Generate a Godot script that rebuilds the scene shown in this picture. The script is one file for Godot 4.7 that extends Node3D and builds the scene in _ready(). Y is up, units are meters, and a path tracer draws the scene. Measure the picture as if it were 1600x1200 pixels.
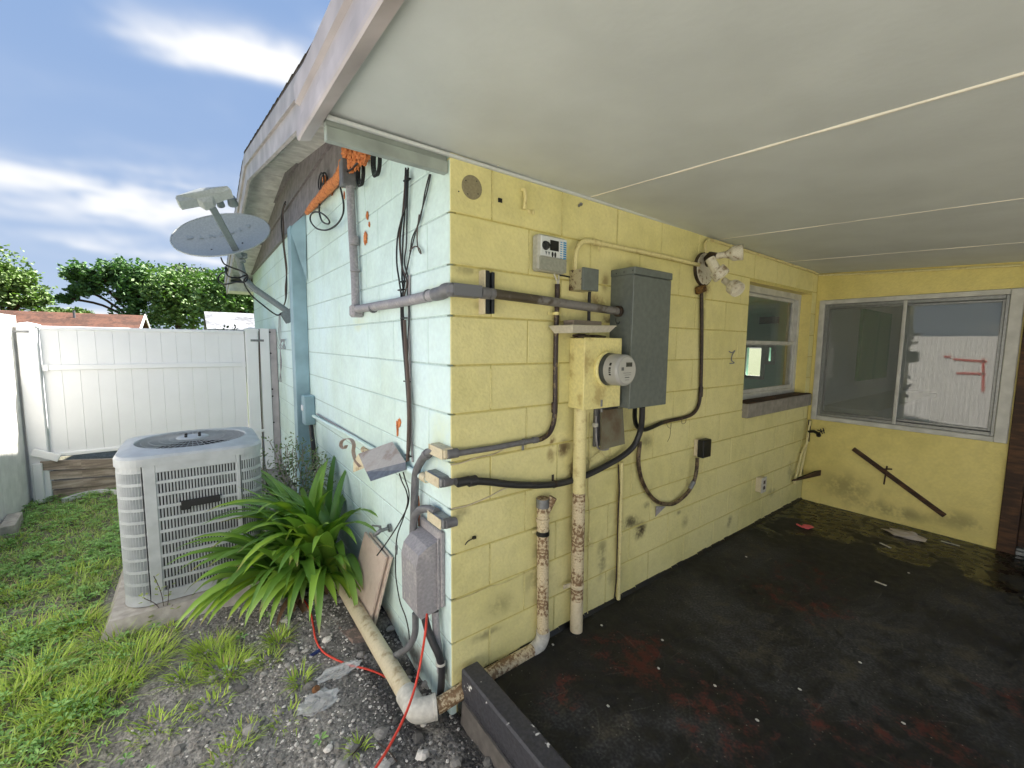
extends Node3D
# A yellow and mint block house seen from its back porch corner.
# x runs along the yellow porch wall, z comes out of it towards the yard, y = 0 is the porch slab.

const FOCAL := 657.5
const EYE := Vector3(-0.830, 1.514, 1.525)
const LOOK := Vector3(-0.0951, -0.645, 0.0106)
const BLOCK := 0.4064
const COURSE := 0.2032
const END_X := 3.965
const GROUND := -0.10

var eye_basis: Basis
var M := {}
var taken := {}
var rng := RandomNumberGenerator.new()

# ------------------------------------------------------------------ pixels of the photograph to points on known planes
func way(u: float, v: float) -> Vector3:
	return eye_basis * Vector3((u - 800.0) / FOCAL, -(v - 600.0) / FOCAL, -1.0)
func wx(u: float, v: float, x: float) -> Vector3:
	var d := way(u, v)
	return EYE + d * ((x - EYE.x) / d.x)
func wy(u: float, v: float, y: float) -> Vector3:
	var d := way(u, v)
	return EYE + d * ((y - EYE.y) / d.y)
func wz(u: float, v: float, z: float) -> Vector3:
	var d := way(u, v)
	return EYE + d * ((z - EYE.z) / d.z)
func line_z(list: Array, z: float) -> PackedVector3Array:      # pixels on the yellow wall, z off its face
	var out := PackedVector3Array()
	for p in list:
		out.append(wz(p[0], p[1], z if p.size() < 3 else p[2]))
	return out
func line_x(list: Array, x: float) -> PackedVector3Array:      # pixels on the mint wall
	var out := PackedVector3Array()
	for p in list:
		out.append(wx(p[0], p[1], x if p.size() < 3 else p[2]))
	return out
func line_y(list: Array, y: float) -> PackedVector3Array:
	var out := PackedVector3Array()
	for p in list:
		out.append(wy(p[0], p[1], y if p.size() < 3 else p[2]))
	return out

# ------------------------------------------------------------------ naming
func numbered(called: String) -> String:
	var n: int = taken.get(called, 0)
	taken[called] = n + 1
	return called if n == 0 else "%s_%03d" % [called, n]
func tag(o: Node, label: String, category: String, group := "") -> Node:
	o.set_meta("label", label)
	o.set_meta("category", category)
	if group != "":
		o.set_meta("group", group)
	return o
func thing(called: String, label: String, category: String, at := Vector3.ZERO, group := "") -> Node3D:
	var o := Node3D.new()
	o.name = numbered(called)
	add_child(o)
	o.position = at
	tag(o, label, category, group)
	return o
func put(called: String, s: SurfaceTool, m: Material, parent: Node = null) -> MeshInstance3D:
	return put_mesh(called, s.commit(), m, parent)
func put_mesh(called: String, mesh: Mesh, m: Material, parent: Node = null) -> MeshInstance3D:
	var o := MeshInstance3D.new()
	o.mesh = mesh
	o.material_override = m
	if parent == null:
		o.name = numbered(called)
		add_child(o)
	else:
		o.name = called
		parent.add_child(o, true)
		if parent is Node3D:
			var t := Transform3D.IDENTITY
			var p: Node = parent
			while p != self and p is Node3D:
				t = p.transform * t
				p = p.get_parent()
			o.transform = t.affine_inverse()          # shapes are written in the place's own axes
	return o
func setting(called: String, s: SurfaceTool, m: Material) -> MeshInstance3D:
	var o := put(called, s, m)
	o.set_meta("kind", "structure")
	return o

# ------------------------------------------------------------------ shapes
func st() -> SurfaceTool:
	var s := SurfaceTool.new()
	s.begin(Mesh.PRIMITIVE_TRIANGLES)
	return s
func tri(s: SurfaceTool, a: Vector3, b: Vector3, c: Vector3) -> void:
	var n := (c - a).cross(b - a).normalized()
	s.set_normal(n); s.add_vertex(a)
	s.set_normal(n); s.add_vertex(b)
	s.set_normal(n); s.add_vertex(c)
func quad(s: SurfaceTool, a: Vector3, b: Vector3, c: Vector3, d: Vector3) -> void:
	tri(s, a, b, c)
	tri(s, a, c, d)
func nquad(s: SurfaceTool, p: Array, n: Array) -> void:
	for k in [0, 1, 2, 0, 2, 3]:
		s.set_normal(n[k])
		s.add_vertex(p[k])
# box with chamfered edges, centre c, size z, turned by b
func bx(s: SurfaceTool, c: Vector3, size: Vector3, bev := 0.002, b := Basis.IDENTITY) -> void:
	var h := size * 0.5
	var e := minf(bev, minf(h.x, minf(h.y, h.z)) * 0.49)
	var f := func(v: Vector3) -> Vector3: return c + b * v
	# the six faces
	for ax in 3:
		var i := (ax + 1) % 3
		var j := (ax + 2) % 3
		for sg in [-1.0, 1.0]:
			var q := []
			for k in [[-1, -1], [1, -1], [1, 1], [-1, 1]]:
				var v := Vector3.ZERO
				v[ax] = sg * h[ax]
				v[i] = k[0] * (h[i] - e)
				v[j] = k[1] * (h[j] - e)
				q.append(f.call(v))
			if sg > 0: quad(s, q[3], q[2], q[1], q[0])
			else: quad(s, q[0], q[1], q[2], q[3])
	# the twelve chamfers
	for ax in 3:
		var i := (ax + 1) % 3
		var j := (ax + 2) % 3
		for si in [-1.0, 1.0]:
			for sj in [-1.0, 1.0]:
				var v1 := Vector3.ZERO; var v2 := Vector3.ZERO
				v1[i] = si * h[i]; v1[j] = sj * (h[j] - e)
				v2[i] = si * (h[i] - e); v2[j] = sj * h[j]
				var a := v1; var b2 := v1; var c2 := v2; var d2 := v2
				a[ax] = -(h[ax] - e); b2[ax] = h[ax] - e; c2[ax] = h[ax] - e; d2[ax] = -(h[ax] - e)
				if si * sj > 0: quad(s, f.call(a), f.call(b2), f.call(c2), f.call(d2))
				else: quad(s, f.call(d2), f.call(c2), f.call(b2), f.call(a))
	for sx in [-1.0, 1.0]:
		for sy in [-1.0, 1.0]:
			for sz in [-1.0, 1.0]:
				var p1: Vector3 = f.call(Vector3(sx * h.x, sy * (h.y - e), sz * (h.z - e)))
				var p2: Vector3 = f.call(Vector3(sx * (h.x - e), sy * h.y, sz * (h.z - e)))
				var p3: Vector3 = f.call(Vector3(sx * (h.x - e), sy * (h.y - e), sz * h.z))
				if sx * sy * sz > 0: tri(s, p3, p2, p1)
				else: tri(s, p1, p2, p3)
# plain box between two corners
func box(s: SurfaceTool, lo: Vector3, hi: Vector3, bev := 0.002) -> void:
	bx(s, (lo + hi) * 0.5, (hi - lo).abs(), bev)
# board between two points: width across 'side', thickness across the third way
func board(s: SurfaceTool, a: Vector3, b: Vector3, side: Vector3, width: float, thick: float, bev := 0.002) -> void:
	var l := (b - a).normalized()
	var t := l.cross(side).normalized()
	var w := t.cross(l).normalized()
	bx(s, (a + b) * 0.5, Vector3((b - a).length(), width, thick), bev, Basis(l, w, t))
func smooth(pts: PackedVector3Array, per := 6) -> PackedVector3Array:
	if pts.size() < 3:
		return pts
	var out := PackedVector3Array()
	for i in pts.size() - 1:
		var p0 := pts[maxi(i - 1, 0)]; var p1 := pts[i]; var p2 := pts[i + 1]; var p3 := pts[mini(i + 2, pts.size() - 1)]
		for k in per:
			out.append(p1.cubic_interpolate(p2, p0, p3, float(k) / per))
	out.append(pts[pts.size() - 1])
	return out
# round tube along points; r may be a number or an array of radii
func tube(s: SurfaceTool, pts: PackedVector3Array, r, n := 10, caps := true) -> void:
	var m := pts.size()
	var t := (pts[1] - pts[0]).normalized()
	var u := t.cross(Vector3.UP if absf(t.y) < 0.9 else Vector3.RIGHT).normalized()
	var rings := []
	var norms := []
	for i in m:
		var d := (pts[mini(i + 1, m - 1)] - pts[maxi(i - 1, 0)]).normalized()
		u = (u - d * u.dot(d)).normalized()
		var w := d.cross(u)
		var rr: float = r[i] if r is Array or r is PackedFloat32Array else r
		var ring := []
		var nn := []
		for k in n:
			var a := TAU * k / n
			var o := u * cos(a) + w * sin(a)
			ring.append(pts[i] + o * rr)
			nn.append(o)
		rings.append(ring)
		norms.append(nn)
	for i in m - 1:
		for k in n:
			var k2 := (k + 1) % n
			nquad(s, [rings[i][k], rings[i + 1][k], rings[i + 1][k2], rings[i][k2]], [norms[i][k], norms[i + 1][k], norms[i + 1][k2], norms[i][k2]])
	if caps:
		for k in range(1, n - 1):
			tri(s, rings[0][0], rings[0][k], rings[0][k + 1])
			tri(s, rings[m - 1][0], rings[m - 1][k + 1], rings[m - 1][k])
# surface of revolution: prof is [distance along axis, radius]
func lathe(s: SurfaceTool, at: Vector3, axis: Vector3, prof: Array, n := 20) -> void:
	var d := axis.normalized()
	var u := d.cross(Vector3.UP if absf(d.y) < 0.9 else Vector3.RIGHT).normalized()
	var w := d.cross(u)
	for i in prof.size() - 1:
		var a: Array = prof[i]
		var b: Array = prof[i + 1]
		var slope := Vector2(b[0] - a[0], b[1] - a[1])
		if slope.length() < 1e-6:
			continue
		var nd := -slope.y / slope.length()
		var nr := slope.x / slope.length()
		for k in n:
			var q := []
			var nn := []
			for e in [[a, k], [b, k], [b, k + 1], [a, k + 1]]:
				var ang := TAU * float(e[1]) / n
				var o := u * cos(ang) + w * sin(ang)
				q.append(at + d * e[0][0] + o * e[0][1])
				nn.append((o * nr + d * nd).normalized())
			nquad(s, q, nn)
# a flat outline pushed along 'depth'
func prism(s: SurfaceTool, outline: PackedVector3Array, depth: Vector3) -> void:
	var n := outline.size()
	var nrm := Vector3.ZERO
	for i in n:
		nrm += outline[i].cross(outline[(i + 1) % n])
	nrm = nrm.normalized()
	var e1 := (outline[1] - outline[0]).normalized()
	var e2 := nrm.cross(e1)
	var flat := PackedVector2Array()
	for p in outline:
		flat.append(Vector2(p.dot(e1), p.dot(e2)))
	var idx := Geometry2D.triangulate_polygon(flat)
	var turned := nrm.dot(depth) > 0
	for k in range(0, idx.size(), 3):
		var a := outline[idx[k]]; var b := outline[idx[k + 1]]; var c := outline[idx[k + 2]]
		if (b - a).cross(c - a).dot(depth) > 0:
			tri(s, a, b, c); tri(s, a + depth, c + depth, b + depth)
		else:
			tri(s, a, c, b); tri(s, a + depth, b + depth, c + depth)
	for i in n:
		var a := outline[i]; var b := outline[(i + 1) % n]
		if turned: quad(s, a, a + depth, b + depth, b)
		else: quad(s, a, b, b + depth, a + depth)
func ball(s: SurfaceTool, c: Vector3, r: Vector3, rough := 0.0, seed_ := 1, nu := 10, nv := 7) -> void:
	var nz := FastNoiseLite.new()
	nz.seed = seed_
	nz.frequency = 1.3
	var at := func(i: int, j: int) -> Vector3:
		var th := PI * j / nv
		var ph := TAU * (i % nu) / nu
		var o := Vector3(sin(th) * cos(ph), cos(th), sin(th) * sin(ph))
		return c + o * r * (1.0 + rough * nz.get_noise_3dv(o * 1.5 + Vector3.ONE * seed_))
	for j in nv:
		for i in nu:
			var a: Vector3 = at.call(i, j); var b: Vector3 = at.call(i + 1, j); var d: Vector3 = at.call(i + 1, j + 1); var e: Vector3 = at.call(i, j + 1)
			if j > 0: tri(s, a, d, b)
			if j < nv - 1: tri(s, a, e, d)

# ------------------------------------------------------------------ materials
func noise_bytes(size: int, freq: float, seed_: int, octaves := 4, kind := FastNoiseLite.TYPE_SIMPLEX_SMOOTH) -> PackedByteArray:
	var n := FastNoiseLite.new()
	n.seed = seed_
	n.noise_type = kind
	n.frequency = freq
	n.fractal_octaves = octaves
	var im := n.get_seamless_image(size, size, false, false, 0.1, true)
	im.convert(Image.FORMAT_L8)
	return im.get_data()
var tex_store := {}
# grey noise between two brightnesses, tiling; multiplies the colour of a material
func grain(key: String, size: int, freq: float, lo: float, hi: float, octaves := 4, seed_ := 3) -> ImageTexture:
	if tex_store.has(key):
		return tex_store[key]
	var d := noise_bytes(size, freq, seed_, octaves)
	var out := PackedByteArray()
	out.resize(size * size)
	for i in d.size():
		out[i] = int(clampf(lerpf(lo, hi, d[i] / 255.0), 0, 1) * 255)
	var im := Image.create_from_data(size, size, false, Image.FORMAT_L8, out)
	var t := ImageTexture.create_from_image(im)
	tex_store[key] = t
	return t
# colour patches: a base with a second colour laid over it where ragged noise passes a threshold
func patchy(key: String, size: int, freq: float, c1: Color, c2: Color, from: float, to: float, seed_ := 5, fine := 0.06, stretch := 1) -> ImageTexture:
	if tex_store.has(key):
		return tex_store[key]
	var d := noise_bytes(size, freq, seed_, 5)
	var f := noise_bytes(size, 0.11, seed_ + 9, 4)
	var low := noise_bytes(size, 0.009, seed_ + 4, 3)
	var out := PackedByteArray()
	out.resize(size * size * 3)
	for i in d.size():
		var j := i
		if stretch > 1: j = (i / size) * size + (i % size) / stretch
		var fv := f[j] / 255.0
		var t := smoothstep(from, to, d[j] * 0.0026 + (fv - 0.5) * 0.30 + (low[i] / 255.0 - 0.5) * 0.55 + 0.17)
		var g := 1.0 + (fv - 0.5) * 2.0 * fine
		var c := c1.lerp(c2, t)
		out[i * 3] = int(clampf(c.r * g, 0, 1) * 255)
		out[i * 3 + 1] = int(clampf(c.g * g, 0, 1) * 255)
		out[i * 3 + 2] = int(clampf(c.b * g, 0, 1) * 255)
	var t2 := ImageTexture.create_from_image(Image.create_from_data(size, size, false, Image.FORMAT_RGB8, out))
	tex_store[key] = t2
	return t2
func bumps(key: String, size: int, freq: float, octaves := 4, seed_ := 11) -> ImageTexture:
	return grain(key, size, freq, 0.0, 1.0, octaves, seed_)
func mat(color: Color, rough := 0.8, tex: Texture2D = null, scale := 1.0, metal := 0.0) -> StandardMaterial3D:
	var m := StandardMaterial3D.new()
	m.albedo_color = color
	m.roughness = rough
	m.metallic = metal
	if tex != null:
		m.albedo_texture = tex
		m.uv1_triplanar = true
		m.uv1_world_triplanar = true
		m.uv1_triplanar_sharpness = 4.0
		m.uv1_scale = Vector3.ONE * scale
	return m
func relief(m: StandardMaterial3D, tex: Texture2D, cm: float) -> StandardMaterial3D:
	m.heightmap_enabled = true
	m.heightmap_texture = tex
	m.heightmap_scale = cm
	return m

# ------------------------------------------------------------------ sky
func seg_far(p: Vector2, a: Vector2, b: Vector2) -> float:
	var ab := b - a
	return (p - a - ab * clampf((p - a).dot(ab) / ab.length_squared(), 0, 1)).length()
func sheet(d: Vector3) -> Vector2:                     # where a direction meets a level sheet of cloud
	return Vector2(d.x, d.z) / (maxf(d.y, 0.0) + 0.12)
func make_sky() -> PanoramaSkyMaterial:
	var w := 1024
	var h := 512
	var wisp := FastNoiseLite.new()
	wisp.seed = 21; wisp.frequency = 0.9; wisp.fractal_octaves = 6; wisp.fractal_gain = 0.55
	var bend := FastNoiseLite.new()
	bend.seed = 8; bend.frequency = 0.5; bend.fractal_octaves = 3
	# banks of cloud: from, to, width, weight; the first ones are those that the photograph shows
	var banks := []
	var bank := func(u1, v1, u2, v2, r, k) -> void:
		banks.append([sheet(way(u1, v1).normalized()), sheet(way(u2, v2).normalized()), r, k])
	bank.call(130, -70, 330, 10, 0.12, 0.55)
	bank.call(220, 10, 400, 60, 0.09, 0.65)
	bank.call(330, 50, 470, 110, 0.075, 0.75)
	bank.call(440, -60, 520, 40, 0.08, 0.55)
	bank.call(-80, 250, 140, 290, 0.38, 0.33)
	bank.call(60, 295, 380, 355, 0.45, 0.30)
	bank.call(-60, 320, 260, 360, 0.8, 0.24)
	var r := RandomNumberGenerator.new()
	r.seed = 77
	for k in 120:
		var a := Vector2(r.randf_range(-7, 7), r.randf_range(-7, 7))
		if a.distance_to(sheet(way(260, 180).normalized())) < 1.3:
			continue
		var b := a + Vector2(r.randf_range(0.3, 1.2), r.randf_range(-0.2, 0.4))
		banks.append([a, b, r.randf_range(0.1, 0.5), r.randf_range(0.35, 0.85)])
	# the banks' weight on a grid of the sheet
	var gs := 480
	var half := 8.5
	var grid := PackedFloat32Array()
	grid.resize(gs * gs)
	for e in banks:
		var pa: Vector2 = e[0]
		var pb: Vector2 = e[1]
		var rr: float = e[2]
		var g0 := ((pa.min(pb) - Vector2.ONE * rr * 2.0) / (2 * half) + Vector2.ONE * 0.5) * gs
		var g1 := ((pa.max(pb) + Vector2.ONE * rr * 2.0) / (2 * half) + Vector2.ONE * 0.5) * gs
		for gy in range(clampi(int(g0.y), 0, gs - 1), clampi(int(g1.y), 0, gs - 1)):
			for gx in range(clampi(int(g0.x), 0, gs - 1), clampi(int(g1.x), 0, gs - 1)):
				var f := seg_far((Vector2(gx, gy) / gs - Vector2.ONE * 0.5) * 2 * half, pa, pb) / rr
				if f < 2.0:
					grid[gy * gs + gx] += float(e[3]) * exp(-f * f * 1.4)
	var sd := (sheet(way(380, 290).normalized()) - sheet(way(20, 170).normalized())).normalized()      # the wind's way
	var zen := Vector3(0.27, 0.435, 0.765)
	var low := Vector3(0.60, 0.73, 0.93)
	var white := Vector3(1.10, 1.11, 1.13)
	var data := PackedFloat32Array()
	data.resize(w * h * 3)
	for j in h:
		var ph := (j + 0.5) / h * PI
		var y := cos(ph)
		for i in w:
			var c := Vector3(0.42, 0.42, 0.36)
			if y > -0.02:
				var th := (i + 0.5) / w * TAU
				var d := Vector3(sin(th) * sin(ph), maxf(y, 0.0), -cos(th) * sin(ph))
				var p := sheet(d)
				c = zen.lerp(low, pow(1.0 - maxf(y, 0.0), 3.0))
				var q := p + Vector2(bend.get_noise_2d(p.x, p.y), bend.get_noise_2d(p.x + 40.0, p.y)) * 0.35
				var along := Vector2(q.dot(sd), q.dot(Vector2(-sd.y, sd.x)))
				var n := wisp.get_noise_2d(along.x * 1.5, along.y * 2.0)
				var n2 := wisp.get_noise_2d(along.x * 5.0 + 9.0, along.y * 6.5)
				var gp := (q / (2 * half) + Vector2.ONE * 0.5) * gs
				var big := 0.0
				if gp.x > 1 and gp.y > 1 and gp.x < gs - 2 and gp.y < gs - 2:
					var ix := int(gp.x); var iy := int(gp.y)
					var fx := gp.x - ix; var fy := gp.y - iy
					big = lerpf(lerpf(grid[iy * gs + ix], grid[iy * gs + ix + 1], fx), lerpf(grid[iy * gs + gs + ix], grid[iy * gs + gs + ix + 1], fx), fy)
				var dens := clampf(minf(big, 1.1) * (0.95 + 0.8 * n + 0.6 * n2) + 0.16 * n + 0.06, 0.0, 1.0)
				c = c.lerp(white, smoothstep(0.02, 0.95, dens))
			var o := (j * w + i) * 3
			data[o] = c.x; data[o + 1] = c.y; data[o + 2] = c.z
	var im := Image.create_from_data(w, h, false, Image.FORMAT_RGBF, data.to_byte_array())
	var m := PanoramaSkyMaterial.new()
	m.panorama = ImageTexture.create_from_image(im)
	m.energy_multiplier = SKY_ENERGY
	return m

const EXPOSURE := 4.75
const SKY_ENERGY := 0.95 / EXPOSURE      # the sky's colours above are as the photograph shows them
const SUN_ENERGY := 1.6
const SUN_WAY := Vector3(-0.62, -0.885, 0.15)

func set_view_and_light() -> void:
	var cam := Camera3D.new()
	cam.name = "camera"
	cam.fov = rad_to_deg(2.0 * atan(600.0 / FOCAL))
	cam.near = 0.05
	cam.far = 2000.0
	add_child(cam)
	cam.position = EYE
	cam.rotation = LOOK
	eye_basis = Basis.from_euler(LOOK)
	cam.current = true
	var env := Environment.new()
	env.background_mode = Environment.BG_SKY
	var sky := Sky.new()
	sky.sky_material = make_sky()
	env.sky = sky
	env.tonemap_mode = Environment.TONE_MAPPER_LINEAR
	env.tonemap_exposure = EXPOSURE
	env.sdfgi_enabled = true
	env.ssao_enabled = true
	env.ssil_enabled = true
	var we := WorldEnvironment.new()
	we.name = "world_environment"
	we.environment = env
	add_child(we)
	var sun := DirectionalLight3D.new()
	sun.name = "sun"
	sun.light_energy = SUN_ENERGY
	sun.light_angular_distance = 0.6
	sun.light_color = Color(1.0, 0.975, 0.94)
	sun.shadow_enabled = true
	add_child(sun)
	sun.look_at_from_position(Vector3(20, 30, -5), Vector3(20, 30, -5) + SUN_WAY)

# ------------------------------------------------------------------ wall paint with the stains that the photograph shows
# blots: [u, v, radius in metres, colour, strength] in metres of the wall's own plane
func paint(key: String, size: int, span: float, base: Color, blots: Array, streaks: float, seed_: int) -> ImageTexture:
	var a := noise_bytes(size, 0.006, seed_, 5)
	var b := noise_bytes(size, 0.035, seed_ + 1, 4)
	var c := noise_bytes(size, 0.2, seed_ + 2, 2)
	var px := PackedFloat32Array()
	px.resize(size * size * 3)
	for i in size * size:
		var av := a[i] / 255.0
		var bv := b[i] / 255.0
		var g := 0.89 + av * 0.10 + bv * 0.07 + c[i] * 0.0002
		var t := smoothstep(0.60, 0.86, (av + bv) * 0.5) * streaks
		px[i * 3] = lerpf(base.r * g, 0.36, t)
		px[i * 3 + 1] = lerpf(base.g * g, 0.33, t)
		px[i * 3 + 2] = lerpf(base.b * (g * 0.9 + 0.06 + av * 0.08), 0.22, t)
	var per := size / span
	for e in blots:
		var cu: float = e[0] * per
		var cv: float = e[1] * per
		var ru: float = e[2] * per
		var rv: float = e[3] * per
		var col: Color = e[4]
		for y in range(int(cv - rv * 1.3), int(cv + rv * 1.3)):
			for x in range(int(cu - ru * 1.3), int(cu + ru * 1.3)):
				var i := posmod(y, size) * size + posmod(x, size)
				var f := Vector2((x - cu) / ru, (y - cv) / rv).length()
				var t := smoothstep(1.3, 0.1, f) * smoothstep(0.30, 0.75, b[i] / 400.0 + c[i] / 800.0 + (1.0 - f) * 0.18) * float(e[5])
				px[i * 3] = lerpf(px[i * 3], col.r, t); px[i * 3 + 1] = lerpf(px[i * 3 + 1], col.g, t); px[i * 3 + 2] = lerpf(px[i * 3 + 2], col.b, t)
	var out := PackedByteArray()
	out.resize(size * size * 3)
	for i in px.size():
		out[i] = int(clampf(px[i], 0, 1) * 255)
	return ImageTexture.create_from_image(Image.create_from_data(size, size, false, Image.FORMAT_RGB8, out))
# stain on the yellow wall at a pixel; the texture's v runs downwards from y = 0
func wall_blot(u: float, v: float, ru: float, rv: float, col: Color, k: float) -> Array:
	var p := wz(u, v, 0.0)
	return [p.x, -p.y, ru, rv, col, k]

func make_materials() -> void:
	var fine := grain("fine", 256, 0.06, 0.86, 1.0)
	var coarse := grain("coarse", 256, 0.02, 0.78, 1.0, 5, 17)
	var peel := FastNoiseLite.new()
	peel.seed = 3; peel.frequency = 0.11; peel.fractal_octaves = 3; peel.fractal_gain = 0.6
	var stucco := ImageTexture.create_from_image(peel.get_seamless_image(1536, 1536, false, false, 0.1, true))
	var soot := Color(0.16, 0.14, 0.09)
	var rust := Color(0.30, 0.20, 0.09)
	var blots := []
	for e in [[985, 815, .10, .05, soot, .7], [1000, 828, .07, .06, Color(.14, .10, .05), .9], [895, 740, .05, .10, Color(.22, .15, .08), .75], [985, 420, .05, .06, rust, .5], [945, 440, .04, .06, rust, .45],
			[940, 870, .05, .14, soot, .4], [780, 945, .10, .07, soot, .25], [1140, 815, .05, .05, soot, .45], [862, 690, .03, .04, rust, .7], [860, 712, .03, .06, rust, .45], [1105, 452, .05, .05, rust, .8],
			[1070, 815, .05, .05, soot, .3], [1015, 930, .14, .06, soot, .3], [1150, 850, .2, .06, soot, .28], [905, 755, .05, .09, Color(.2, .14, .08), .6], [960, 900, .12, .1, soot, .22], [1235, 735, .08, .12, soot, .3], [830, 905, .08, .12, soot, .2],
			[760, 478, .10, .03, soot, .3], [930, 470, .12, .05, rust, .5], [985, 500, .04, .15, soot, .35], [880, 700, .06, .05, Color(.2, .13, .07), .7], [915, 720, .05, .06, soot, .6], [900, 800, .07, .2, rust, .35], [845, 870, .07, .3, soot, .3], [966, 800, .05, .25, rust, .3], [1097, 500, .05, .4, soot, .3], [1010, 690, .08, .06, soot, .35], [950, 500, .07, .04, Color(.15, .1, .06), .6], [1010, 790, .05, .03, soot, .4], [730, 420, .12, .03, soot, .3], [870, 500, .05, .05, rust, .3], [1060, 800, .04, .02, soot, .4], [720, 800, .05, .03, soot, .3], [1205, 770, .12, .05, soot, .3], [1030, 520, .05, .2, soot, .14], [760, 990, .1, .03, soot, .35]]:
		blots.append(wall_blot(e[0], e[1], e[2], e[3], e[4], e[5]))
	M.yellow = mat(Color.WHITE, 0.62, paint("yellow", 1024, 4.2, Color(0.845, 0.815, 0.575), blots, 0.10, 31), 1.0 / 4.2)
	relief(M.yellow, stucco, 0.22)
	var mb := []
	for e in [[600, 1010, .25, .10], [645, 1020, .2, .12], [560, 960, .3, .06], [690, 1050, .1, .10]]:
		var p := wx(e[0], e[1], 0.0)
		mb.append([-p.z, -p.y, e[2], e[3], Color(0.42, 0.40, 0.36), 0.85])
	var p2 := wx(606, 962, 0.0)
	mb.append([-p2.z, -p2.y, 0.12, 0.07, Color(0.70, 0.66, 0.58), 0.9])
	for e in [[560, 505, .2, .06], [680, 455, .3, .04], [420, 455, 0.7, .25], [690, 700, .15, .2], [640, 650, .05, .1]]:
		var p := wx(e[0], e[1], 0.0)
		mb.append([-p.z, -p.y, e[2], e[3], Color(0.78, 0.80, 0.62), 0.4])
	M.mint = mat(Color.WHITE, 0.62, paint("mint", 1024, 7.0, Color(0.805, 0.885, 0.862), mb, 0.05, 57), 1.0 / 7.0)
	relief(M.mint, stucco, 0.22)
	M.joint_yellow = mat(Color(0.80, 0.75, 0.46), 0.8, fine, 2.0)
	M.joint_mint = mat(Color(0.74, 0.82, 0.80), 0.8, fine, 2.0)
	M.end_yellow = mat(Color.WHITE, 0.6, paint("end", 512, 3.0, Color(0.85, 0.795, 0.49), [[-0.35 + 3.0, -0.22, .25, .18, soot, .3], [-1.1 + 3.0, -.15, .2, .1, soot, .3], [-0.7 + 3.0, -.1, .3, .08, soot, .35]], 0.12, 71), 1.0 / 3.0)
	relief(M.end_yellow, stucco, 0.16)
	M.ceiling = mat(Color(0.80, 0.825, 0.825), 0.5, grain("ceil", 512, 0.006, 0.93, 1.0, 7, 65), 0.7)
	relief(M.ceiling, bumps("orange", 512, 0.09, 2), 0.03)
	M.caulk = mat(Color(0.88, 0.86, 0.80), 0.6)
	M.trim = mat(Color(0.78, 0.745, 0.755), 0.55, grain("trim", 256, 0.015, 0.8, 1.0, 5, 23), 0.9)
	M.soffit = mat(Color(0.92, 0.92, 0.90), 0.6, coarse, 1.3)
	M.siding = mat(Color(0.56, 0.53, 0.54), 0.7, grain("siding", 256, 0.03, 0.75, 1.0, 5, 5), 1.2)
	M.plate = mat(Color(0.64, 0.68, 0.66), 0.55, coarse, 1.1)
	M.shingle = mat(Color(0.36, 0.33, 0.32), 0.95, fine, 3.0)
	M.white_frame = mat(Color(0.80, 0.80, 0.77), 0.45, grain("dirtyw", 256, 0.02, 0.82, 1.0, 4, 13), 1.4)
	M.alu = mat(Color(0.55, 0.56, 0.55), 0.4, fine, 2.0, 0.6)
	M.sill = mat(Color(0.60, 0.58, 0.54), 0.8, coarse, 2.0)
	M.wood = mat(Color(1, 1, 1), 0.75, patchy("wood", 256, 0.06, Color(0.20, 0.13, 0.075), Color(0.33, 0.22, 0.13), 0.35, 0.8, 5, 0.12, 6), 1.6)
	M.wood_grey = mat(Color(1, 1, 1), 0.9, patchy("woodg", 256, 0.06, Color(0.54, 0.49, 0.44), Color(0.66, 0.61, 0.56), 0.35, 0.8, 44, 0.14, 8), 1.1)
	M.glass = StandardMaterial3D.new()
	M.glass.albedo_color = Color(0.9, 0.95, 0.93, 0.06)
	M.glass.transparency = BaseMaterial3D.TRANSPARENCY_ALPHA
	M.glass.roughness = 0.02
	M.glass.metallic_specular = 0.5
	M.screen = StandardMaterial3D.new()
	M.screen.albedo_color = Color(0.42, 0.43, 0.41, 0.34)
	M.screen.transparency = BaseMaterial3D.TRANSPARENCY_ALPHA
	M.screen.roughness = 0.8
	M.room = mat(Color(0.74, 0.75, 0.72), 0.8)
	M.room_green = mat(Color(0.70, 0.84, 0.77), 0.8)
	M.green_door = mat(Color(0.10, 0.44, 0.15), 0.6)
	M.black_plastic = mat(Color(0.03, 0.03, 0.032), 0.5, fine, 3.0)
	M.vinyl = mat(Color(0.905, 0.912, 0.918), 0.4, grain("vinyl", 256, 0.012, 0.975, 1.0, 4, 29), 0.8)
	M.vinyl_warm = mat(Color(0.93, 0.92, 0.90), 0.5, grain("vinyl2", 256, 0.02, 0.88, 1.0, 5, 30), 0.9)
	M.concrete = mat(Color(0.72, 0.70, 0.67), 0.9, coarse, 2.5)
	relief(M.concrete, bumps("pits", 512, 0.09, 4), 0.06)
	M.ac = mat(Color(0.70, 0.72, 0.735), 0.42, grain("ac", 256, 0.02, 0.9, 1.0, 4, 6), 2.0)
	M.ac_dark = mat(Color(0.055, 0.055, 0.06), 0.7)
	M.ac_fin = mat(Color(0.20, 0.205, 0.21), 0.55, fine, 8.0, 0.3)
	M.galv = mat(Color(0.55, 0.56, 0.57), 0.42, grain("galv", 256, 0.03, 0.75, 1.0, 4, 61), 4.0, 0.55)
	M.grey_paint = mat(Color(0.41, 0.44, 0.425), 0.45, fine, 1.5)
	M.grey_pvc = mat(Color(0.46, 0.46, 0.47), 0.5, coarse, 4.0)
	M.grey_worn = mat(Color(1, 1, 1), 0.55, patchy("worn", 256, 0.02, Color(0.56, 0.55, 0.56), Color(0.64, 0.62, 0.62), 0.4, 0.9, 92, 0.08), 2.0)
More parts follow.
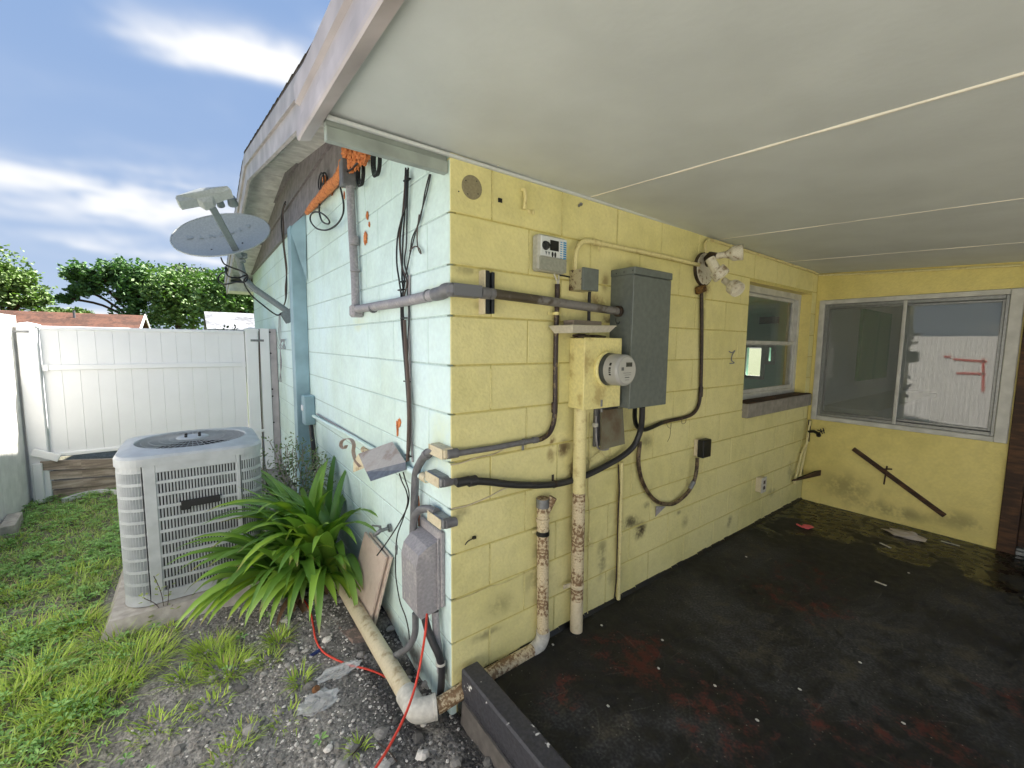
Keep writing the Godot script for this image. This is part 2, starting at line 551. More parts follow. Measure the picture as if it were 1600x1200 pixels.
	M.dark_pipe = mat(Color(1, 1, 1), 0.55, patchy("darkpipe", 256, 0.03, Color(0.16, 0.12, 0.10), Color(0.26, 0.20, 0.15), 0.45, 0.62, 81), 4.0)
	M.brown_pipe = mat(Color(1, 1, 1), 0.45, patchy("brownpipe", 256, 0.03, Color(0.17, 0.11, 0.10), Color(0.42, 0.36, 0.24), 0.60, 0.72, 82), 4.0)
	M.flex = mat(Color(0.17, 0.17, 0.18), 0.5, fine, 6.0)
	M.cable = mat(Color(0.035, 0.035, 0.04), 0.45)
	M.cable_brown = mat(Color(0.30, 0.24, 0.21), 0.55)
	M.yellow_metal = mat(Color(1, 1, 1), 0.5, patchy("ymetal", 256, 0.012, Color(0.87, 0.83, 0.57), Color(0.72, 0.65, 0.42), 0.55, 0.85, 83), 1.6)
	M.yellow_pipe = mat(Color(1, 1, 1), 0.55, patchy("ypipe", 256, 0.025, Color(0.83, 0.79, 0.57), Color(0.70, 0.63, 0.43), 0.55, 0.95, 84, 0.05), 3.0)
	M.flaked = mat(Color(1, 1, 1), 0.7, patchy("flaked", 256, 0.05, Color(0.77, 0.715, 0.59), Color(0.47, 0.37, 0.26), 0.48, 0.66, 85, 0.14), 3.8)
	M.pvc_old = mat(Color(1, 1, 1), 0.6, patchy("pvcold", 256, 0.03, Color(0.79, 0.745, 0.63), Color(0.60, 0.53, 0.41), 0.55, 0.95, 86, 0.05), 2.2)
	M.pvc_white = mat(Color(0.82, 0.81, 0.77), 0.5, grain("pvcw", 256, 0.03, 0.8, 1.0, 4, 87), 4.0)
	M.flood_white = mat(Color(1, 1, 1), 0.6, patchy("flood", 256, 0.03, Color(0.80, 0.78, 0.71), Color(0.50, 0.43, 0.34), 0.55, 0.9, 88, 0.08), 4.0)
	M.foam = mat(Color(1, 1, 1), 0.9, patchy("foam", 256, 0.03, Color(0.80, 0.50, 0.30), Color(0.60, 0.33, 0.19), 0.40, 0.85, 89, 0.16), 5.0)
	M.orange_cord = mat(Color(0.82, 0.27, 0.20), 0.45)
	M.tile = mat(Color(1, 1, 1), 0.5, patchy("tile", 256, 0.03, Color(0.80, 0.73, 0.67), Color(0.755, 0.68, 0.62), 0.40, 0.9, 90, 0.03), 2.0)
	M.slate = mat(Color(1, 1, 1), 0.7, patchy("slate", 256, 0.03, Color(0.40, 0.36, 0.34), Color(0.55, 0.47, 0.43), 0.45, 0.65, 91), 5.0)
	M.dish = mat(Color(0.72, 0.74, 0.74), 0.5, fine, 3.0)
	M.dish_arm = mat(Color(0.50, 0.54, 0.55), 0.5, fine, 3.0)
	M.blue = mat(Color(0.60, 0.72, 0.76), 0.5, grain("duct", 256, 0.015, 0.85, 1.0, 4, 9), 0.8)

# ------------------------------------------------------------------ the house
func fine_tex() -> Texture2D:
	return tex_store["fine"]
func block_piece(w: float, h: float) -> Mesh:
	var key := "block%d_%d" % [int(w * 1000), int(h * 1000)]
	if not tex_store.has(key):
		var s := st()
		bx(s, Vector3.ZERO, Vector3(w, h, 0.03), 0.0030)
		tex_store[key] = s.commit()
	return tex_store[key]
# one block laid into a wall; 'turn' brings its face to the wall's
func lay(parent: Node3D, m: Material, from: float, to: float, y0: float, y1: float, on_mint: bool) -> void:
	var j := 0.0034
	var w := to - from - 2 * j
	var h := y1 - y0 - 2 * j
	if w < 0.02 or h < 0.02:
		return
	var o := MeshInstance3D.new()
	o.name = "block"
	o.mesh = block_piece(snappedf(w, 0.001), snappedf(h, 0.001))
	o.material_override = m
	var mid := (from + to) * 0.5
	var proud := rng.randf_range(-0.0006, 0.0006)
	if on_mint:
		o.position = Vector3(0.015 - proud, (y0 + y1) * 0.5, -mid)
		o.rotation.y = PI / 2
	else:
		o.position = Vector3(mid, (y0 + y1) * 0.5, -0.015 + proud)
	parent.add_child(o, true)

const SOFFIT_TOP := 3.216
const RIDGE_Z := -3.43
const PITCH := 0.184
func soffit_y(z: float) -> float:
	return SOFFIT_TOP - PITCH * absf(z - RIDGE_Z)
func ceiling_y(x: float, z: float) -> float:
	return 2.255 - 0.055 * z - 0.011 * x

func build_house() -> void:
	var house := thing("block_house", "yellow and mint painted concrete block house with a covered back porch", "house")
	# ---------------- yellow porch wall
	var wx0 := 2.575; var wx1 := 3.85; var wy0 := 1.07; var wy1 := 2.012
	var s := st()
	var zb := -0.0044
	box(s, Vector3(0.03, -0.2, -0.2), Vector3(wx0, 2.5, zb), 0.0)
	box(s, Vector3(wx1, -0.2, -0.2), Vector3(END_X + 0.2, 2.5, zb), 0.0)
	box(s, Vector3(wx0, -0.2, -0.2), Vector3(wx1, wy0, zb), 0.0)
	box(s, Vector3(wx0, wy1, -0.2), Vector3(wx1, 2.5, zb), 0.0)
	var wall := put("porch_wall", s, M.joint_yellow, house)
	for k in 11:
		var y0 := k * COURSE
		var y1 := minf(y0 + COURSE, 2.30)
		if k == 10: y1 = 2.30
		var x := 0.0
		var first := true
		while x < END_X - 0.01:
			var nx := x + (BLOCK if k % 2 == 1 or not first else BLOCK * 0.5)
			first = false
			nx = minf(nx, END_X)
			# cut round the window
			if y1 > wy0 + 0.01 and y0 < wy1 - 0.01 and nx > wx0 and x < wx1:
				if x < wx0: lay(wall, M.yellow, x, wx0 + 0.0034, y0, y1, false)
				if nx > wx1: lay(wall, M.yellow, wx1 - 0.0034, nx, y0, y1, false)
				if y0 < wy0 - 0.03: lay(wall, M.yellow, maxf(x, wx0), minf(nx, wx1), y0, wy0, false)
				if y1 > wy1 + 0.03: lay(wall, M.yellow, maxf(x, wx0), minf(nx, wx1), wy1, y1, false)
			else:
				lay(wall, M.yellow, x, nx, y0, y1, false)
			x = nx
	# thick paint standing proud in the upright joints
	s = st()
	for k in 11:
		var x := BLOCK * (1.0 if k % 2 == 1 else 0.5)
		while x < END_X - 0.02:
			var yl := k * COURSE + 0.008
			var yh := minf((k + 1) * COURSE - 0.006, 2.24)
			if not (x > wx0 - 0.01 and x < wx1 + 0.01 and yh > wy0 and yl < wy1) and rng.randf() < 0.86:
				var w := rng.randf_range(0.0026, 0.0042)
				tube(s, PackedVector3Array([Vector3(x, yl + rng.randf() * 0.02, -0.0012), Vector3(x + rng.randf_range(-0.002, 0.002), (yl + yh) * 0.5, -0.0008), Vector3(x, yh - rng.randf() * 0.02, -0.0012)]), w, 6, false)
			x += BLOCK
	put("mortar_beads", s, mat(Color(0.87, 0.835, 0.58), 0.6, fine_tex(), 3.0), wall).set_meta("kind", "stuff")
	# black coating along the foot of the wall
	s = st()
	var foot := PackedVector3Array()
	for k in 60:
		foot.append(Vector3(0.12 + 3.84 * k / 59.0, 0.002, 0.004 + rng.randf() * 0.004))
	for k in 59:
		var h0 := 0.010 + 0.010 * rng.randf()
		quad(s, foot[k] + Vector3(0, h0, 0), foot[k + 1] + Vector3(0, h0, 0), foot[k + 1] + Vector3(0, -0.002, 0.012), foot[k] + Vector3(0, -0.002, 0.012))
		quad(s, foot[k] + Vector3(0, h0, 0), foot[k] + Vector3(0, h0, -0.01), foot[k + 1] + Vector3(0, h0, -0.01), foot[k + 1] + Vector3(0, h0, 0))
	put("tar_line", s, M.cable, house)
	# ---------------- mint gable wall
	s = st()
	box(s, Vector3(0.0030, -0.4, -6.85), Vector3(0.2, 2.64, -0.03), 0.0)
	prism(s, PackedVector3Array([Vector3(0.0045, 2.64, -0.03), Vector3(0.0045, soffit_y(-0.03) + 0.02, -0.03), Vector3(0.0045, SOFFIT_TOP + 0.02, RIDGE_Z), Vector3(0.0045, soffit_y(-6.85) + 0.02, -6.85), Vector3(0.0045, 2.64, -6.85)]), Vector3(0.15, 0, 0))
	var mint := put("gable_wall", s, M.joint_mint, house)
	for k in range(-1, 13):
		var y0 := k * COURSE
		var y1 := y0 + COURSE
		var x := 0.0
		var first := true
		while x < 6.84:
			var nx := minf(x + (BLOCK if posmod(k, 2) == 0 or not first else BLOCK * 0.5), 6.85)
			first = false
			lay(mint, M.mint, x, nx, y0, y1, true)
			x = nx
	# corner quoin faces: the mint paint turns the corner edge
	# ---------------- lap siding in the gable
	for e in [[2.605, 2.86], [2.85, 3.10], [3.09, 3.24]]:
		s = st()
		var ya: float = e[0]
		var yb: float = e[1]
		var half_a := (SOFFIT_TOP - ya) / PITCH
		var half_b := maxf((SOFFIT_TOP - yb) / PITCH, 0.0)
		var za := minf(RIDGE_Z + half_a, -0.05)
		var zc := maxf(RIDGE_Z - half_a, -6.85)
		var zd := minf(RIDGE_Z + half_b, -0.05)
		var ze := maxf(RIDGE_Z - half_b, -6.85)
		var lo := -0.032
		var hi := -0.012
		quad(s, Vector3(lo, ya, za), Vector3(lo, ya, zc), Vector3(hi, yb, ze), Vector3(hi, yb, zd))
		quad(s, Vector3(lo, ya, zc), Vector3(lo, ya, za), Vector3(0.004, ya, za), Vector3(0.004, ya, zc))
		tri(s, Vector3(lo, ya, za), Vector3(hi, yb, zd), Vector3(0.0, ya, za))
		tri(s, Vector3(lo, ya, zc), Vector3(0.0, ya, zc), Vector3(hi, yb, ze))
		put("siding_board", s, M.siding, house)
	# ---------------- rake: soffit strips, fascia boards, shingle edge
	var n := 46
	for k in n:
		var z1 := 0.02 - 7.4 * k / n
		var z0 := 0.02 - 7.4 * (k + 1) / n + 0.006
		s = st()
		var mid := (z0 + z1) * 0.5
		var side := -1.0 if mid > RIDGE_Z else 1.0
		var a := Vector3(-0.17, soffit_y(mid), mid)
		var dirz := Vector3(0, side * PITCH, 1).normalized()
		bx(s, a + Vector3(0, 0.004, 0), Vector3(0.33, 0.010, (z1 - z0) * 1.017), 0.002, Basis(Vector3.RIGHT, dirz.cross(Vector3.RIGHT), dirz))
		put("soffit_strip", s, M.soffit, house)
	for part in [[-0.15, -0.015, -0.345, 0.022, "rake_fascia", M.trim], [-0.02, 0.085, -0.362, 0.035, "rake_drip_board", M.trim]]:
		for sl in [[0.06, RIDGE_Z], [RIDGE_Z, -7.45]]:
			s = st()
			var za: float = sl[0]
			var zb2: float = sl[1]
			var lo2: float = part[0]
			var hi2: float = part[1]
			prism(s, PackedVector3Array([Vector3(part[2], soffit_y(za) + lo2, za), Vector3(part[2], soffit_y(za) + hi2, za), Vector3(part[2], soffit_y(zb2) + hi2, zb2), Vector3(part[2], soffit_y(zb2) + lo2, zb2)]), Vector3(part[3], 0, 0))
			put(part[4], s, part[5], house)
	# frieze strip under the soffit, behind the fascia
	for sl in [[0.0, RIDGE_Z], [RIDGE_Z, -7.4]]:
		s = st()
		var za: float = sl[0]
		var zb2: float = sl[1]
		prism(s, PackedVector3Array([Vector3(-0.322, soffit_y(za) - 0.05, za), Vector3(-0.322, soffit_y(za) + 0.0, za), Vector3(-0.322, soffit_y(zb2) + 0.0, zb2), Vector3(-0.322, soffit_y(zb2) - 0.05, zb2)]), Vector3(0.045, 0, 0))
		put("soffit_trim", s, M.soffit, house)
	# roof deck and shingles in courses
	s = st()
	for sl in [[0.06, RIDGE_Z], [RIDGE_Z, -7.5]]:
		var za: float = sl[0]
		var zb2: float = sl[1]
		prism(s, PackedVector3Array([Vector3(-0.36, soffit_y(za) + 0.088, za), Vector3(-0.36, soffit_y(za) + 0.10, za), Vector3(-0.36, soffit_y(zb2) + 0.10, zb2), Vector3(-0.36, soffit_y(zb2) + 0.088, zb2)]), Vector3(9.0, 0, 0))
	var roof := put("roof", s, M.shingle, house)
	for k in 50:
		var z0 := 0.08 - 7.6 * k / 50.0
		var z1 := z0 - 0.17
		s = st()
		var lift := 0.103
		var near := z0 > RIDGE_Z
		var zz0 := z0 if near else z1
		var zz1 := z1 if near else z0
		if near and z1 < RIDGE_Z: zz1 = RIDGE_Z
		quad(s, Vector3(-0.364 - rng.randf() * 0.004, soffit_y(zz0) + lift + 0.004, zz0), Vector3(-0.364, soffit_y(zz1) + lift, zz1), Vector3(8.6, soffit_y(zz1) + lift, zz1), Vector3(8.6, soffit_y(zz0) + lift + 0.004, zz0))
		quad(s, Vector3(-0.364, soffit_y(zz0) + lift + 0.004, zz0), Vector3(8.6, soffit_y(zz0) + lift + 0.004, zz0), Vector3(8.6, soffit_y(zz0) + lift - 0.004, zz0), Vector3(-0.364, soffit_y(zz0) + lift - 0.004, zz0))
		put("shingle_course", s, M.shingle, roof)
	# far eave box under the rake's end
	s = st()
	box(s, Vector3(-0.33, soffit_y(-7.4) - 0.15, -7.42), Vector3(0.3, soffit_y(-7.4) - 0.0, -6.88), 0.004)
	put("eave_return", s, M.soffit, house)
	# house body behind, closing the rooms
	s = st()
	box(s, Vector3(0.2, -0.3, -6.85), Vector3(8.4, 2.6, -6.7), 0.0)
	put("back_wall", s, M.joint_mint, house)

	# ---------------- end wall of the porch with its wide sliding window, and the door beside it
	var ez0 := 0.062; var ez1 := 1.238; var ey0 := 0.845; var ey1 := 1.925
	s = st()
	box(s, Vector3(END_X, -0.1, 0.0), Vector3(END_X + 0.14, ey0, 1.292), 0.0)
	box(s, Vector3(END_X, ey1, 0.0), Vector3(END_X + 0.14, 2.4, 3.4), 0.0)
	box(s, Vector3(END_X, ey0, 0.0), Vector3(END_X + 0.14, ey1, ez0), 0.0)
	box(s, Vector3(END_X, ey0, ez1), Vector3(END_X + 0.14, ey1, 1.292), 0.0)
	box(s, Vector3(END_X, -0.1, 2.30), Vector3(END_X + 0.14, ey1, 3.4), 0.0)
	put("end_wall", s, M.end_yellow, house)
	s = st()
	box(s, Vector3(END_X - 0.012, 0.0, 0.004), Vector3(END_X, 0.19, 0.165), 0.002)
	put("cover_patch", s, M.end_yellow, house)
	# ---------------- ceiling of the porch: three wide panels with caulked seams
	var seams := [-0.46, 0.78, 2.04, 3.15, END_X]
	for k in 4:
		s = st()
		var x0: float = seams[k] + 0.003
		var x1: float = seams[k + 1] - 0.003
		var o := PackedVector3Array([Vector3(x0, ceiling_y(x0, -0.05), -0.05), Vector3(x1, ceiling_y(x1, -0.05), -0.05), Vector3(x1, ceiling_y(x1, 3.4), 3.4), Vector3(x0, ceiling_y(x0, 3.4), 3.4)])
		prism(s, o, Vector3(0, 0.06, 0))
		put("ceiling_panel", s, M.ceiling, house)
		if k > 0:
			s = st()
			var pts := PackedVector3Array()
			var rad := []
			for q in 26:
				var z := 0.02 + 3.3 * q / 25.0
				pts.append(Vector3(seams[k], ceiling_y(seams[k], z) + 0.001, z))
				rad.append((0.0062 if k == 1 else 0.0042) * rng.randf_range(0.6, 1.35))
			tube(s, pts, rad, 6)
			put("seam_bead", s, M.caulk, house)
	for p in [[778, 259], [1025, 341]]:
		s = st()
		var d := way(p[0], p[1])
		var q := EYE + d * ((2.2 - EYE.y) / d.y)
		q = EYE + d * ((ceiling_y(q.x, q.z) - EYE.y) / d.y)
		ball(s, q, Vector3(0.004, 0.0015, 0.004), 0.2, 3, 8, 4)
		put("nail_head", s, M.caulk, house)
	# roof sheet above the panels
	s = st()
	prism(s, PackedVector3Array([Vector3(-0.47, ceiling_y(-0.47, -0.1) + 0.075, -0.1), Vector3(8.4, ceiling_y(8.4, -0.1) + 0.10, -0.1), Vector3(8.4, ceiling_y(8.4, 3.45) + 0.10, 3.45), Vector3(-0.47, ceiling_y(-0.47, 3.45) + 0.075, 3.45)]), Vector3(0, 0.03, 0))
	put("porch_roof_sheet", s, M.trim, house)
	# outer fascia of the porch roof: a folded profile
	s = st()
	var prof := [[-0.497, 0.0], [-0.502, 0.006], [-0.504, 0.016], [-0.504, 0.056], [-0.493, 0.063], [-0.491, 0.120], [-0.505, 0.126], [-0.508, 0.182], [-0.455, 0.190], [-0.455, 0.04], [-0.458, 0.012]]
	var za := -0.20
	var zb3 := 3.45
	for i in prof.size():
		var a: Array = prof[i]
		var b: Array = prof[(i + 1) % prof.size()]
		quad(s, Vector3(a[0], 2.2185 + a[1] - 0.045 * za, za), Vector3(b[0], 2.2185 + b[1] - 0.045 * za, za), Vector3(b[0], 2.2185 + b[1] - 0.045 * zb3, zb3), Vector3(a[0], 2.2185 + a[1] - 0.045 * zb3, zb3))
	var endcap := PackedVector3Array()
	for a in prof: endcap.append(Vector3(a[0], 2.2185 + a[1] - 0.045 * za, za))
	prism(s, endcap, Vector3(0, 0, 0.002))
	put("porch_fascia", s, M.trim, house)
	# closing plate from the wall's corner out to the fascia
	s = st()
	box(s, Vector3(-0.452, 2.176, -0.035), Vector3(-0.004, 2.222, -0.003), 0.003)
	box(s, Vector3(-0.452, 2.2235, -0.035), Vector3(-0.004, 2.262, -0.016), 0.003)
	put("closing_plate", s, M.plate, house)
	s = st()
	box(s, Vector3(-0.452, 2.236, -0.0025), Vector3(END_X, 2.2485, 0.012), 0.002)
	put("wall_angle", s, M.ceiling, house)
	# ---------------- small sash window in the yellow wall
	var win := Node3D.new()
	win.name = "sash_window"
	house.add_child(win, true)
	var zf := -0.10
	s = st()
	for e in [[wx0, wx0 + 0.045, wy0, wy1], [wx1 - 0.05, wx1, wy0, wy1], [wx0 + 0.045, wx1 - 0.05, wy1 - 0.055, wy1], [wx0 + 0.045, wx1 - 0.05, wy0, wy0 + 0.05]]:
		box(s, Vector3(e[0], e[2], zf - 0.06), Vector3(e[1], e[3], zf + 0.012), 0.004)
	put("frame", s, M.white_frame, win)
	var midy := 1.545
	for half in [[wy0 + 0.05, midy + 0.018, zf - 0.012], [midy - 0.018, wy1 - 0.055, zf - 0.035]]:
		s = st()
		var a0 := wx0 + 0.046; var a1 := wx1 - 0.051
		var zz: float = half[2]
		var t := 0.026
		box(s, Vector3(a0, half[0], zz - 0.011), Vector3(a0 + t, half[1], zz + 0.011), 0.003)
		box(s, Vector3(a1 - t, half[0], zz - 0.011), Vector3(a1, half[1], zz + 0.011), 0.003)
		box(s, Vector3(a0 + t, half[0], zz - 0.011), Vector3(a1 - t, half[0] + t * 1.2, zz + 0.011), 0.003)
		box(s, Vector3(a0 + t, half[1] - t, zz - 0.011), Vector3(a1 - t, half[1], zz + 0.011), 0.003)
		put("sash", s, M.white_frame, win)
		s = st()
		quad(s, Vector3(a0 + t, half[0] + t, zz), Vector3(a0 + t, half[1] - t, zz), Vector3(a1 - t, half[1] - t, zz), Vector3(a1 - t, half[0] + t, zz))
		put("pane", s, M.glass, win)
	s = st()
	for e in [[wx0 - 0.001, wx0 + 0.002], [wx1 - 0.003, wx1 + 0.001]]:
		box(s, Vector3(e[0], wy0, zf + 0.012), Vector3(e[1], wy1, -0.001), 0.0)
	box(s, Vector3(wx0, wy1 - 0.003, zf + 0.012), Vector3(wx1, wy1 + 0.001, -0.001), 0.0)
	put("reveal", s, M.end_yellow, win)
	s = st()
	box(s, Vector3(wx0 + 0.005, 0.955, -0.115), Vector3(wx1 + 0.05, 1.066, 0.045), 0.006)
	put("sill", s, M.sill, win)
	s = st()
	box(s, Vector3(wx0 + 0.012, 1.0665, -0.087), Vector3(wx1 + 0.04, 1.0735, 0.038), 0.002)
	put("dirt_crust", s, M.wood, win)
	# ---------------- the wide sliding window
	var sw := Node3D.new()
	sw.name = "sliding_window"
	house.add_child(sw, true)
	s = st()
	var c := 0.034
	for e in [[ez0 - 0.03, ez0 + c - 0.02, ey0 - 0.03, ey1 + 0.03], [ez1 - c + 0.01, ez1 + 0.045, ey0 - 0.03, ey1 + 0.03], [ez0 + c - 0.02, ez1 - c + 0.01, ey1 - 0.01, ey1 + 0.03], [ez0 + c - 0.02, ez1 - c + 0.01, ey0 - 0.03, ey0 + 0.01]]:
		box(s, Vector3(END_X - 0.016, e[2], e[0]), Vector3(END_X + 0.012, e[3], e[1]), 0.004)
	put("casing", s, M.white_frame, sw)
	s = st()
	for e in [[ez0 + 0.014, ez0 + 0.04, ey0 + 0.01, ey1 - 0.01], [ez1 - 0.045, ez1 - 0.024, ey0 + 0.01, ey1 - 0.01], [ez0 + 0.04, ez1 - 0.045, ey1 - 0.04, ey1 - 0.01], [ez0 + 0.04, ez1 - 0.045, ey0 + 0.01, ey0 + 0.04]]:
		box(s, Vector3(END_X + 0.002, e[2], e[0]), Vector3(END_X + 0.07, e[3], e[1]), 0.003)
	put("track_frame", s, M.alu, sw)
	for pane in [[ez0 + 0.041, 0.640, END_X + 0.02], [0.630, ez1 - 0.046, END_X + 0.048]]:
		s = st()
		var x0: float = pane[2]
		var t := 0.018
		var b0 := ey0 + 0.041; var b1 := ey1 - 0.041
		box(s, Vector3(x0 - 0.009, b0, pane[0]), Vector3(x0 + 0.009, b1, pane[0] + t), 0.002)
		box(s, Vector3(x0 - 0.009, b0, pane[1] - t), Vector3(x0 + 0.009, b1, pane[1]), 0.002)
		box(s, Vector3(x0 - 0.009, b0, pane[0] + t), Vector3(x0 + 0.009, b0 + t, pane[1] - t), 0.002)
		box(s, Vector3(x0 - 0.009, b1 - t, pane[0] + t), Vector3(x0 + 0.009, b1, pane[1] - t), 0.002)
		put("sash", s, M.alu, sw)
		s = st()
		quad(s, Vector3(x0, b0 + t, pane[0] + t), Vector3(x0, b1 - t, pane[0] + t), Vector3(x0, b1 - t, pane[1] - t), Vector3(x0, b0 + t, pane[1] - t))
		put("pane", s, M.glass, sw)
		s = st()
		quad(s, Vector3(x0 + 0.006, b0 + t, pane[0] + t), Vector3(x0 + 0.006, b1 - t, pane[0] + t), Vector3(x0 + 0.006, b1 - t, pane[1] - t), Vector3(x0 + 0.006, b0 + t, pane[1] - t))
		put("inner_pane", s, M.glass, sw)
	s = st()
	quad(s, Vector3(END_X + 0.006, ey0 + 0.05, ez0 + 0.05), Vector3(END_X + 0.006, ey1 - 0.05, ez0 + 0.05), Vector3(END_X + 0.006, ey1 - 0.05, 0.628), Vector3(END_X + 0.006, ey0 + 0.05, 0.628))
	put("insect_screen", s, M.screen, sw)
	s = st()
	box(s, Vector3(END_X - 0.002, ey0 + 0.012, 0.629), Vector3(END_X + 0.012, ey1 - 0.012, 0.652), 0.003)
	put("meeting_rail", s, M.white_frame, sw)
	# ---------------- back door beyond the post
	var door := Node3D.new()
	door.name = "back_door"
	house.add_child(door, true)
	s = st()
	box(s, Vector3(END_X - 0.03, 0.0, 1.2925), Vector3(END_X + 0.14, 2.1, 1.385), 0.004)
	put("door_post", s, M.wood, door)
	s = st()
	box(s, Vector3(END_X + 0.05, 0.04, 1.386), Vector3(END_X + 0.09, 2.0, 2.3), 0.004)
	put("door_leaf", s, M.wood, door)
	s = st()
	box(s, Vector3(END_X - 0.015, 0.0, 1.386), Vector3(END_X + 0.10, 0.03, 2.3), 0.004)
	box(s, Vector3(END_X + 0.0, 0.03, 1.386), Vector3(END_X + 0.05, 0.05, 2.3), 0.004)
	put("threshold", s, M.alu, door)
	# ---------------- rooms behind the glass, with windows of their own on the far sides
	var k0 := wx(1163, 588, 8.25); var k1 := wx(1194, 541, 8.25); var k2 := wx(1199, 566, 8.25); var k3 := wx(1209, 541, 8.25)
	s = st()
	box(s, Vector3(0.2, -0.1, -6.7), Vector3(8.25, 0.0, -0.2), 0.0)
	box(s, Vector3(0.2, 2.4, -6.7), Vector3(8.25, 2.5, -0.2), 0.0)
	put("kitchen_shell", s, M.room_green, house)
	s = st()
	# far kitchen wall, cut round two openings
	var zs := [-6.7, k0.z, k1.z, k2.z, k3.z, -0.2]
	for k in 5:
		if k == 1 or k == 3:
			var ya: float = k0.y if k == 1 else k2.y
			var yb: float = k1.y if k == 1 else k3.y
			box(s, Vector3(8.25, -0.3, zs[k]), Vector3(8.4, ya, zs[k + 1]), 0.0)
			box(s, Vector3(8.25, yb, zs[k]), Vector3(8.4, 2.6, zs[k + 1]), 0.0)
		else:
			box(s, Vector3(8.25, -0.3, zs[k]), Vector3(8.4, 2.6, zs[k + 1]), 0.0)
	put("kitchen_far_wall", s, M.room_green, house)
	for e in [[k0, k1], [k2, k3]]:
		s = st()
		var c0: Vector3 = e[0]
		var c1: Vector3 = e[1]
		for q in [[c0.z - 0.04, c0.z + 0.03, c0.y - 0.04, c1.y + 0.04], [c1.z - 0.03, c1.z + 0.04, c0.y - 0.04, c1.y + 0.04], [c0.z + 0.03, c1.z - 0.03, c0.y - 0.04, c0.y + 0.03], [c0.z + 0.03, c1.z - 0.03, c1.y - 0.03, c1.y + 0.04]]:
			box(s, Vector3(8.21, q[2], q[0]), Vector3(8.249, q[3], q[1]), 0.003)
		put("far_window_frame", s, M.white_frame, house)
	s = st()
	box(s, wx(1186, 506, 8.2), wx(1217, 494, 8.2) + Vector3(0.04, 0, 0), 0.004)
	put("wall_vent", s, M.black_plastic, house)
	s = st()
	box(s, Vector3(4.3, 0.0, -3.3), Vector3(6.6, 0.86, -2.7), 0.006)
	put("kitchen_counter", s, M.room, house)
	s = st()
	box(s, Vector3(END_X + 0.14, -0.1, -0.2), Vector3(8.25, 0.0, 3.4), 0.0)
	box(s, Vector3(END_X + 0.14, 2.2, -0.2), Vector3(8.25, 2.3, 3.4), 0.0)
	box(s, Vector3(8.25, -0.1, -0.2), Vector3(8.35, 2.3, 3.4), 0.0)
	box(s, Vector3(END_X + 0.14, 0.0, -0.2), Vector3(8.25, 2.2, -0.08), 0.0)
	# its yard side has a wide window
	box(s, Vector3(END_X + 0.14, -0.1, 3.4), Vector3(8.35, 0.9, 3.5), 0.0)
	box(s, Vector3(END_X + 0.14, 2.0, 3.4), Vector3(8.35, 2.3, 3.5), 0.0)
	box(s, Vector3(END_X + 0.14, 0.9, 3.4), Vector3(5.2, 2.0, 3.5), 0.0)
	box(s, Vector3(6.9, 0.9, 3.4), Vector3(8.35, 2.0, 3.5), 0.0)
	put("back_room_walls", s, M.room, house)
	s = st()
	box(s, Vector3(5.68, 1.10, -0.078), Vector3(6.33, 1.985, -0.04), 0.004)
	box(s, Vector3(6.335, 1.10, -0.078), Vector3(6.98, 1.985, -0.04), 0.004)
	put("green_cabinet", s, M.green_door, house)
	s = st()
	box(s, Vector3(4.6, 0.82, -0.078), Vector3(7.6, 0.88, 0.40), 0.004)
	box(s, Vector3(4.65, 0.0, -0.078), Vector3(7.55, 0.815, 0.36), 0.004)
	put("counter", s, M.room, house)

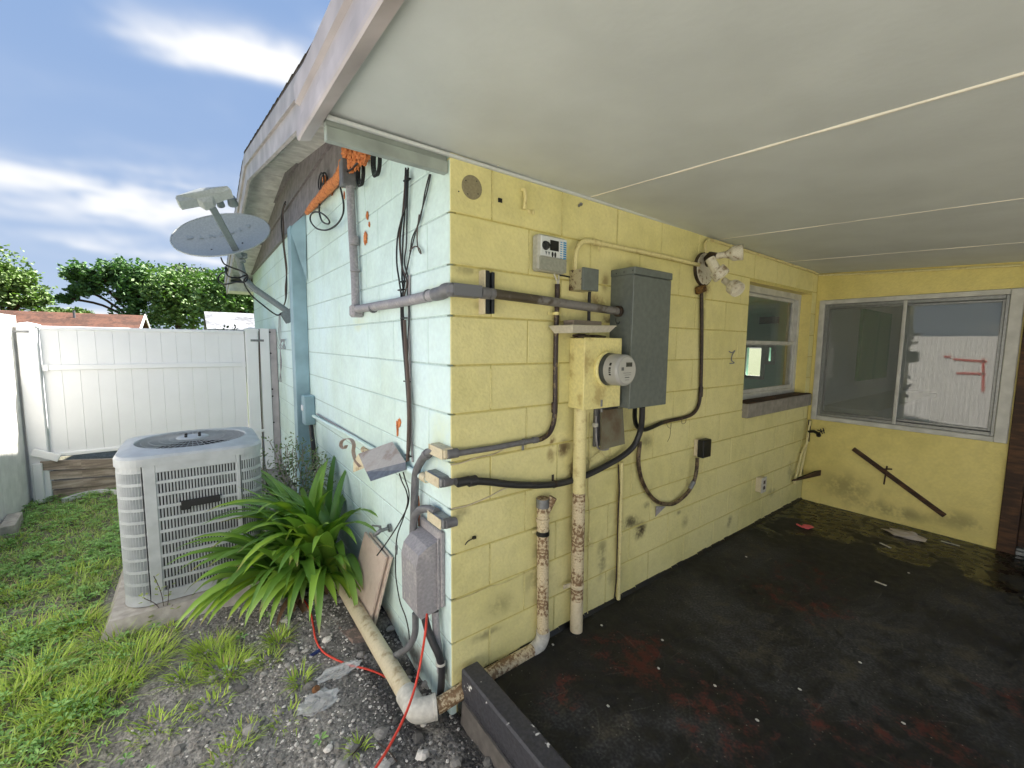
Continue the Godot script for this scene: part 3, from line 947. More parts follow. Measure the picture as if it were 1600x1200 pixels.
# ------------------------------------------------------------------ floor and ground
# worn black paint over concrete: red and ochre paint below, scuffs, and mud lying along the far wall
var wet_map: ImageTexture
func floor_paint() -> ImageTexture:
	var size := 1024
	var span := 4.2
	var a := noise_bytes(size, 0.010, 201, 5)
	var b := noise_bytes(size, 0.045, 202, 4)
	var c := noise_bytes(size, 0.018, 203, 5)
	var f := noise_bytes(size, 0.25, 204, 2)
	var out := PackedByteArray()
	out.resize(size * size * 3)
	var wet := PackedByteArray()
	wet.resize(size * size)
	# where red paint shows: x, z, radius
	var reds := []
	for e in [[980, 1020, .22, 1.0], [1010, 1045, .2, 1.0], [1100, 1105, .12, .8], [1150, 1100, .16, .7], [1280, 950, .2, .6], [1210, 925, .2, .5], [1350, 1170, .25, .6], [1455, 1150, .18, .7], [1590, 1095, .14, 1.0], [1090, 1075, .15, .7], [870, 1075, .12, .6], [1130, 1150, .16, .8], [1260, 905, .25, .4]]:
		var p := wy(e[0], e[1], 0.0)
		reds.append([p.x, p.z, e[2], e[3]])
	var greys := []
	for e in [[1150, 860, .35], [1080, 1130, .16], [1180, 1000, .35], [1400, 1000, .5], [1500, 1050, .5], [1100, 940, .3], [880, 1120, .14], [950, 1160, .2], [1560, 960, .4], [1300, 1060, .3]]:
		var p := wy(e[0], e[1], 0.0)
		greys.append([p.x, p.z, e[2]])
	var rm := PackedFloat32Array(); rm.resize(size * size); rm.fill(-1.0)
	var gmask := PackedFloat32Array(); gmask.resize(size * size)
	var per := size / span
	for e in reds:
		var rr: float = e[2] * 1.1 * per
		for y in range(maxi(0, int(e[1] * per - rr)), mini(size, int(e[1] * per + rr))):
			for x in range(maxi(0, int(e[0] * per - rr)), mini(size, int(e[0] * per + rr))):
				var d := Vector2(x / per - e[0], y / per - e[1]).length() / float(e[2])
				if d < 1.1: rm[y * size + x] = maxf(rm[y * size + x], (1.0 - d) * float(e[3]))
	for e in greys:
		var rr: float = e[2] * 1.4 * per
		for y in range(maxi(0, int(e[1] * per - rr)), mini(size, int(e[1] * per + rr))):
			for x in range(maxi(0, int(e[0] * per - rr)), mini(size, int(e[0] * per + rr))):
				var d := Vector2(x / per - e[0], y / per - e[1]).length() / float(e[2])
				if d < 1.4: gmask[y * size + x] = maxf(gmask[y * size + x], 1.0 - d * 0.7)
	for j in size:
		var z := j * span / size
		for i in size:
			var k := j * size + i
			var x := i * span / size
			var av := a[k] / 255.0; var bv := b[k] / 255.0; var cv := c[k] / 255.0; var fv := f[k] / 255.0
			var g := 0.082 + 0.06 * (fv - 0.5) + 0.05 * (bv - 0.5) + 0.04 * (av - 0.5)
			var col := Vector3(g * 0.98, g * 0.99, g * 1.06)
			var gm := gmask[k]
			var gt := smoothstep(0.42, 0.95, bv * 0.35 + fv * 0.2 + av * 0.35 + gm * 0.42)
			col = col.lerp(Vector3(0.31, 0.305, 0.30) * (0.6 + 0.8 * fv), gt * 0.62)
			col = col.lerp(Vector3(0.36, 0.31, 0.20), smoothstep(0.58, 0.75, cv) * 0.35 * gt)
			if rm[k] > -0.9:
				col = col.lerp(Vector3(0.36, 0.125, 0.09), 0.72 * smoothstep(0.49, 0.72, cv * 0.36 + bv * 0.34 + fv * 0.22 + rm[k] * 0.17))
			# mud along the end wall
			var edge := 2.95 + 0.22 * sin(z * 2.3) + (av - 0.5) * 0.9 + maxf(0.0, z - 0.9) * 0.5
			var mud := smoothstep(edge, edge + 0.10, x + (bv - 0.5) * 0.12)
			col = col.lerp(Vector3(0.115, 0.105, 0.055) * (0.7 + 0.6 * bv), mud * 0.85)
			col = col.lerp(Vector3(0.05, 0.05, 0.045), mud * smoothstep(0.10, 0.0, absf(x - edge - 0.08)) * 0.7)
			# fallen white chips
			wet[k] = int(lerpf(clampf(0.68 + 0.3 * (bv - 0.5) + 0.15 * gt, 0, 1), 0.20 + 0.3 * smoothstep(0.4, 0.7, bv), mud) * 255)
			out[k * 3] = int(clampf(col.x, 0, 1) * 255); out[k * 3 + 1] = int(clampf(col.y, 0, 1) * 255); out[k * 3 + 2] = int(clampf(col.z, 0, 1) * 255)
	var r := RandomNumberGenerator.new()
	r.seed = 606
	for e in 1700:                                                    # drag marks and scratches in the paint
		var x := r.randf() * size; var y := r.randf() * size * 0.62
		var dir := r.randfn(0.35, 0.5)
		var n := int(r.randf_range(6, 60))
		var v := r.randf_range(0.22, 0.42) if r.randf() < 0.7 else r.randf_range(0.03, 0.07)
		var k0 := r.randf_range(0.15, 0.55)
		for q in n:
			x += cos(dir); y += sin(dir); dir += r.randfn(0.0, 0.05)
			var kk := posmod(int(y), size) * size + posmod(int(x), size)
			var tt := k0 * sin(PI * q / n)
			for ch in 3: out[kk * 3 + ch] = int(lerpf(out[kk * 3 + ch], v * 255 * [1.0, 0.97, 0.9][ch], tt))
	for e in 2600:                                                   # grit
		var kk := int(r.randf() * size * 0.62) * size + int(r.randf() * size)
		var v := r.randf_range(0.3, 0.6) if r.randf() < 0.55 else 0.04
		for ch in 3: out[kk * 3 + ch] = int(v * 255 * [1.0, 0.96, 0.88][ch])
	wet_map = ImageTexture.create_from_image(Image.create_from_data(size, size, false, Image.FORMAT_L8, wet))
	return ImageTexture.create_from_image(Image.create_from_data(size, size, false, Image.FORMAT_RGB8, out))

var ground_noise := FastNoiseLite.new()
func ground_y(x: float, z: float) -> float:
	var y := GROUND + 0.022 * ground_noise.get_noise_2d(x * 1.2, z * 1.2) + 0.012 * ground_noise.get_noise_2d(x * 6.0, z * 6.0)
	y -= 0.07 * exp(-(pow((x + 0.05) / 0.22, 2) + pow((z + 0.38) / 0.35, 2)))        # washed-out hollow by the conduits
	y += 0.045 * exp(-(pow((x + 0.15) / 0.3, 2) + pow((z + 1.05) / 0.4, 2)))          # heap under the plant
	y -= 0.02 * exp(-(pow((x + 0.1) / 0.3, 2) + pow((z - 0.15) / 0.3, 2)))
	return y
# how much of the lawn covers a spot
func lawn(x: float, z: float) -> float:
	var n := ground_noise.get_noise_2d(x * 2.2 + 30.0, z * 2.2)
	var d := smoothstep(-0.98, -1.32, x + 0.16 * n + 0.10 * (z + 1.3))
	if x > -1.36 and x < -0.42 and z < -1.44 and z > -2.42: d = 0.0          # the pad
	if z > -1.15: d *= smoothstep(0.25, -0.45, z + 0.35 * n) 
	d = maxf(d, smoothstep(-1.9, -2.6, z) * smoothstep(-0.2, -0.6, x) * 0.9)
	return clampf(d * (0.75 + 0.5 * n), 0.0, 1.0)

func build_ground() -> void:
	ground_noise.seed = 12
	ground_noise.frequency = 0.8
	ground_noise.fractal_octaves = 4
	var s := st()
	box(s, Vector3(0.031, -0.30, 0.0), Vector3(END_X + 0.2, 0.0, 3.45), 0.0)
	var fm := mat(Color.WHITE, 1.0, floor_paint(), 1.0 / 4.2)
	fm.roughness_texture = wet_map
	fm.roughness_texture_channel = BaseMaterial3D.TEXTURE_CHANNEL_RED
	relief(fm, bumps("floorb", 512, 0.03, 5, 77), 0.12)
	setting("porch_floor", s, fm)
	# far ground, a flat sheet, with the yard's own soil laid as a finer sheet
	s = st()
	var far_lo := GROUND - 0.14
	quad(s, Vector3(-400, far_lo, -400), Vector3(-400, far_lo, 400), Vector3(400, far_lo, 400), Vector3(400, far_lo, -400))
	setting("ground", s, mat(Color(0.33, 0.37, 0.22), 0.95, tex_store["coarse"], 0.5))
	s = st()
	var x0 := -2.6; var x1 := 0.06; var z0 := -8.0; var z1 := 3.4
	var nx := 110; var nz := 330
	var soil := FastNoiseLite.new(); soil.seed = 40; soil.frequency = 1.6; soil.fractal_octaves = 5
	var cols := []
	var ps := []
	for j in nz + 1:
		var rp := []; var rc := []
		for i in nx + 1:
			var x := lerpf(x0, x1, float(i) / nx); var z := lerpf(z0, z1, float(j) / nz)
			rp.append(Vector3(x, ground_y(x, z), z))
			var n := soil.get_noise_2d(x * 2.0, z * 2.0)
			var n2 := soil.get_noise_2d(x * 9.0, z * 9.0)
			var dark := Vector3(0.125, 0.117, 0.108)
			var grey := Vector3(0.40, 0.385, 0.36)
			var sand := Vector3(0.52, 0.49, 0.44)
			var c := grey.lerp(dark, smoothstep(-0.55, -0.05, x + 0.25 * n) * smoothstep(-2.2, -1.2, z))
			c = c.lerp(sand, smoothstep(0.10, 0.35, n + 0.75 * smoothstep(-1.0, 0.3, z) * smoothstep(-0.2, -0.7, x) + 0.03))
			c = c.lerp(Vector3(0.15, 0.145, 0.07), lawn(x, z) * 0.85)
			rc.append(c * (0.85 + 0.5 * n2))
		ps.append(rp); cols.append(rc)
	for j in nz:
		for i in nx:
			for q in [[0, 0], [1, 1], [1, 0], [0, 0], [0, 1], [1, 1]]:
				var jj: int = j + q[0]; var ii: int = i + q[1]
				var cc: Vector3 = cols[jj][ii]
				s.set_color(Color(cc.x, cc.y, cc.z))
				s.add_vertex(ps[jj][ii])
	s.generate_normals()
	var gm := mat(Color.WHITE, 0.95, grain("soil", 512, 0.06, 0.55, 1.0, 5, 15), 1.4)
	gm.vertex_color_use_as_albedo = true
	relief(gm, bumps("soilb", 512, 0.05, 5, 19), 0.8)
	setting("yard_soil", s, gm)
	s = st()
	box(s, Vector3(-2.6, -0.3, 3.46), Vector3(7.0, GROUND + 0.02, 9.5), 0.01)
	setting("patio_slab", s, mat(Color(0.74, 0.71, 0.66), 0.9, tex_store["coarse"], 0.7))
	# kerb along the porch edge
	s = st()
	var km := mat(Color.WHITE, 0.6, patchy("kerb", 512, 0.035, Color(0.225, 0.225, 0.245), Color(0.78, 0.78, 0.76), 0.86, 0.90, 141, 0.22), 0.9)
	relief(km, tex_store["floorb"], 0.3)
	bx(s, Vector3(0.074, -0.06, 1.72), Vector3(0.086, 0.322, 3.38), 0.008)
	var kerb := put("porch_kerb", s, km)
	tag(kerb, "black painted kerb beam with chipped white flecks along the porch floor's edge", "kerb")
	s = st()
	prism(s, PackedVector3Array([Vector3(0.031, -0.2, 0.06), Vector3(0.005, -0.2, 0.06), Vector3(0.022, -0.03, 0.06), Vector3(0.031, -0.03, 0.06)]), Vector3(-0.03, 0, 3.2))
	put("cracked_footing", s, mat(Color(0.40, 0.38, 0.36), 0.9, tex_store["coarse"], 3.0), kerb)
	# ---------------- gravel and shells, nobody could count them
	var stones := MultiMesh.new()
	stones.transform_format = MultiMesh.TRANSFORM_3D
	stones.use_colors = true
	s = st()
	ball(s, Vector3.ZERO, Vector3.ONE, 0.55, 9, 7, 5)
	stones.mesh = s.commit()
	var r := RandomNumberGenerator.new()
	r.seed = 99
	var spots := []
	while spots.size() < 14000:
		var x := r.randf_range(-1.25, 0.02); var z := r.randf_range(-2.0, 0.75)
		var k := smoothstep(-1.15, -0.35, x + 0.3 * soil.get_noise_2d(x * 2, z * 2)) * (1.0 - lawn(x, z))
		k *= 0.35 + 0.9 * smoothstep(-0.15, 0.2, soil.get_noise_2d(x * 3.0 + 9.0, z * 3.0))
		if r.randf() < k: spots.append(Vector2(x, z))
	stones.instance_count = spots.size()
	for k in spots.size():
		var p: Vector2 = spots[k]
		var sz := 0.0018 + 0.0068 * pow(r.randf(), 2.8)
		if r.randf() < 0.012: sz = r.randf_range(0.014, 0.028)
		var b := Basis.from_euler(Vector3(r.randf() * TAU, r.randf() * TAU, r.randf() * TAU)).scaled(Vector3(sz, sz * r.randf_range(0.45, 0.85), sz * r.randf_range(0.7, 1.0)))
		stones.set_instance_transform(k, Transform3D(b, Vector3(p.x, ground_y(p.x, p.y) + sz * 0.25, p.y)))
		var v := r.randf_range(0.10, 0.34)
		if r.randf() < 0.24: v = r.randf_range(0.45, 0.75)
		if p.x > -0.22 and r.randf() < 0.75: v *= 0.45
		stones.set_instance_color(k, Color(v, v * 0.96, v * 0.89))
	var sm := mat(Color.WHITE, 0.85)
	sm.vertex_color_use_as_albedo = true
	var gi := MultiMeshInstance3D.new()
	gi.name = "gravel"
	gi.multimesh = stones
	gi.material_override = sm
	add_child(gi)
	gi.set_meta("kind", "stuff")
	gi.set_meta("label", "grey gravel and pale shell bits along the mint wall")
	gi.set_meta("category", "gravel")
	build_grass(soil)

func blade_mesh(bend: float) -> Mesh:
	var s := st()
	var prev := []
	for k in 4:
		var t := k / 3.0
		var w := 0.5 * (1.0 - t * t * 0.97)
		var p := Vector3(0, t * (1.0 - 0.25 * bend * t), bend * t * t)
		var row := [p + Vector3(-w, 0, 0) * 0.1, p + Vector3(w, 0, 0) * 0.1]
		if k > 0: quad(s, prev[0], prev[1], row[1], row[0])
		prev = row
	return s.commit()
func build_grass(soil: FastNoiseLite) -> void:
	var r := RandomNumberGenerator.new()
	r.seed = 5150
	# tufts that stand out: pixel, radius, blades, length
	var tufts := []
	for e in [[125, 985, .10, 300, .15], [60, 1060, .13, 330, .17], [210, 1040, .14, 420, .17], [150, 1090, .14, 380, .16], [90, 1120, .12, 260, .15], [20, 1100, .12, 260, .16], [330, 1020, .08, 260, .14], [355, 1045, .10, 300, .13], [435, 1005, .05, 130, .11], [470, 1065, .04, 70, .10], [290, 1060, .06, 90, .09], [420, 1035, .05, 70, .08], [560, 1168, .03, 40, .07], [380, 1150, .07, 70, .06], [250, 1130, .1, 120, .07], [60, 1170, .12, 170, .1], [330, 1100, .08, 80, .06], [265, 985, .05, 70, .07], [180, 1000, .12, 280, .14], [40, 1000, .14, 280, .14], [450, 1120, .08, 60, .06], [130, 900, .16, 260, .12], [30, 930, .16, 260, .12], [360, 1180, .08, 70, .06], [10, 850, .14, 120, .12], [20, 790, .1, 150, .14]]:
		var p := wy(e[0], e[1], GROUND)
		tufts.append([p.x, p.z, e[2], e[3], e[4]])
	var rows := [[], [], []]
	for t in tufts:
		for k in int(t[3] * 0.8):
			var a := r.randf() * TAU
			var d := sqrt(r.randf()) * float(t[2])
			var x: float = t[0] + cos(a) * d; var z: float = t[1] + sin(a) * d
			var l: float = t[4] * 0.82 * r.randf_range(0.45, 1.15)
			var lean := Basis(Vector3(0, 1, 0), atan2(cos(a), sin(a)) + r.randf_range(-0.9, 0.9)) * Basis(Vector3(1, 0, 0), r.randf_range(0.0, 0.35) + d / float(t[2]) * 0.35)
			var g := r.randf()
			rows[r.randi() % 3].append([Vector3(x, ground_y(x, z) - 0.004, z), lean, l, Color(0.46, 0.38, 0.20) if r.randf() < 0.07 else Color(lerpf(0.27, 0.47, g), lerpf(0.41, 0.60, g), lerpf(0.05, 0.09, g)), r.randf_range(0.5, 0.85)])
	var made := 0
	while made < 22000:
		var x := r.randf_range(-2.35, 0.0); var z := r.randf_range(-4.6, 0.6)
		if r.randf() > lawn(x, z): continue
		made += 1
		var l := r.randf_range(0.025, 0.085) * (0.7 + 0.6 * clampf(soil.get_noise_2d(x, z) + 0.5, 0, 1))
		var lean := Basis(Vector3(0, 1, 0), r.randf() * TAU) * Basis(Vector3(1, 0, 0), r.randf_range(0.1, 0.9))
		var g := clampf(r.randf() * 0.6 + 0.4 * (soil.get_noise_2d(x * 1.5, z * 1.5) + 0.5), 0, 1)
		rows[r.randi() % 3].append([Vector3(x, ground_y(x, z) - 0.004, z), lean, l, Color(0.42, 0.35, 0.20) if r.randf() < 0.10 else Color(lerpf(0.21, 0.41, g), lerpf(0.34, 0.54, g), lerpf(0.07, 0.13, g)), 0.9])
	var gm := mat(Color.WHITE, 0.6)
	gm.vertex_color_use_as_albedo = true
	gm.backlight_enabled = true
	gm.backlight = Color(0.5, 0.6, 0.3)
	for v in 3:
		var mm := MultiMesh.new()
		mm.transform_format = MultiMesh.TRANSFORM_3D
		mm.use_colors = true
		mm.mesh = blade_mesh([0.25, 0.55, 0.9][v])
		mm.instance_count = rows[v].size()
		for k in rows[v].size():
			var e: Array = rows[v][k]
			var l: float = e[2]
			var w: float = 0.055 * float(e[4]) if l < 0.09 else 0.045
			mm.set_instance_transform(k, Transform3D((e[1] as Basis) * Basis.from_scale(Vector3(w if l > 0.09 else 0.06, l, l)), e[0]))
			mm.set_instance_color(k, e[3])
		var o := MultiMeshInstance3D.new()
		o.name = numbered("lawn_grass")
		o.multimesh = mm
		o.material_override = gm
		add_child(o)
		o.set_meta("kind", "stuff")
		o.set_meta("label", ["upright blades of the weedy yard grass", "bending blades of the weedy yard grass", "drooping blades of the weedy yard grass"][v])
		o.set_meta("category", "grass")
	# broad-leaved weeds
	var s := st()
	for k in 5:
		var a := TAU * k / 5.0 + 0.3 * (k % 2)
		var d := Vector3(cos(a), 0, sin(a)); var q := Vector3(-sin(a), 0, cos(a))
		quad(s, d * 0.1, d * 0.55 + q * 0.24 + Vector3(0, 0.28, 0), d * 1.0 + Vector3(0, 0.16, 0), d * 0.55 - q * 0.24 + Vector3(0, 0.28, 0))
	var weed := s.commit()
	var mm2 := MultiMesh.new()
	mm2.transform_format = MultiMesh.TRANSFORM_3D
	mm2.use_colors = true
	mm2.mesh = weed
	var list := []
	while list.size() < 3800:
		var x := r.randf_range(-2.35, -0.2); var z := r.randf_range(-4.6, 0.55)
		var k := lawn(x, z) * 0.9 + 0.02 * smoothstep(-0.3, -0.8, x)
		if x > -1.36 and x < -0.42 and z < -1.40 and z > -2.45: k = 0.0
		if r.randf() < k * (0.3 + 0.9 * smoothstep(-0.1, 0.25, soil.get_noise_2d(x * 1.3 + 4.0, z * 1.3))): list.append(Vector2(x, z))
	mm2.instance_count = list.size()
	for k in list.size():
		var p: Vector2 = list[k]
		var sz := r.randf_range(0.014, 0.036)
		mm2.set_instance_transform(k, Transform3D(Basis(Vector3(0, 1, 0), r.randf() * TAU) * Basis(Vector3(1, 0, 0), r.randf_range(-0.3, 0.3)) * Basis.from_scale(Vector3.ONE * sz), Vector3(p.x, ground_y(p.x, p.y) + r.randf_range(0.004, 0.05), p.y)))
		var g := r.randf()
		mm2.set_instance_color(k, Color(lerpf(0.15, 0.29, g), lerpf(0.31, 0.49, g), lerpf(0.08, 0.15, g)))
	var o2 := MultiMeshInstance3D.new()
	o2.name = "lawn_weeds"
	o2.multimesh = mm2
	o2.material_override = gm
	add_child(o2)
	o2.set_meta("kind", "stuff")
	o2.set_meta("label", "small broad leaved weeds growing among the yard grass")
	o2.set_meta("category", "weeds")

# ------------------------------------------------------------------ things on the yellow wall
func run(called: String, label: String, category: String, pts: PackedVector3Array, r, m: Material, group := "", n := 10) -> MeshInstance3D:
	var s := st()
	tube(s, pts, r, n)
	var o := put(called, s, m)
	tag(o, label, category, group)
	return o
func collar(parent: Node3D, called: String, at: Vector3, axis: Vector3, r: float, length: float, m: Material) -> void:
	var s := st()
	var h := length * 0.5
	lathe(s, at, axis, [[-h, 0.0], [-h, r * 0.94], [-h + 0.002, r], [h - 0.002, r], [h, r * 0.94], [h, 0.0]], 14)
	put(called, s, m, parent)
# half-round strap over a pipe: a band and its ear on the wall
func strap(parent: Node3D, at: Vector3, axis: Vector3, r: float, ear: Vector3, m: Material) -> void:
	var s := st()
	lathe(s, at, axis, [[-0.007, r * 0.9], [-0.007, r + 0.0025], [0.007, r + 0.0025], [0.007, r * 0.9]], 14)
	bx(s, at + ear * (r + 0.014) + Vector3(0, 0, -r * 0.7 if absf(ear.z) < 0.1 else 0.0), Vector3(0.03, 0.014, 0.004) if absf(ear.x) > 0.5 else Vector3(0.014, 0.03, 0.004), 0.001)
	put("strap", s, m, parent)
func text(parent: Node, words: String, at: Vector3, height: float, b: Basis, m: Material, called := "lettering", depth := 0.0012) -> void:
	var f := SystemFont.new()
	f.font_names = PackedStringArray(["Droid Sans"])
	f.font_weight = 700
	var t := TextMesh.new()
	t.font = f
	t.text = words
	t.font_size = 32
	t.pixel_size = height / 24.0
	t.depth = depth
	var o := put_mesh(called, t, m, parent)
	o.transform = o.transform * Transform3D(b, at)

func build_wall_things() -> void:
	var s := st()
	# round blank plate
	var o := thing("round_cover_plate", "round beige blanking plate with four screw holes below the porch ceiling", "cover plate", wz(737, 293, 0.0))
	s = st()
	lathe(s, wz(737, 293, 0.0), Vector3(0, 0, 1), [[0.0, 0.047], [0.004, 0.047], [0.0055, 0.045], [0.0055, 0.0]], 28)
	put("plate", s, mat(Color(0.56, 0.53, 0.42), 0.6, tex_store["fine"], 4.0), o)
	for p in [[728, 282], [745, 283], [731, 303], [747, 303], [717, 299]]:
		s = st()
		lathe(s, wz(p[0], p[1], 0.006), Vector3(0, 0, 1), [[-0.002, 0.0028], [0.0, 0.0028], [0.0, 0.0]], 8)
		put("screw_hole", s, M.cable, o)
	s = st()
	bx(s, wz(781.5, 313, 0.002), Vector3(0.021, 0.018, 0.004), 0.001)
	tag(put("vent_slot", s, M.cable), "tiny black rectangular slot in the top block course", "slot")
	o = thing("painted_pipe_stub", "short yellow painted pipe stub with two caulk blobs under the ceiling", "pipe stub", wz(820, 310, 0.0))
	s = st()
	tube(s, smooth(line_z([[815, 296, 0.0], [820, 297, 0.016], [821, 310, 0.016], [819, 327, 0.014]], 0.01)), 0.0085, 8)
	put("stub", s, M.yellow_pipe, o)
	for p in [[827, 331, 3], [833, 331, 4]]:
		s = st()
		ball(s, wz(p[0], p[1], 0.004), Vector3(0.009, 0.012, 0.008), 0.5, p[2])
		put("caulk_blob", s, M.yellow_pipe, o)
	# ---------------- irrigation controller
	o = thing("irrigation_controller", "grey irrigation timer with dial, dark display and blue station list", "controller", wz(865, 425, 0.0))
	var cx0 := 0.42; var cx1 := 0.594; var cy0 := 1.846; var cy1 := 2.008
	s = st()
	box(s, Vector3(cx0, cy0, 0.0), Vector3(cx1, cy1, 0.052), 0.010)
	put("housing", s, mat(Color(0.72, 0.72, 0.68), 0.45, tex_store["fine"], 3.0), o)
	s = st()
	box(s, Vector3(cx0 + 0.004, cy0 + 0.003, 0.048), Vector3(cx1 - 0.004, cy0 + 0.062, 0.0575), 0.004)
	put("wiring_cover", s, mat(Color(0.60, 0.61, 0.56), 0.5, tex_store["fine"], 3.0), o)
	s = st()
	box(s, Vector3(cx0 + 0.01, cy0 + 0.066, 0.048), Vector3(cx1 - 0.006, cy1 - 0.008, 0.0565), 0.004)
	var face := put("face_plate", s, mat(Color(0.80, 0.82, 0.82), 0.4), o)
	s = st()
	box(s, Vector3(0.483, 1.940, 0.056), Vector3(0.536, 1.986, 0.0585), 0.001)
	put("display", s, mat(Color(0.05, 0.055, 0.05), 0.2), o)
	s = st()
	lathe(s, Vector3(0.456, 1.957, 0.056), Vector3(0, 0, 1), [[0.0, 0.021], [0.004, 0.020], [0.005, 0.016], [0.016, 0.014], [0.017, 0.0]], 24)
	bx(s, Vector3(0.456, 1.957, 0.073), Vector3(0.006, 0.03, 0.004), 0.001, Basis(Vector3(0, 0, 1), 0.6))
	put("dial", s, mat(Color(0.12, 0.13, 0.14), 0.45), o)
	for p in [[0.499, 1.923], [0.516, 1.923]]:
		s = st()
		ball(s, Vector3(p[0], p[1], 0.0565), Vector3(0.0065, 0.0125, 0.003), 0.0, 1)
		put("button", s, M.cable, o)
	for p in [[0.460, 1.925], [0.477, 1.925]]:
		s = st()
		prism(s, PackedVector3Array([Vector3(p[0] - 0.006, p[1] + 0.007, 0.0566), Vector3(p[0] + 0.006, p[1] + 0.007, 0.0566), Vector3(p[0], p[1] - 0.009, 0.0566)]), Vector3(0, 0, 0.001))
		put("arrow_key", s, mat(Color(0.35, 0.40, 0.42), 0.5), o)
	var sky_blue := mat(Color(0.20, 0.52, 0.72), 0.5)
	for k in 8:
		s = st()
		var yy := 1.985 - k * 0.0102
		box(s, Vector3(0.566, yy - 0.0037, 0.0562), Vector3(0.585, yy + 0.0037, 0.0575), 0.0005)
		box(s, Vector3(0.546, yy - 0.002, 0.0562), Vector3(0.559, yy + 0.002, 0.0572), 0.0005)
		put("station_label", s, sky_blue, o)
	s = st()
	tube(s, smooth(line_z([[866, 428, 0.025], [868, 434, 0.03], [871, 441, 0.028], [871, 452, 0.024]], 0.02)), 0.004, 6)
	tube(s, smooth(line_z([[873, 430, 0.025], [873, 438, 0.03], [872, 446, 0.026], [871, 454, 0.022]], 0.02)), 0.004, 6)
	put("wire_lead", s, M.pvc_white, o)
	s = st()
	tube(s, smooth(line_z([[874, 430, 0.02], [882, 431, 0.025], [890, 433, 0.03]], 0.02)), 0.004, 6)
	put("power_lead", s, M.cable, o)
	# ---------------- junction box and the yellow conduit that leaves it
	o = thing("junction_box", "small grey square junction box with rust stain under the irrigation timer", "junction box", Vector3(0.71, 1.78, 0.0))
	s = st()
	box(s, Vector3(0.662, 1.777, 0.0), Vector3(0.765, 1.877, 0.085), 0.002)
	put("body", s, mat(Color(1, 1, 1), 0.5, patchy("jbox", 256, 0.018, Color(0.66, 0.63, 0.50), Color(0.24, 0.15, 0.10), 0.62, 0.80, 101), 3.0), o)
	s = st()
	box(s, Vector3(0.659, 1.774, 0.0855), Vector3(0.768, 1.880, 0.0995), 0.002)
	put("cover", s, M.grey_paint, o)
	var pts := smooth(line_z([[899, 422, 0.035], [899.5, 400, 0.035], [903, 386, 0.035], [912, 377.5, 0.035], [924, 377.5, 0.035], [940, 381, 0.035], [1000, 393, 0.035], [1060, 406, 0.03], [1092, 414, 0.025]], 0.035))
	o = thing("yellow_ceiling_conduit", "yellow painted conduit bending from junction box towards the floodlight", "conduit", pts[0])
	s = st()
	tube(s, pts, 0.0125, 10)
	put("pipe", s, M.yellow_pipe, o)
	collar(o, "coupling", wz(930, 378.5, 0.035), Vector3(1, -0.02, 0), 0.0158, 0.045, M.yellow_pipe)
	strap(o, wz(939, 380.5, 0.035), Vector3(1, 0, 0), 0.0125, Vector3(0, -1, 0), M.yellow_pipe)
	run("black_nipple_pipe", "short black pipe dropping from the small junction box", "pipe", line_z([[921.5, 453, 0.03], [920.5, 470, 0.03], [920, 504, 0.03]], 0.03), 0.0085, M.cable)
	# ---------------- long brown conduit from the timer down and round the corner
	pts = smooth(line_z([[871, 444, 0.022], [870.5, 470, 0.022], [869.5, 500, 0.022], [868, 560, 0.022], [867.5, 620, 0.022], [867, 645, 0.022], [864, 664, 0.022], [857, 678, 0.022], [846, 685.5, 0.022], [834, 688, 0.022]], 0.022), 8)
	o = thing("brown_conduit", "brown stained conduit running down from the irrigation timer and bending left", "conduit", pts[0])
	s = st()
	tube(s, pts, 0.0125, 10)
	put("pipe", s, M.brown_pipe, o)
	s = st()
	tube(s, line_z([[838, 687, 0.022], [823, 690, 0.022], [770, 700, 0.022], [714, 708.5, 0.022]], 0.022), 0.0128, 10)
	put("grey_run", s, M.grey_pvc, o)
	collar(o, "coupling", wz(866.5, 637, 0.022), Vector3(0, 1, 0), 0.0155, 0.05, M.brown_pipe)
	collar(o, "coupling", wz(836, 687.5, 0.022), Vector3(1, -0.03, 0), 0.0155, 0.03, M.grey_pvc)
	strap(o, wz(819, 690.5, 0.022), Vector3(1, -0.03, 0), 0.0128, Vector3(0, -1, 0), M.galv)
	strap(o, wz(869, 490, 0.022), Vector3(0, 1, 0), 0.0125, Vector3(-1, 0, 0), M.yellow_metal)
	# ---------------- thick grey conduit into the panel, on a strut
	o = thing("wall_strut", "short vertical steel strut, white on its edge, carrying the thick grey conduit", "strut", wz(760, 490, 0.0))
	s = st()
	box(s, Vector3(0.136, 1.636, 0.0), Vector3(0.142, 1.816, 0.046), 0.001)
	put("painted_flange", s, M.pvc_old, o)
	s = st()
	box(s, Vector3(0.1425, 1.640, 0.0), Vector3(0.166, 1.816, 0.040), 0.002)
	box(s, Vector3(0.178, 1.640, 0.0), Vector3(0.192, 1.812, 0.040), 0.002)
	box(s, Vector3(0.166, 1.640, 0.0), Vector3(0.178, 1.812, 0.026), 0.001)
	put("channel", s, mat(Color(0.16, 0.18, 0.20), 0.5, tex_store["fine"], 4.0, 0.3), o)
	pts = line_z([[752, 457, 0.068], [775, 459.5, 0.068], [860, 471, 0.068], [900, 477, 0.068], [940, 482.5, 0.068], [968, 487, 0.068]], 0.068)
	o = thing("thick_grey_conduit", "thick grey conduit running level from the wall corner into the grey panel", "conduit", pts[0])
	s = st()
	tube(s, pts, 0.0205, 14)
	put("pipe", s, mat(Color(1, 1, 1), 0.5, patchy("thick", 256, 0.012, Color(0.46, 0.45, 0.44), Color(0.27, 0.24, 0.19), 0.42, 0.62, 103), 1.1), o)
	collar(o, "hub", wz(966, 486.5, 0.068), Vector3(1, 0, 0), 0.029, 0.02, M.dark_pipe)
	s = st()
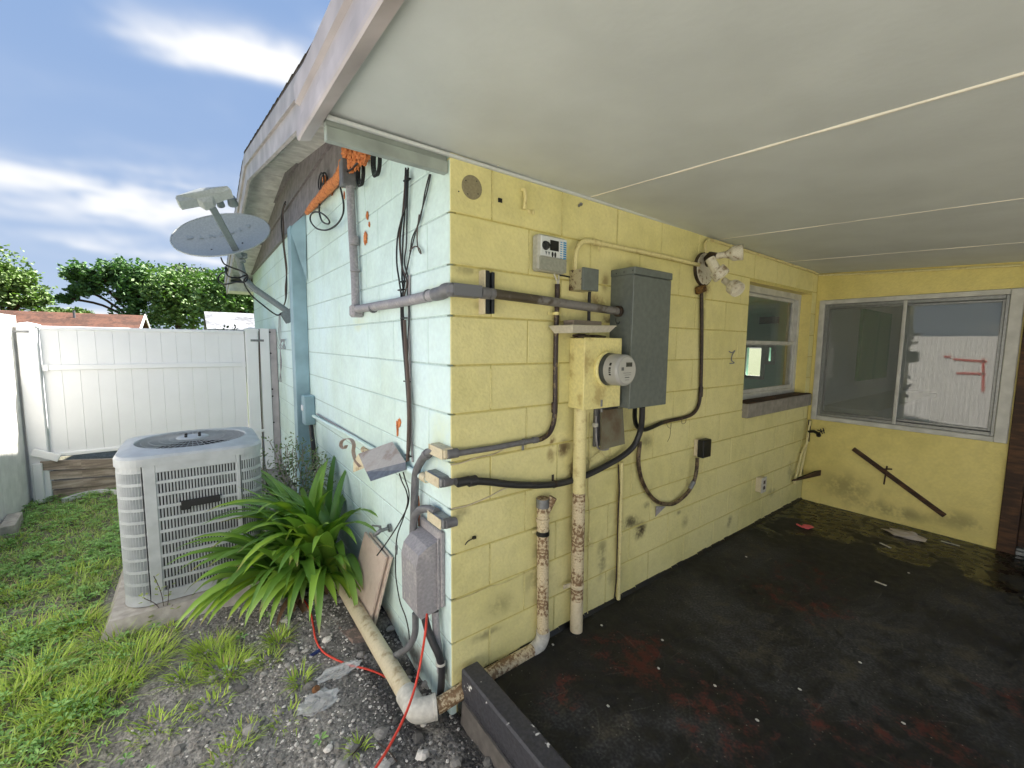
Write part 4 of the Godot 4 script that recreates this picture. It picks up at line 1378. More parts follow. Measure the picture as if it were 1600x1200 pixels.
	bx(s, Vector3(0.028, 1.720, 0.062), Vector3(0.15, 0.05, 0.056), 0.016)
	put("corner_elbow", s, M.grey_pvc, o)
	s = st()
	bx(s, Vector3(0.032, 1.720, 0.0915), Vector3(0.128, 0.046, 0.003), 0.001)
	put("elbow_cover", s, mat(Color(0.40, 0.41, 0.43), 0.5), o)
	collar(o, "strap", wz(768, 459, 0.068), Vector3(1, 0, 0), 0.0235, 0.024, M.grey_pvc)
	collar(o, "bushing", wz(757, 458, 0.068), Vector3(1, 0, 0), 0.0235, 0.04, M.grey_pvc)
	s = st()
	var hook := PackedVector3Array()
	for k in 9:
		var a := lerpf(PI * 0.95, TAU * 0.93, k / 8.0)
		hook.append(wz(965.5, 499, 0.09) + Vector3(cos(a) * 0.017, sin(a) * 0.024, 0.0))
	tube(s, hook, 0.0022, 6)
	tag(put("wire_hook", s, M.cable), "thin black wire hook hanging under the thick conduit at the panel", "hook")
	# ---------------- grey load panel
	o = thing("breaker_cabinet", "tall grey metal breaker cabinet with closed door and rain hood", "breaker cabinet", Vector3(1.14, 1.18, 0.0))
	s = st()
	box(s, Vector3(0.975, 1.182, 0.0), Vector3(1.298, 1.886, 0.139), 0.002)
	put("cabinet", s, M.grey_paint, o)
	s = st()
	box(s, Vector3(0.971, 1.180, 0.1395), Vector3(1.303, 1.872, 0.1525), 0.003)
	put("door", s, M.grey_paint, o)
	s = st()
	box(s, Vector3(0.969, 1.874, 0.0), Vector3(1.306, 1.912, 0.158), 0.004)
	put("rain_hood", s, M.grey_paint, o)
	for p in [[0.9705, 1.893, 0.145], [0.9705, 1.891, 0.09], [0.9705, 1.889, 0.04]]:
		s = st()
		lathe(s, Vector3(p[0], p[1], p[2]), Vector3(-1, 0, 0), [[0, 0.004], [0.003, 0.003], [0.003, 0]], 8)
		put("screw", s, M.cable, o)
	# ---------------- meter box and meter
	o = thing("meter_box", "yellow painted electric meter box with sealed hasp", "meter box", Vector3(0.81, 1.195, 0.0))
	s = st()
	box(s, Vector3(0.676, 1.196, 0.0), Vector3(0.945, 1.546, 0.098), 0.002)
	put("box", s, M.yellow_metal, o)
	s = st()
	box(s, Vector3(0.672, 1.193, 0.0985), Vector3(0.950, 1.549, 0.1085), 0.003)
	put("cover", s, M.yellow_metal, o)
	s = st()
	bx(s, Vector3(0.674, 1.47, 0.093), Vector3(0.003, 0.10, 0.012), 0.001)
	put("side_slot", s, M.yellow_metal, o)
	s = st()
	bx(s, wz(940, 630, 0.112), Vector3(0.012, 0.035, 0.006), 0.002)
	bx(s, wz(940, 641, 0.112), Vector3(0.014, 0.022, 0.008), 0.002)
	put("hasp", s, M.galv, o)
	var mc := Vector3(0.835, 1.392, 0.1085)
	o = thing("electric_meter", "round glass electric meter with small display on the yellow box", "electric meter", mc)
	s = st()
	lathe(s, mc, Vector3(0, 0, 1), [[-0.001, 0.075], [-0.001, 0.092], [0.012, 0.094], [0.02, 0.090], [0.02, 0.084], [0.006, 0.082]], 36)
	put("ring", s, M.yellow_metal, o)
	s = st()
	lathe(s, mc, Vector3(0, 0, 1), [[0.0, 0.083], [0.045, 0.080], [0.046, 0.0]], 36)
	put("base", s, mat(Color(0.22, 0.24, 0.25), 0.35), o)
	s = st()
	lathe(s, mc, Vector3(0, 0, 1), [[0.044, 0.079], [0.052, 0.080], [0.115, 0.077], [0.124, 0.072], [0.126, 0.065], [0.1265, 0.0]], 36)
	put("dome", s, mat(Color(0.62, 0.62, 0.60), 0.22), o)
	s = st()
	lathe(s, mc, Vector3(0, 0, 1), [[0.1268, 0.064], [0.1285, 0.064], [0.1285, 0.0]], 36)
	put("face", s, mat(Color(0.68, 0.68, 0.66), 0.3), o)
	s = st()
	bx(s, mc + Vector3(0.012, 0.028, 0.1295), Vector3(0.046, 0.022, 0.002), 0.001)
	put("display", s, mat(Color(0.30, 0.31, 0.27), 0.3), o)
	for k in 4:
		s = st()
		bx(s, mc + Vector3(-0.004 + k * 0.0105, 0.028, 0.1308), Vector3(0.006, 0.014, 0.001), 0.0003)
		put("digit", s, mat(Color(0.08, 0.08, 0.08), 0.5), o)
	for e in [[0.0, -0.012, 0.06, 0.0022], [0.005, -0.022, 0.05, 0.002], [0.0, -0.034, 0.034, 0.0045], [0.0, -0.046, 0.03, 0.002], [-0.035, 0.008, 0.018, 0.016]]:
		s = st()
		bx(s, mc + Vector3(e[0], e[1], 0.129), Vector3(e[2], e[3], 0.001), 0.0002)
		put("face_print", s, mat(Color(0.36, 0.37, 0.37), 0.5), o)
	for e in [[2.75, 0.014], [3.0, 0.008], [3.12, 0.006], [3.25, 0.006], [3.4, 0.008]]:
		s = st()
		var a: float = e[0]
		bx(s, mc + Vector3(cos(a) * 0.0785, sin(a) * 0.0785, 0.085), Vector3(0.002, e[1], 0.012), 0.0004, Basis(Vector3(0, 0, 1), a))
		put("side_print", s, M.cable, o)
	# ---------------- foil tray and board lying on the meter box
	o = thing("shallow_tray", "shallow whitish metal tray lying on top of the yellow meter box", "tray", Vector3(0.75, 1.56, 0.09))
	s = st()
	var tray := [Vector3(0.545, 1.566, 0.03), Vector3(0.80, 1.576, 0.03), Vector3(0.80, 1.576, 0.15), Vector3(0.545, 1.566, 0.15)]
	var rim := [Vector3(0.525, 1.600, 0.01), Vector3(0.822, 1.606, 0.01), Vector3(0.822, 1.606, 0.172), Vector3(0.525, 1.600, 0.172)]
	quad(s, tray[0], tray[1], tray[2], tray[3])
	for k in 4:
		quad(s, tray[k], rim[k], rim[(k + 1) % 4], tray[(k + 1) % 4])
	put("pan", s, mat(Color(0.78, 0.76, 0.70), 0.45, tex_store["fine"], 3.0), o)
	s = st()
	for k in 4:
		tube(s, PackedVector3Array([rim[k], rim[(k + 1) % 4]]), 0.0028, 6)
	put("rim", s, mat(Color(0.70, 0.68, 0.60), 0.5), o)
	s = st()
	box(s, Vector3(0.60, 1.607, 0.03), Vector3(0.80, 1.630, 0.10), 0.003)
	tag(put("weathered_board", s, M.wood_grey), "short weathered board resting on the whitish tray", "board")
	s = st()
	ball(s, Vector3(0.66, 1.555, 0.09), Vector3(0.05, 0.011, 0.03), 0.7, 4, 12, 6)
	ball(s, Vector3(0.78, 1.555, 0.085), Vector3(0.07, 0.008, 0.03), 0.7, 6, 12, 6)
	tag(put("dead_leaf_litter", s, M.dark_pipe), "dark leaf litter packed between tray and meter box", "litter")
	# ---------------- service pipe below the meter
	pts = line_z([[907, 636, 0.055], [905.5, 690, 0.055], [904.5, 733, 0.055]], 0.055)
	o = thing("meter_riser_pipe", "thick riser pipe below meter box, yellow above and flaking brown below", "pipe", wz(903, 990, 0.055))
	s = st()
	var top := wz(907, 638, 0.055); var foot := Vector3(top.x + 0.012, -0.02, 0.055)
	var cut := top.lerp(foot, 0.36)
	tube(s, PackedVector3Array([top, cut]), 0.0335, 18)
	put("painted_length", s, M.yellow_pipe, o)
	s = st()
	var low := top.lerp(foot, 0.84)
	tube(s, PackedVector3Array([cut, low]), 0.0334, 18)
	put("flaking_length", s, M.flaked, o)
	s = st()
	tube(s, PackedVector3Array([low, foot]), 0.0336, 18)
	put("foot_length", s, M.pvc_old, o)
	var band := top.lerp(foot, 0.775)
	collar(o, "clamp", band, Vector3(0, 1, 0), 0.037, 0.02, M.pvc_old)
	s = st()
	bx(s, band + Vector3(-0.05, 0.004, -0.02), Vector3(0.06, 0.022, 0.006), 0.002, Basis(Vector3(0, 0, 1), -0.12))
	put("clamp_ear", s, M.pvc_old, o)
	# ---------------- telephone box with hanging cover
	o = thing("telephone_box", "grey telephone terminal box with stained loose cover below the meter", "telephone box", Vector3(0.95, 0.95, 0.0))
	s = st()
	box(s, Vector3(0.865, 0.965, 0.0), Vector3(1.055, 1.175, 0.016), 0.003)
	put("back_plate", s, M.grey_pvc, o)
	s = st()
	var cv := [Vector3(0.886, 1.166, 0.03), Vector3(1.060, 1.166, 0.03), Vector3(1.064, 0.965, 0.05), Vector3(0.872, 0.958, 0.05)]
	prism(s, PackedVector3Array([cv[0], cv[1], cv[2], cv[3]]), Vector3(0, 0, 0.012))
	put("cover", s, mat(Color(1, 1, 1), 0.55, patchy("phone", 256, 0.012, Color(0.44, 0.43, 0.36), Color(0.35, 0.28, 0.20), 0.4, 1.0, 105), 1.5), o)
	s = st()
	tube(s, smooth(line_z([[931, 650, 0.03], [931, 670, 0.035], [932, 690, 0.035], [935, 700, 0.03], [944, 703, 0.02], [951, 701, 0.02]], 0.03)), 0.0055, 8)
	put("loop_wire", s, M.grey_worn, o)
	s = st()
	bx(s, wz(930, 664, 0.03), Vector3(0.03, 0.022, 0.02), 0.003)
	put("terminal", s, M.pvc_white, o)
	s = st()
	tube(s, smooth(line_z([[937, 704, 0.02], [942, 711, 0.02], [949, 716, 0.018], [957, 713, 0.012]], 0.03)), 0.003, 6)
	tube(s, smooth(line_z([[938, 706, 0.015], [930, 711, 0.015], [924, 717, 0.015], [922, 722, 0.012], [927, 719, 0.012]], 0.03)), 0.003, 6)
	put("loose_wire", s, M.yellow_pipe, o)
	# ---------------- black conduit from the panel to the corner
	pts = smooth(line_z([[1003.5, 636, 0.10], [1003, 655, 0.09], [1000, 675, 0.07], [990, 697, 0.055], [972, 713, 0.045], [948, 727, 0.04], [920, 741, 0.035], [895, 750, 0.03], [870, 756, 0.03], [840, 758, 0.035], [800, 757, 0.04], [765, 753, 0.04], [738, 751.5, 0.04], [712, 753, 0.04]], 0.03), 8)
	o = thing("black_power_conduit", "black plastic conduit swooping from grey panel down to the house corner", "conduit", pts[0])
	s = st()
	tube(s, pts, 0.0165, 12)
	put("pipe", s, M.flex, o)
	collar(o, "coupling", wz(738, 751.5, 0.04), Vector3(1, 0.0, 0), 0.0225, 0.04, M.flex)
	collar(o, "coupling", wz(724, 752.5, 0.04), Vector3(1, 0.0, 0), 0.0195, 0.06, M.flex)
	strap(o, wz(866, 756.5, 0.03), Vector3(1, 0, 0), 0.0165, Vector3(0, 1, 0), M.dark_pipe)
	# ---------------- second black conduit, then the brown riser to the floodlight
	pts = smooth(line_z([[992, 638, 0.09], [992, 655, 0.07], [996, 667, 0.05], [1006, 671.5, 0.035], [1020, 667, 0.025], [1034, 660.5, 0.02]], 0.03), 8)
	run("black_branch_conduit", "short black conduit curling out below the grey panel", "conduit", pts, 0.0125, M.cable, "", 12)
	pts = smooth(line_z([[1032, 661, 0.018], [1050, 656.5, 0.018], [1070, 652, 0.018], [1083, 646, 0.018], [1091, 634, 0.018], [1094.5, 615, 0.018], [1095.5, 590, 0.018], [1096.5, 520, 0.018], [1096, 452, 0.018]], 0.018), 8)
	o = thing("rusty_floodlight_conduit", "rusty dark conduit rising from the panel's branch to the floodlight", "conduit", pts[0])
	s = st()
	tube(s, pts, 0.0115, 10)
	put("pipe", s, M.dark_pipe, o)
	collar(o, "coupling", wz(1095, 612, 0.018), Vector3(0, 1, 0), 0.0145, 0.07, M.dark_pipe)
	s = st()
	tube(s, smooth(line_z([[1041, 658, 0.02], [1043, 666, 0.02], [1048, 669, 0.02], [1048.5, 660, 0.018], [1047, 680, 0.012], [1043, 690, 0.008]], 0.02)), 0.0013, 5)
	tube(s, smooth(line_z([[1065, 654, 0.02], [1066, 662, 0.02], [1071, 660, 0.02], [1072, 654, 0.018]], 0.02)), 0.0015, 5)
	put("tie_wire", s, M.dark_pipe, o)
	# ---------------- flexible conduit looping to the black outlet
	pts = smooth(line_z([[1000, 690, 0.03], [997.5, 715, 0.022], [999, 735, 0.02], [1004, 753, 0.02], [1013, 770, 0.02], [1024, 782, 0.02], [1036, 787, 0.022], [1052, 787, 0.024], [1066, 778, 0.028], [1077, 766, 0.034], [1085, 750, 0.04], [1088.5, 733, 0.045], [1089.5, 716, 0.05]], 0.02), 8)
	o = thing("looped_flexible_conduit", "brown flexible conduit hanging in a loop to the black outlet box", "conduit", pts[0])
	s = st()
	tube(s, pts, 0.0125, 10)
	put("hose", s, mat(Color(1, 1, 1), 0.45, patchy("loop", 256, 0.03, Color(0.42, 0.36, 0.27), Color(0.19, 0.14, 0.11), 0.42, 0.6, 107), 3.0), o)
	collar(o, "silver_tape", wz(1081, 758, 0.037), Vector3(0.5, 0.75, 0.15), 0.0155, 0.055, M.galv)
	s = st()
	prism(s, PackedVector3Array([wz(1025, 791, 0.008), wz(1040, 791, 0.012), wz(1024, 807, 0.004)]), Vector3(0, 0, 0.002))
	put("tape_flag", s, M.grey_worn, o)
	o = thing("black_outlet_box", "black weatherproof outlet box at the end of the looped conduit", "outlet box", wz(1090, 716, 0.0))
	s = st()
	box(s, Vector3(1.895, 0.755, 0.0), Vector3(1.99, 0.872, 0.028), 0.003)
	put("back_box", s, M.pvc_old, o)
	s = st()
	box(s, Vector3(1.89, 0.752, 0.0285), Vector3(1.992, 0.876, 0.075), 0.005)
	put("cover", s, M.black_plastic, o)
	# ---------------- thin old pipes low on the wall
	o = thing("thin_water_pipe", "thin yellowed pipe with couplings standing on the slab below the telephone box", "pipe", wz(966, 935, 0.0))
	s = st()
	tube(s, line_z([[971, 722, 0.02], [969.5, 790, 0.02], [967.5, 860, 0.02], [966, 936, 0.02]], 0.02), 0.0125, 10)
	put("pipe", s, M.yellow_pipe, o)
	s = st()
	tube(s, smooth(line_z([[966, 726, 0.03], [967, 745, 0.03], [967.5, 770, 0.03], [966, 800, 0.03], [964, 870, 0.028], [963, 905, 0.028], [960, 934, 0.02]], 0.03)), 0.0042, 6)
	put("wire", s, M.dark_pipe, o)
	for v in [727, 784, 837, 888]:
		collar(o, "coupling", wz(970.6 - (v - 722) * 0.0215, v, 0.02), Vector3(0, 1, 0), 0.0158, 0.016, M.yellow_pipe)
	o = thing("ground_wire", "thin painted ground wire running down beside the riser pipe", "wire", wz(919, 965, 0.0))
	s = st()
	tube(s, smooth(line_z([[922, 645, 0.006], [921, 690, 0.006], [921.5, 730, 0.006], [919, 760, 0.006], [921, 800, 0.006], [920, 842, 0.008], [918.5, 900, 0.006], [918, 965, 0.006]], 0.006)), 0.003, 6)
	put("wire", s, M.yellow_pipe, o)
	s = st()
	ball(s, wz(921, 842, 0.012), Vector3(0.012, 0.016, 0.01), 0.6, 3)
	ball(s, wz(924, 852, 0.012), Vector3(0.02, 0.007, 0.008), 0.6, 5)
	put("knot", s, M.yellow_pipe, o)
	# ---------------- flaking drain with its Y, running along the wall's foot
	var dx := 0.497
	o = thing("flaking_drain_pipe", "flaking white drain pipe with open Y branch, elbow at its foot", "drain pipe", Vector3(dx, 0.05, 0.03))
	s = st()
	var up := wz(848, 778, 0.035); var bend := wz(848, 994, 0.035)
	tube(s, PackedVector3Array([up, bend]), 0.0295, 16)
	put("stack", s, M.flaked, o)
	s = st()
	lathe(s, wz(848, 786, 0.035), Vector3(0, 1, 0), [[-0.02, 0.032], [0.022, 0.032], [0.024, 0.030], [0.020, 0.027], [-0.01, 0.026]], 18)
	put("rim", s, M.galv, o)
	s = st()
	tube(s, PackedVector3Array([wz(850, 806, 0.035), wz(864, 777, 0.055)]), 0.0205, 14)
	put("y_branch", s, M.flaked, o)
	collar(o, "hub", wz(848, 812, 0.035), Vector3(0, 1, 0), 0.0335, 0.02, M.flaked)
	s = st()
	lathe(s, wz(848, 832, 0.035), Vector3(0, 1, 0), [[-0.011, 0.030], [-0.011, 0.033], [0.011, 0.033], [0.011, 0.030]], 18)
	put("rubber_band", s, M.cable, o)
	s = st()
	bx(s, wz(836, 830, 0.02), Vector3(0.035, 0.014, 0.008), 0.002)
	put("strap_ear", s, M.yellow_pipe, o)
	var e1 := bend + Vector3(-0.045, -0.045, 0)
	s = st()
	tube(s, smooth(PackedVector3Array([bend + Vector3(0, 0.03, 0), bend, bend + Vector3(-0.016, -0.03, 0.0), e1 + Vector3(0, 0, 0.0), e1 + Vector3(-0.03, -0.008, 0)])), 0.0345, 16)
	put("elbow", s, M.pvc_white, o)
	s = st()
	tube(s, PackedVector3Array([e1 + Vector3(-0.01, -0.004, 0), Vector3(0.12, 0.005, 0.04), Vector3(-0.075, -0.04, 0.008)]), 0.0325, 16)
	put("foot_run", s, M.flaked, o)
	# ---------------- little hooks
	s = st()
	tube(s, smooth(line_z([[727, 851, 0.006], [731, 846, 0.03], [738, 842, 0.03], [743, 840, 0.006]], 0.02)), 0.0025, 6)
	bx(s, wz(741, 840, 0.008), Vector3(0.018, 0.012, 0.012), 0.002)
	tag(put("bent_clip", s, M.cable), "bent black cable clip nailed to the yellow wall near the corner", "clip")
	s = st()
	tube(s, smooth(line_z([[1139, 549, 0.002], [1144, 551, 0.02], [1148, 548, 0.03], [1144, 555, 0.012], [1143, 563, 0.012], [1147, 567, 0.025], [1140, 568, 0.004]], 0.02)), 0.0042, 6)
	tag(put("cleat_hook", s, M.galv), "small metal cleat hook left of the sash window", "hook")
	s = st()
	ball(s, wz(908, 319, 0.006), Vector3(0.009, 0.008, 0.008), 0.5, 8)
	ball(s, wz(905, 321, 0.006), Vector3(0.006, 0.007, 0.007), 0.5, 9)
	tag(put("anchor_bolt", s, M.galv), "tiny metal anchor under the first ceiling seam", "bolt")
	# ---------------- white outlet low on the wall
	o = thing("white_outlet", "small white outlet low on the yellow wall near the far corner", "outlet", Vector3(2.96, 0.29, 0))
	s = st()
	box(s, Vector3(2.905, 0.293, 0.0), Vector3(2.985, 0.415, 0.045), 0.003)
	put("box", s, M.pvc_old, o)
	s = st()
	box(s, Vector3(2.901, 0.288, 0.0455), Vector3(2.989, 0.419, 0.052), 0.002)
	put("face_plate", s, M.pvc_white, o)
	for y in [0.33, 0.378]:
		s = st()
		bx(s, Vector3(2.945, y, 0.053), Vector3(0.03, 0.028, 0.004), 0.004)
		put("socket", s, M.dark_pipe, o)
	# ---------------- floodlight
	var fc := Vector3(1.885, 2.018, 0.0)
	o = thing("floodlight", "grimy white twin floodlight with motion sensor on a round rusty plate", "floodlight", fc)
	s = st()
	lathe(s, fc, Vector3(0, 0, 1), [[0.0, 0.105], [0.018, 0.104], [0.026, 0.098], [0.028, 0.0]], 30)
	put("round_plate", s, M.flood_white, o)
	s = st()
	lathe(s, fc, Vector3(0, 0, 1), [[0.0, 0.108], [0.02, 0.107], [0.021, 0.100]], 30)
	put("rusty_rim", s, M.dark_pipe, o)
	var fmat: Material = M.flood_white
	var lamp_at := func(a: Vector3, b: Vector3, big: float) -> void:
		var d := (b - a).normalized()
		var l := (b - a).length()
		s = st()
		lathe(s, a, d, [[0.0, 0.0], [0.0, big * 0.42], [l * 0.35, big * 0.45], [l * 0.5, big * 0.62], [l * 0.62, big * 0.95], [l * 0.68, big], [l, big * 1.03], [l, big * 0.9], [l * 0.8, big * 0.8], [l * 0.75, 0.0]], 24)
		put("lamp_head", s, fmat, o)
	lamp_at.call(wz(1118, 400, 0.13), wz(1161, 394, 0.27), 0.045)
	lamp_at.call(wz(1131, 438, 0.15), wz(1153, 453, 0.26), 0.046)
	s = st()
	tube(s, PackedVector3Array([fc + Vector3(0.0, 0.06, 0.02), wz(1110, 398, 0.10), wz(1120, 400, 0.14)]), 0.02, 10)
	tube(s, PackedVector3Array([fc + Vector3(0.01, 0.03, 0.02), wz(1113, 404, 0.10)]), 0.018, 10)
	put("knuckle", s, M.dark_pipe, o)
	s = st()
	tube(s, PackedVector3Array([wz(1109, 404, 0.11), wz(1120, 423, 0.15)]), 0.029, 16)
	put("sensor_arm", s, fmat, o)
	s = st()
	var sa := wz(1119, 421, 0.14); var sb := wz(1134, 438, 0.185)
	lathe(s, sa, sb - sa, [[0.0, 0.0], [0.0, 0.046], [0.01, 0.052], [0.052, 0.053], [0.062, 0.046], [0.066, 0.0]], 22)
	put("motion_sensor", s, fmat, o)
	s = st()
	bx(s, wz(1095, 452, 0.02), Vector3(0.10, 0.05, 0.03), 0.012, Basis(Vector3(0, 0, 1), 0.3))
	put("rusty_fitting", s, mat(Color(1, 1, 1), 0.9, patchy("rustf", 256, 0.03, Color(0.48, 0.36, 0.16), Color(0.25, 0.16, 0.08), 0.4, 0.6, 108), 6.0), o)
	pts = smooth(line_z([[1103, 395, 0.02], [1102, 383, 0.02], [1106, 375.5, 0.018], [1115, 376, 0.018], [1140, 383.5, 0.018], [1200, 402, 0.018], [1273, 425.5, 0.018]], 0.02))
	for e in [[1281, 430], [1350, 427.5], [1450, 422], [1598, 414]]:
		pts.append(wx(e[0], e[1], END_X - 0.012))
	o = thing("ceiling_edge_conduit", "thin yellow conduit following the ceiling line round the porch corner", "conduit", pts[0])
	s = st()
	tube(s, pts, 0.0095, 8)
	put("pipe", s, M.yellow_pipe, o)
	collar(o, "coupling", wz(1221, 408.5, 0.018), Vector3(1, 0, 0), 0.0125, 0.05, M.yellow_pipe)
	# ---------------- hose bib and its pipes in the far corner
	o = thing("corner_faucet", "dark dripping faucet on slanting yellow pipes in the porch's far corner", "faucet", Vector3(3.9, 0.2, 0.05))
	s = st()
	tube(s, line_x([[1266, 657, 3.90], [1263, 675, 3.90], [1259, 700, 3.86], [1248, 752, 3.74]], 3.9), 0.010, 8)
	tube(s, line_x([[1262, 690, 3.89], [1252, 710, 3.80], [1241, 756, 3.66]], 3.9), 0.011, 8)
	put("pipe", s, M.yellow_pipe, o)
	s = st()
	tube(s, line_x([[1265.5, 656, 3.905], [1262, 690, 3.905]], 3.9), 0.014, 8)
	put("rusty_sleeve", s, M.dark_pipe, o)
	s = st()
	tube(s, line_x([[1263, 674, 3.90], [1272, 674, 3.90], [1281, 679, 3.895]], 3.9), 0.014, 8)
	ball(s, wx(1279, 680, 3.88), Vector3(0.022, 0.02, 0.02), 0.2, 2)
	put("spout", s, M.cable, o)
	s = st()
	for e in [[[1282, 670], [1285, 678]], [[1286, 669], [1288, 677]], [[1277, 672], [1285, 674]], [[1280, 676], [1288, 672]]]:
		tube(s, line_x([[e[0][0], e[0][1]], [e[1][0], e[1][1]]], 3.87), 0.005, 6)
	put("handle", s, M.cable, o)
	s = st()
	tube(s, smooth(line_x([[1243, 714, 3.82], [1248, 708, 3.84], [1254, 707, 3.86], [1250, 710, 3.85]], 3.83)), 0.006, 6)
	put("tie", s, M.dark_pipe, o)
	s = st()
	prism(s, PackedVector3Array([Vector3(3.63, 0.245, 0.02), Vector3(3.64, 0.26, 0.02), Vector3(3.95, 0.31, 0.10), Vector3(3.95, 0.255, 0.10)]), Vector3(0.01, 0.02, 0.05))
	tag(put("corner_wood_scrap", s, M.wood), "brown wood scrap wedged low in the porch's far corner", "wood scrap")
	# ---------------- stick on the end wall
	o = thing("diagonal_stick", "long brown wooden batten leaning diagonally on the end wall below the window", "batten", wx(1400, 750, END_X))
	s = st()
	var a1 := wx(1333, 701, END_X - 0.012); var a2 := wx(1476, 806, END_X - 0.012)
	board(s, a1, a2, Vector3(0, 1, 0), 0.036, 0.018, 0.002)
	put("batten", s, M.wood, o)
	s = st()
	board(s, wx(1381, 757, END_X - 0.03), wx(1386, 728, END_X - 0.03), Vector3(0, 0, 1), 0.011, 0.006, 0.001)
	board(s, wx(1378, 733, END_X - 0.032), wx(1394, 733, END_X - 0.032), Vector3(0, 1, 0), 0.012, 0.006, 0.001)
	put("splinter", s, M.wood, o)
	# ---------------- thin painted wires that turn the corner
	run("corner_wire", "thin painted telephone wire sagging round the corner above the black conduit", "wire", smooth(line_z([[704, 726.5, 0.004], [722, 723, 0.004], [745, 715, 0.004], [770, 710, 0.004], [785, 703, 0.004], [800, 696, 0.006]], 0.004)), 0.003, M.pvc_old, "", 6)
	run("sagging_wire", "thin grey wire rising from corner to the black conduit's strap", "wire", smooth(line_z([[706, 795, 0.004], [730, 790, 0.004], [760, 778, 0.004], [785, 765, 0.006], [800, 760, 0.008]], 0.004)), 0.003, M.pvc_old, "", 6)
	run("low_wire", "thin dark wire crossing the lower block courses to the drain pipe", "wire", smooth(line_z([[705, 941, 0.004], [735, 930, 0.004], [765, 917, 0.004], [790, 910, 0.004], [838, 888, 0.004]], 0.004)), 0.0022, M.yellow_pipe, "", 6)

# ------------------------------------------------------------------ things on the mint wall
func strip(s: SurfaceTool, pts: PackedVector3Array, side: Vector3, w: float, t: float) -> void:     # bent flat bar
	for i in pts.size() - 1:
		var d := (pts[i + 1] - pts[i]).normalized()
		var n := d.cross(side).normalized() * t * 0.5
		var h := side.normalized() * w * 0.5
		var a := pts[i]; var b := pts[i + 1]
		quad(s, a - h + n, a + h + n, b + h + n, b - h + n)
		quad(s, a + h - n, a - h - n, b - h - n, b + h - n)
		quad(s, a + h + n, a + h - n, b + h - n, b + h + n)
		quad(s, a - h - n, a - h + n, b - h + n, b - h - n)

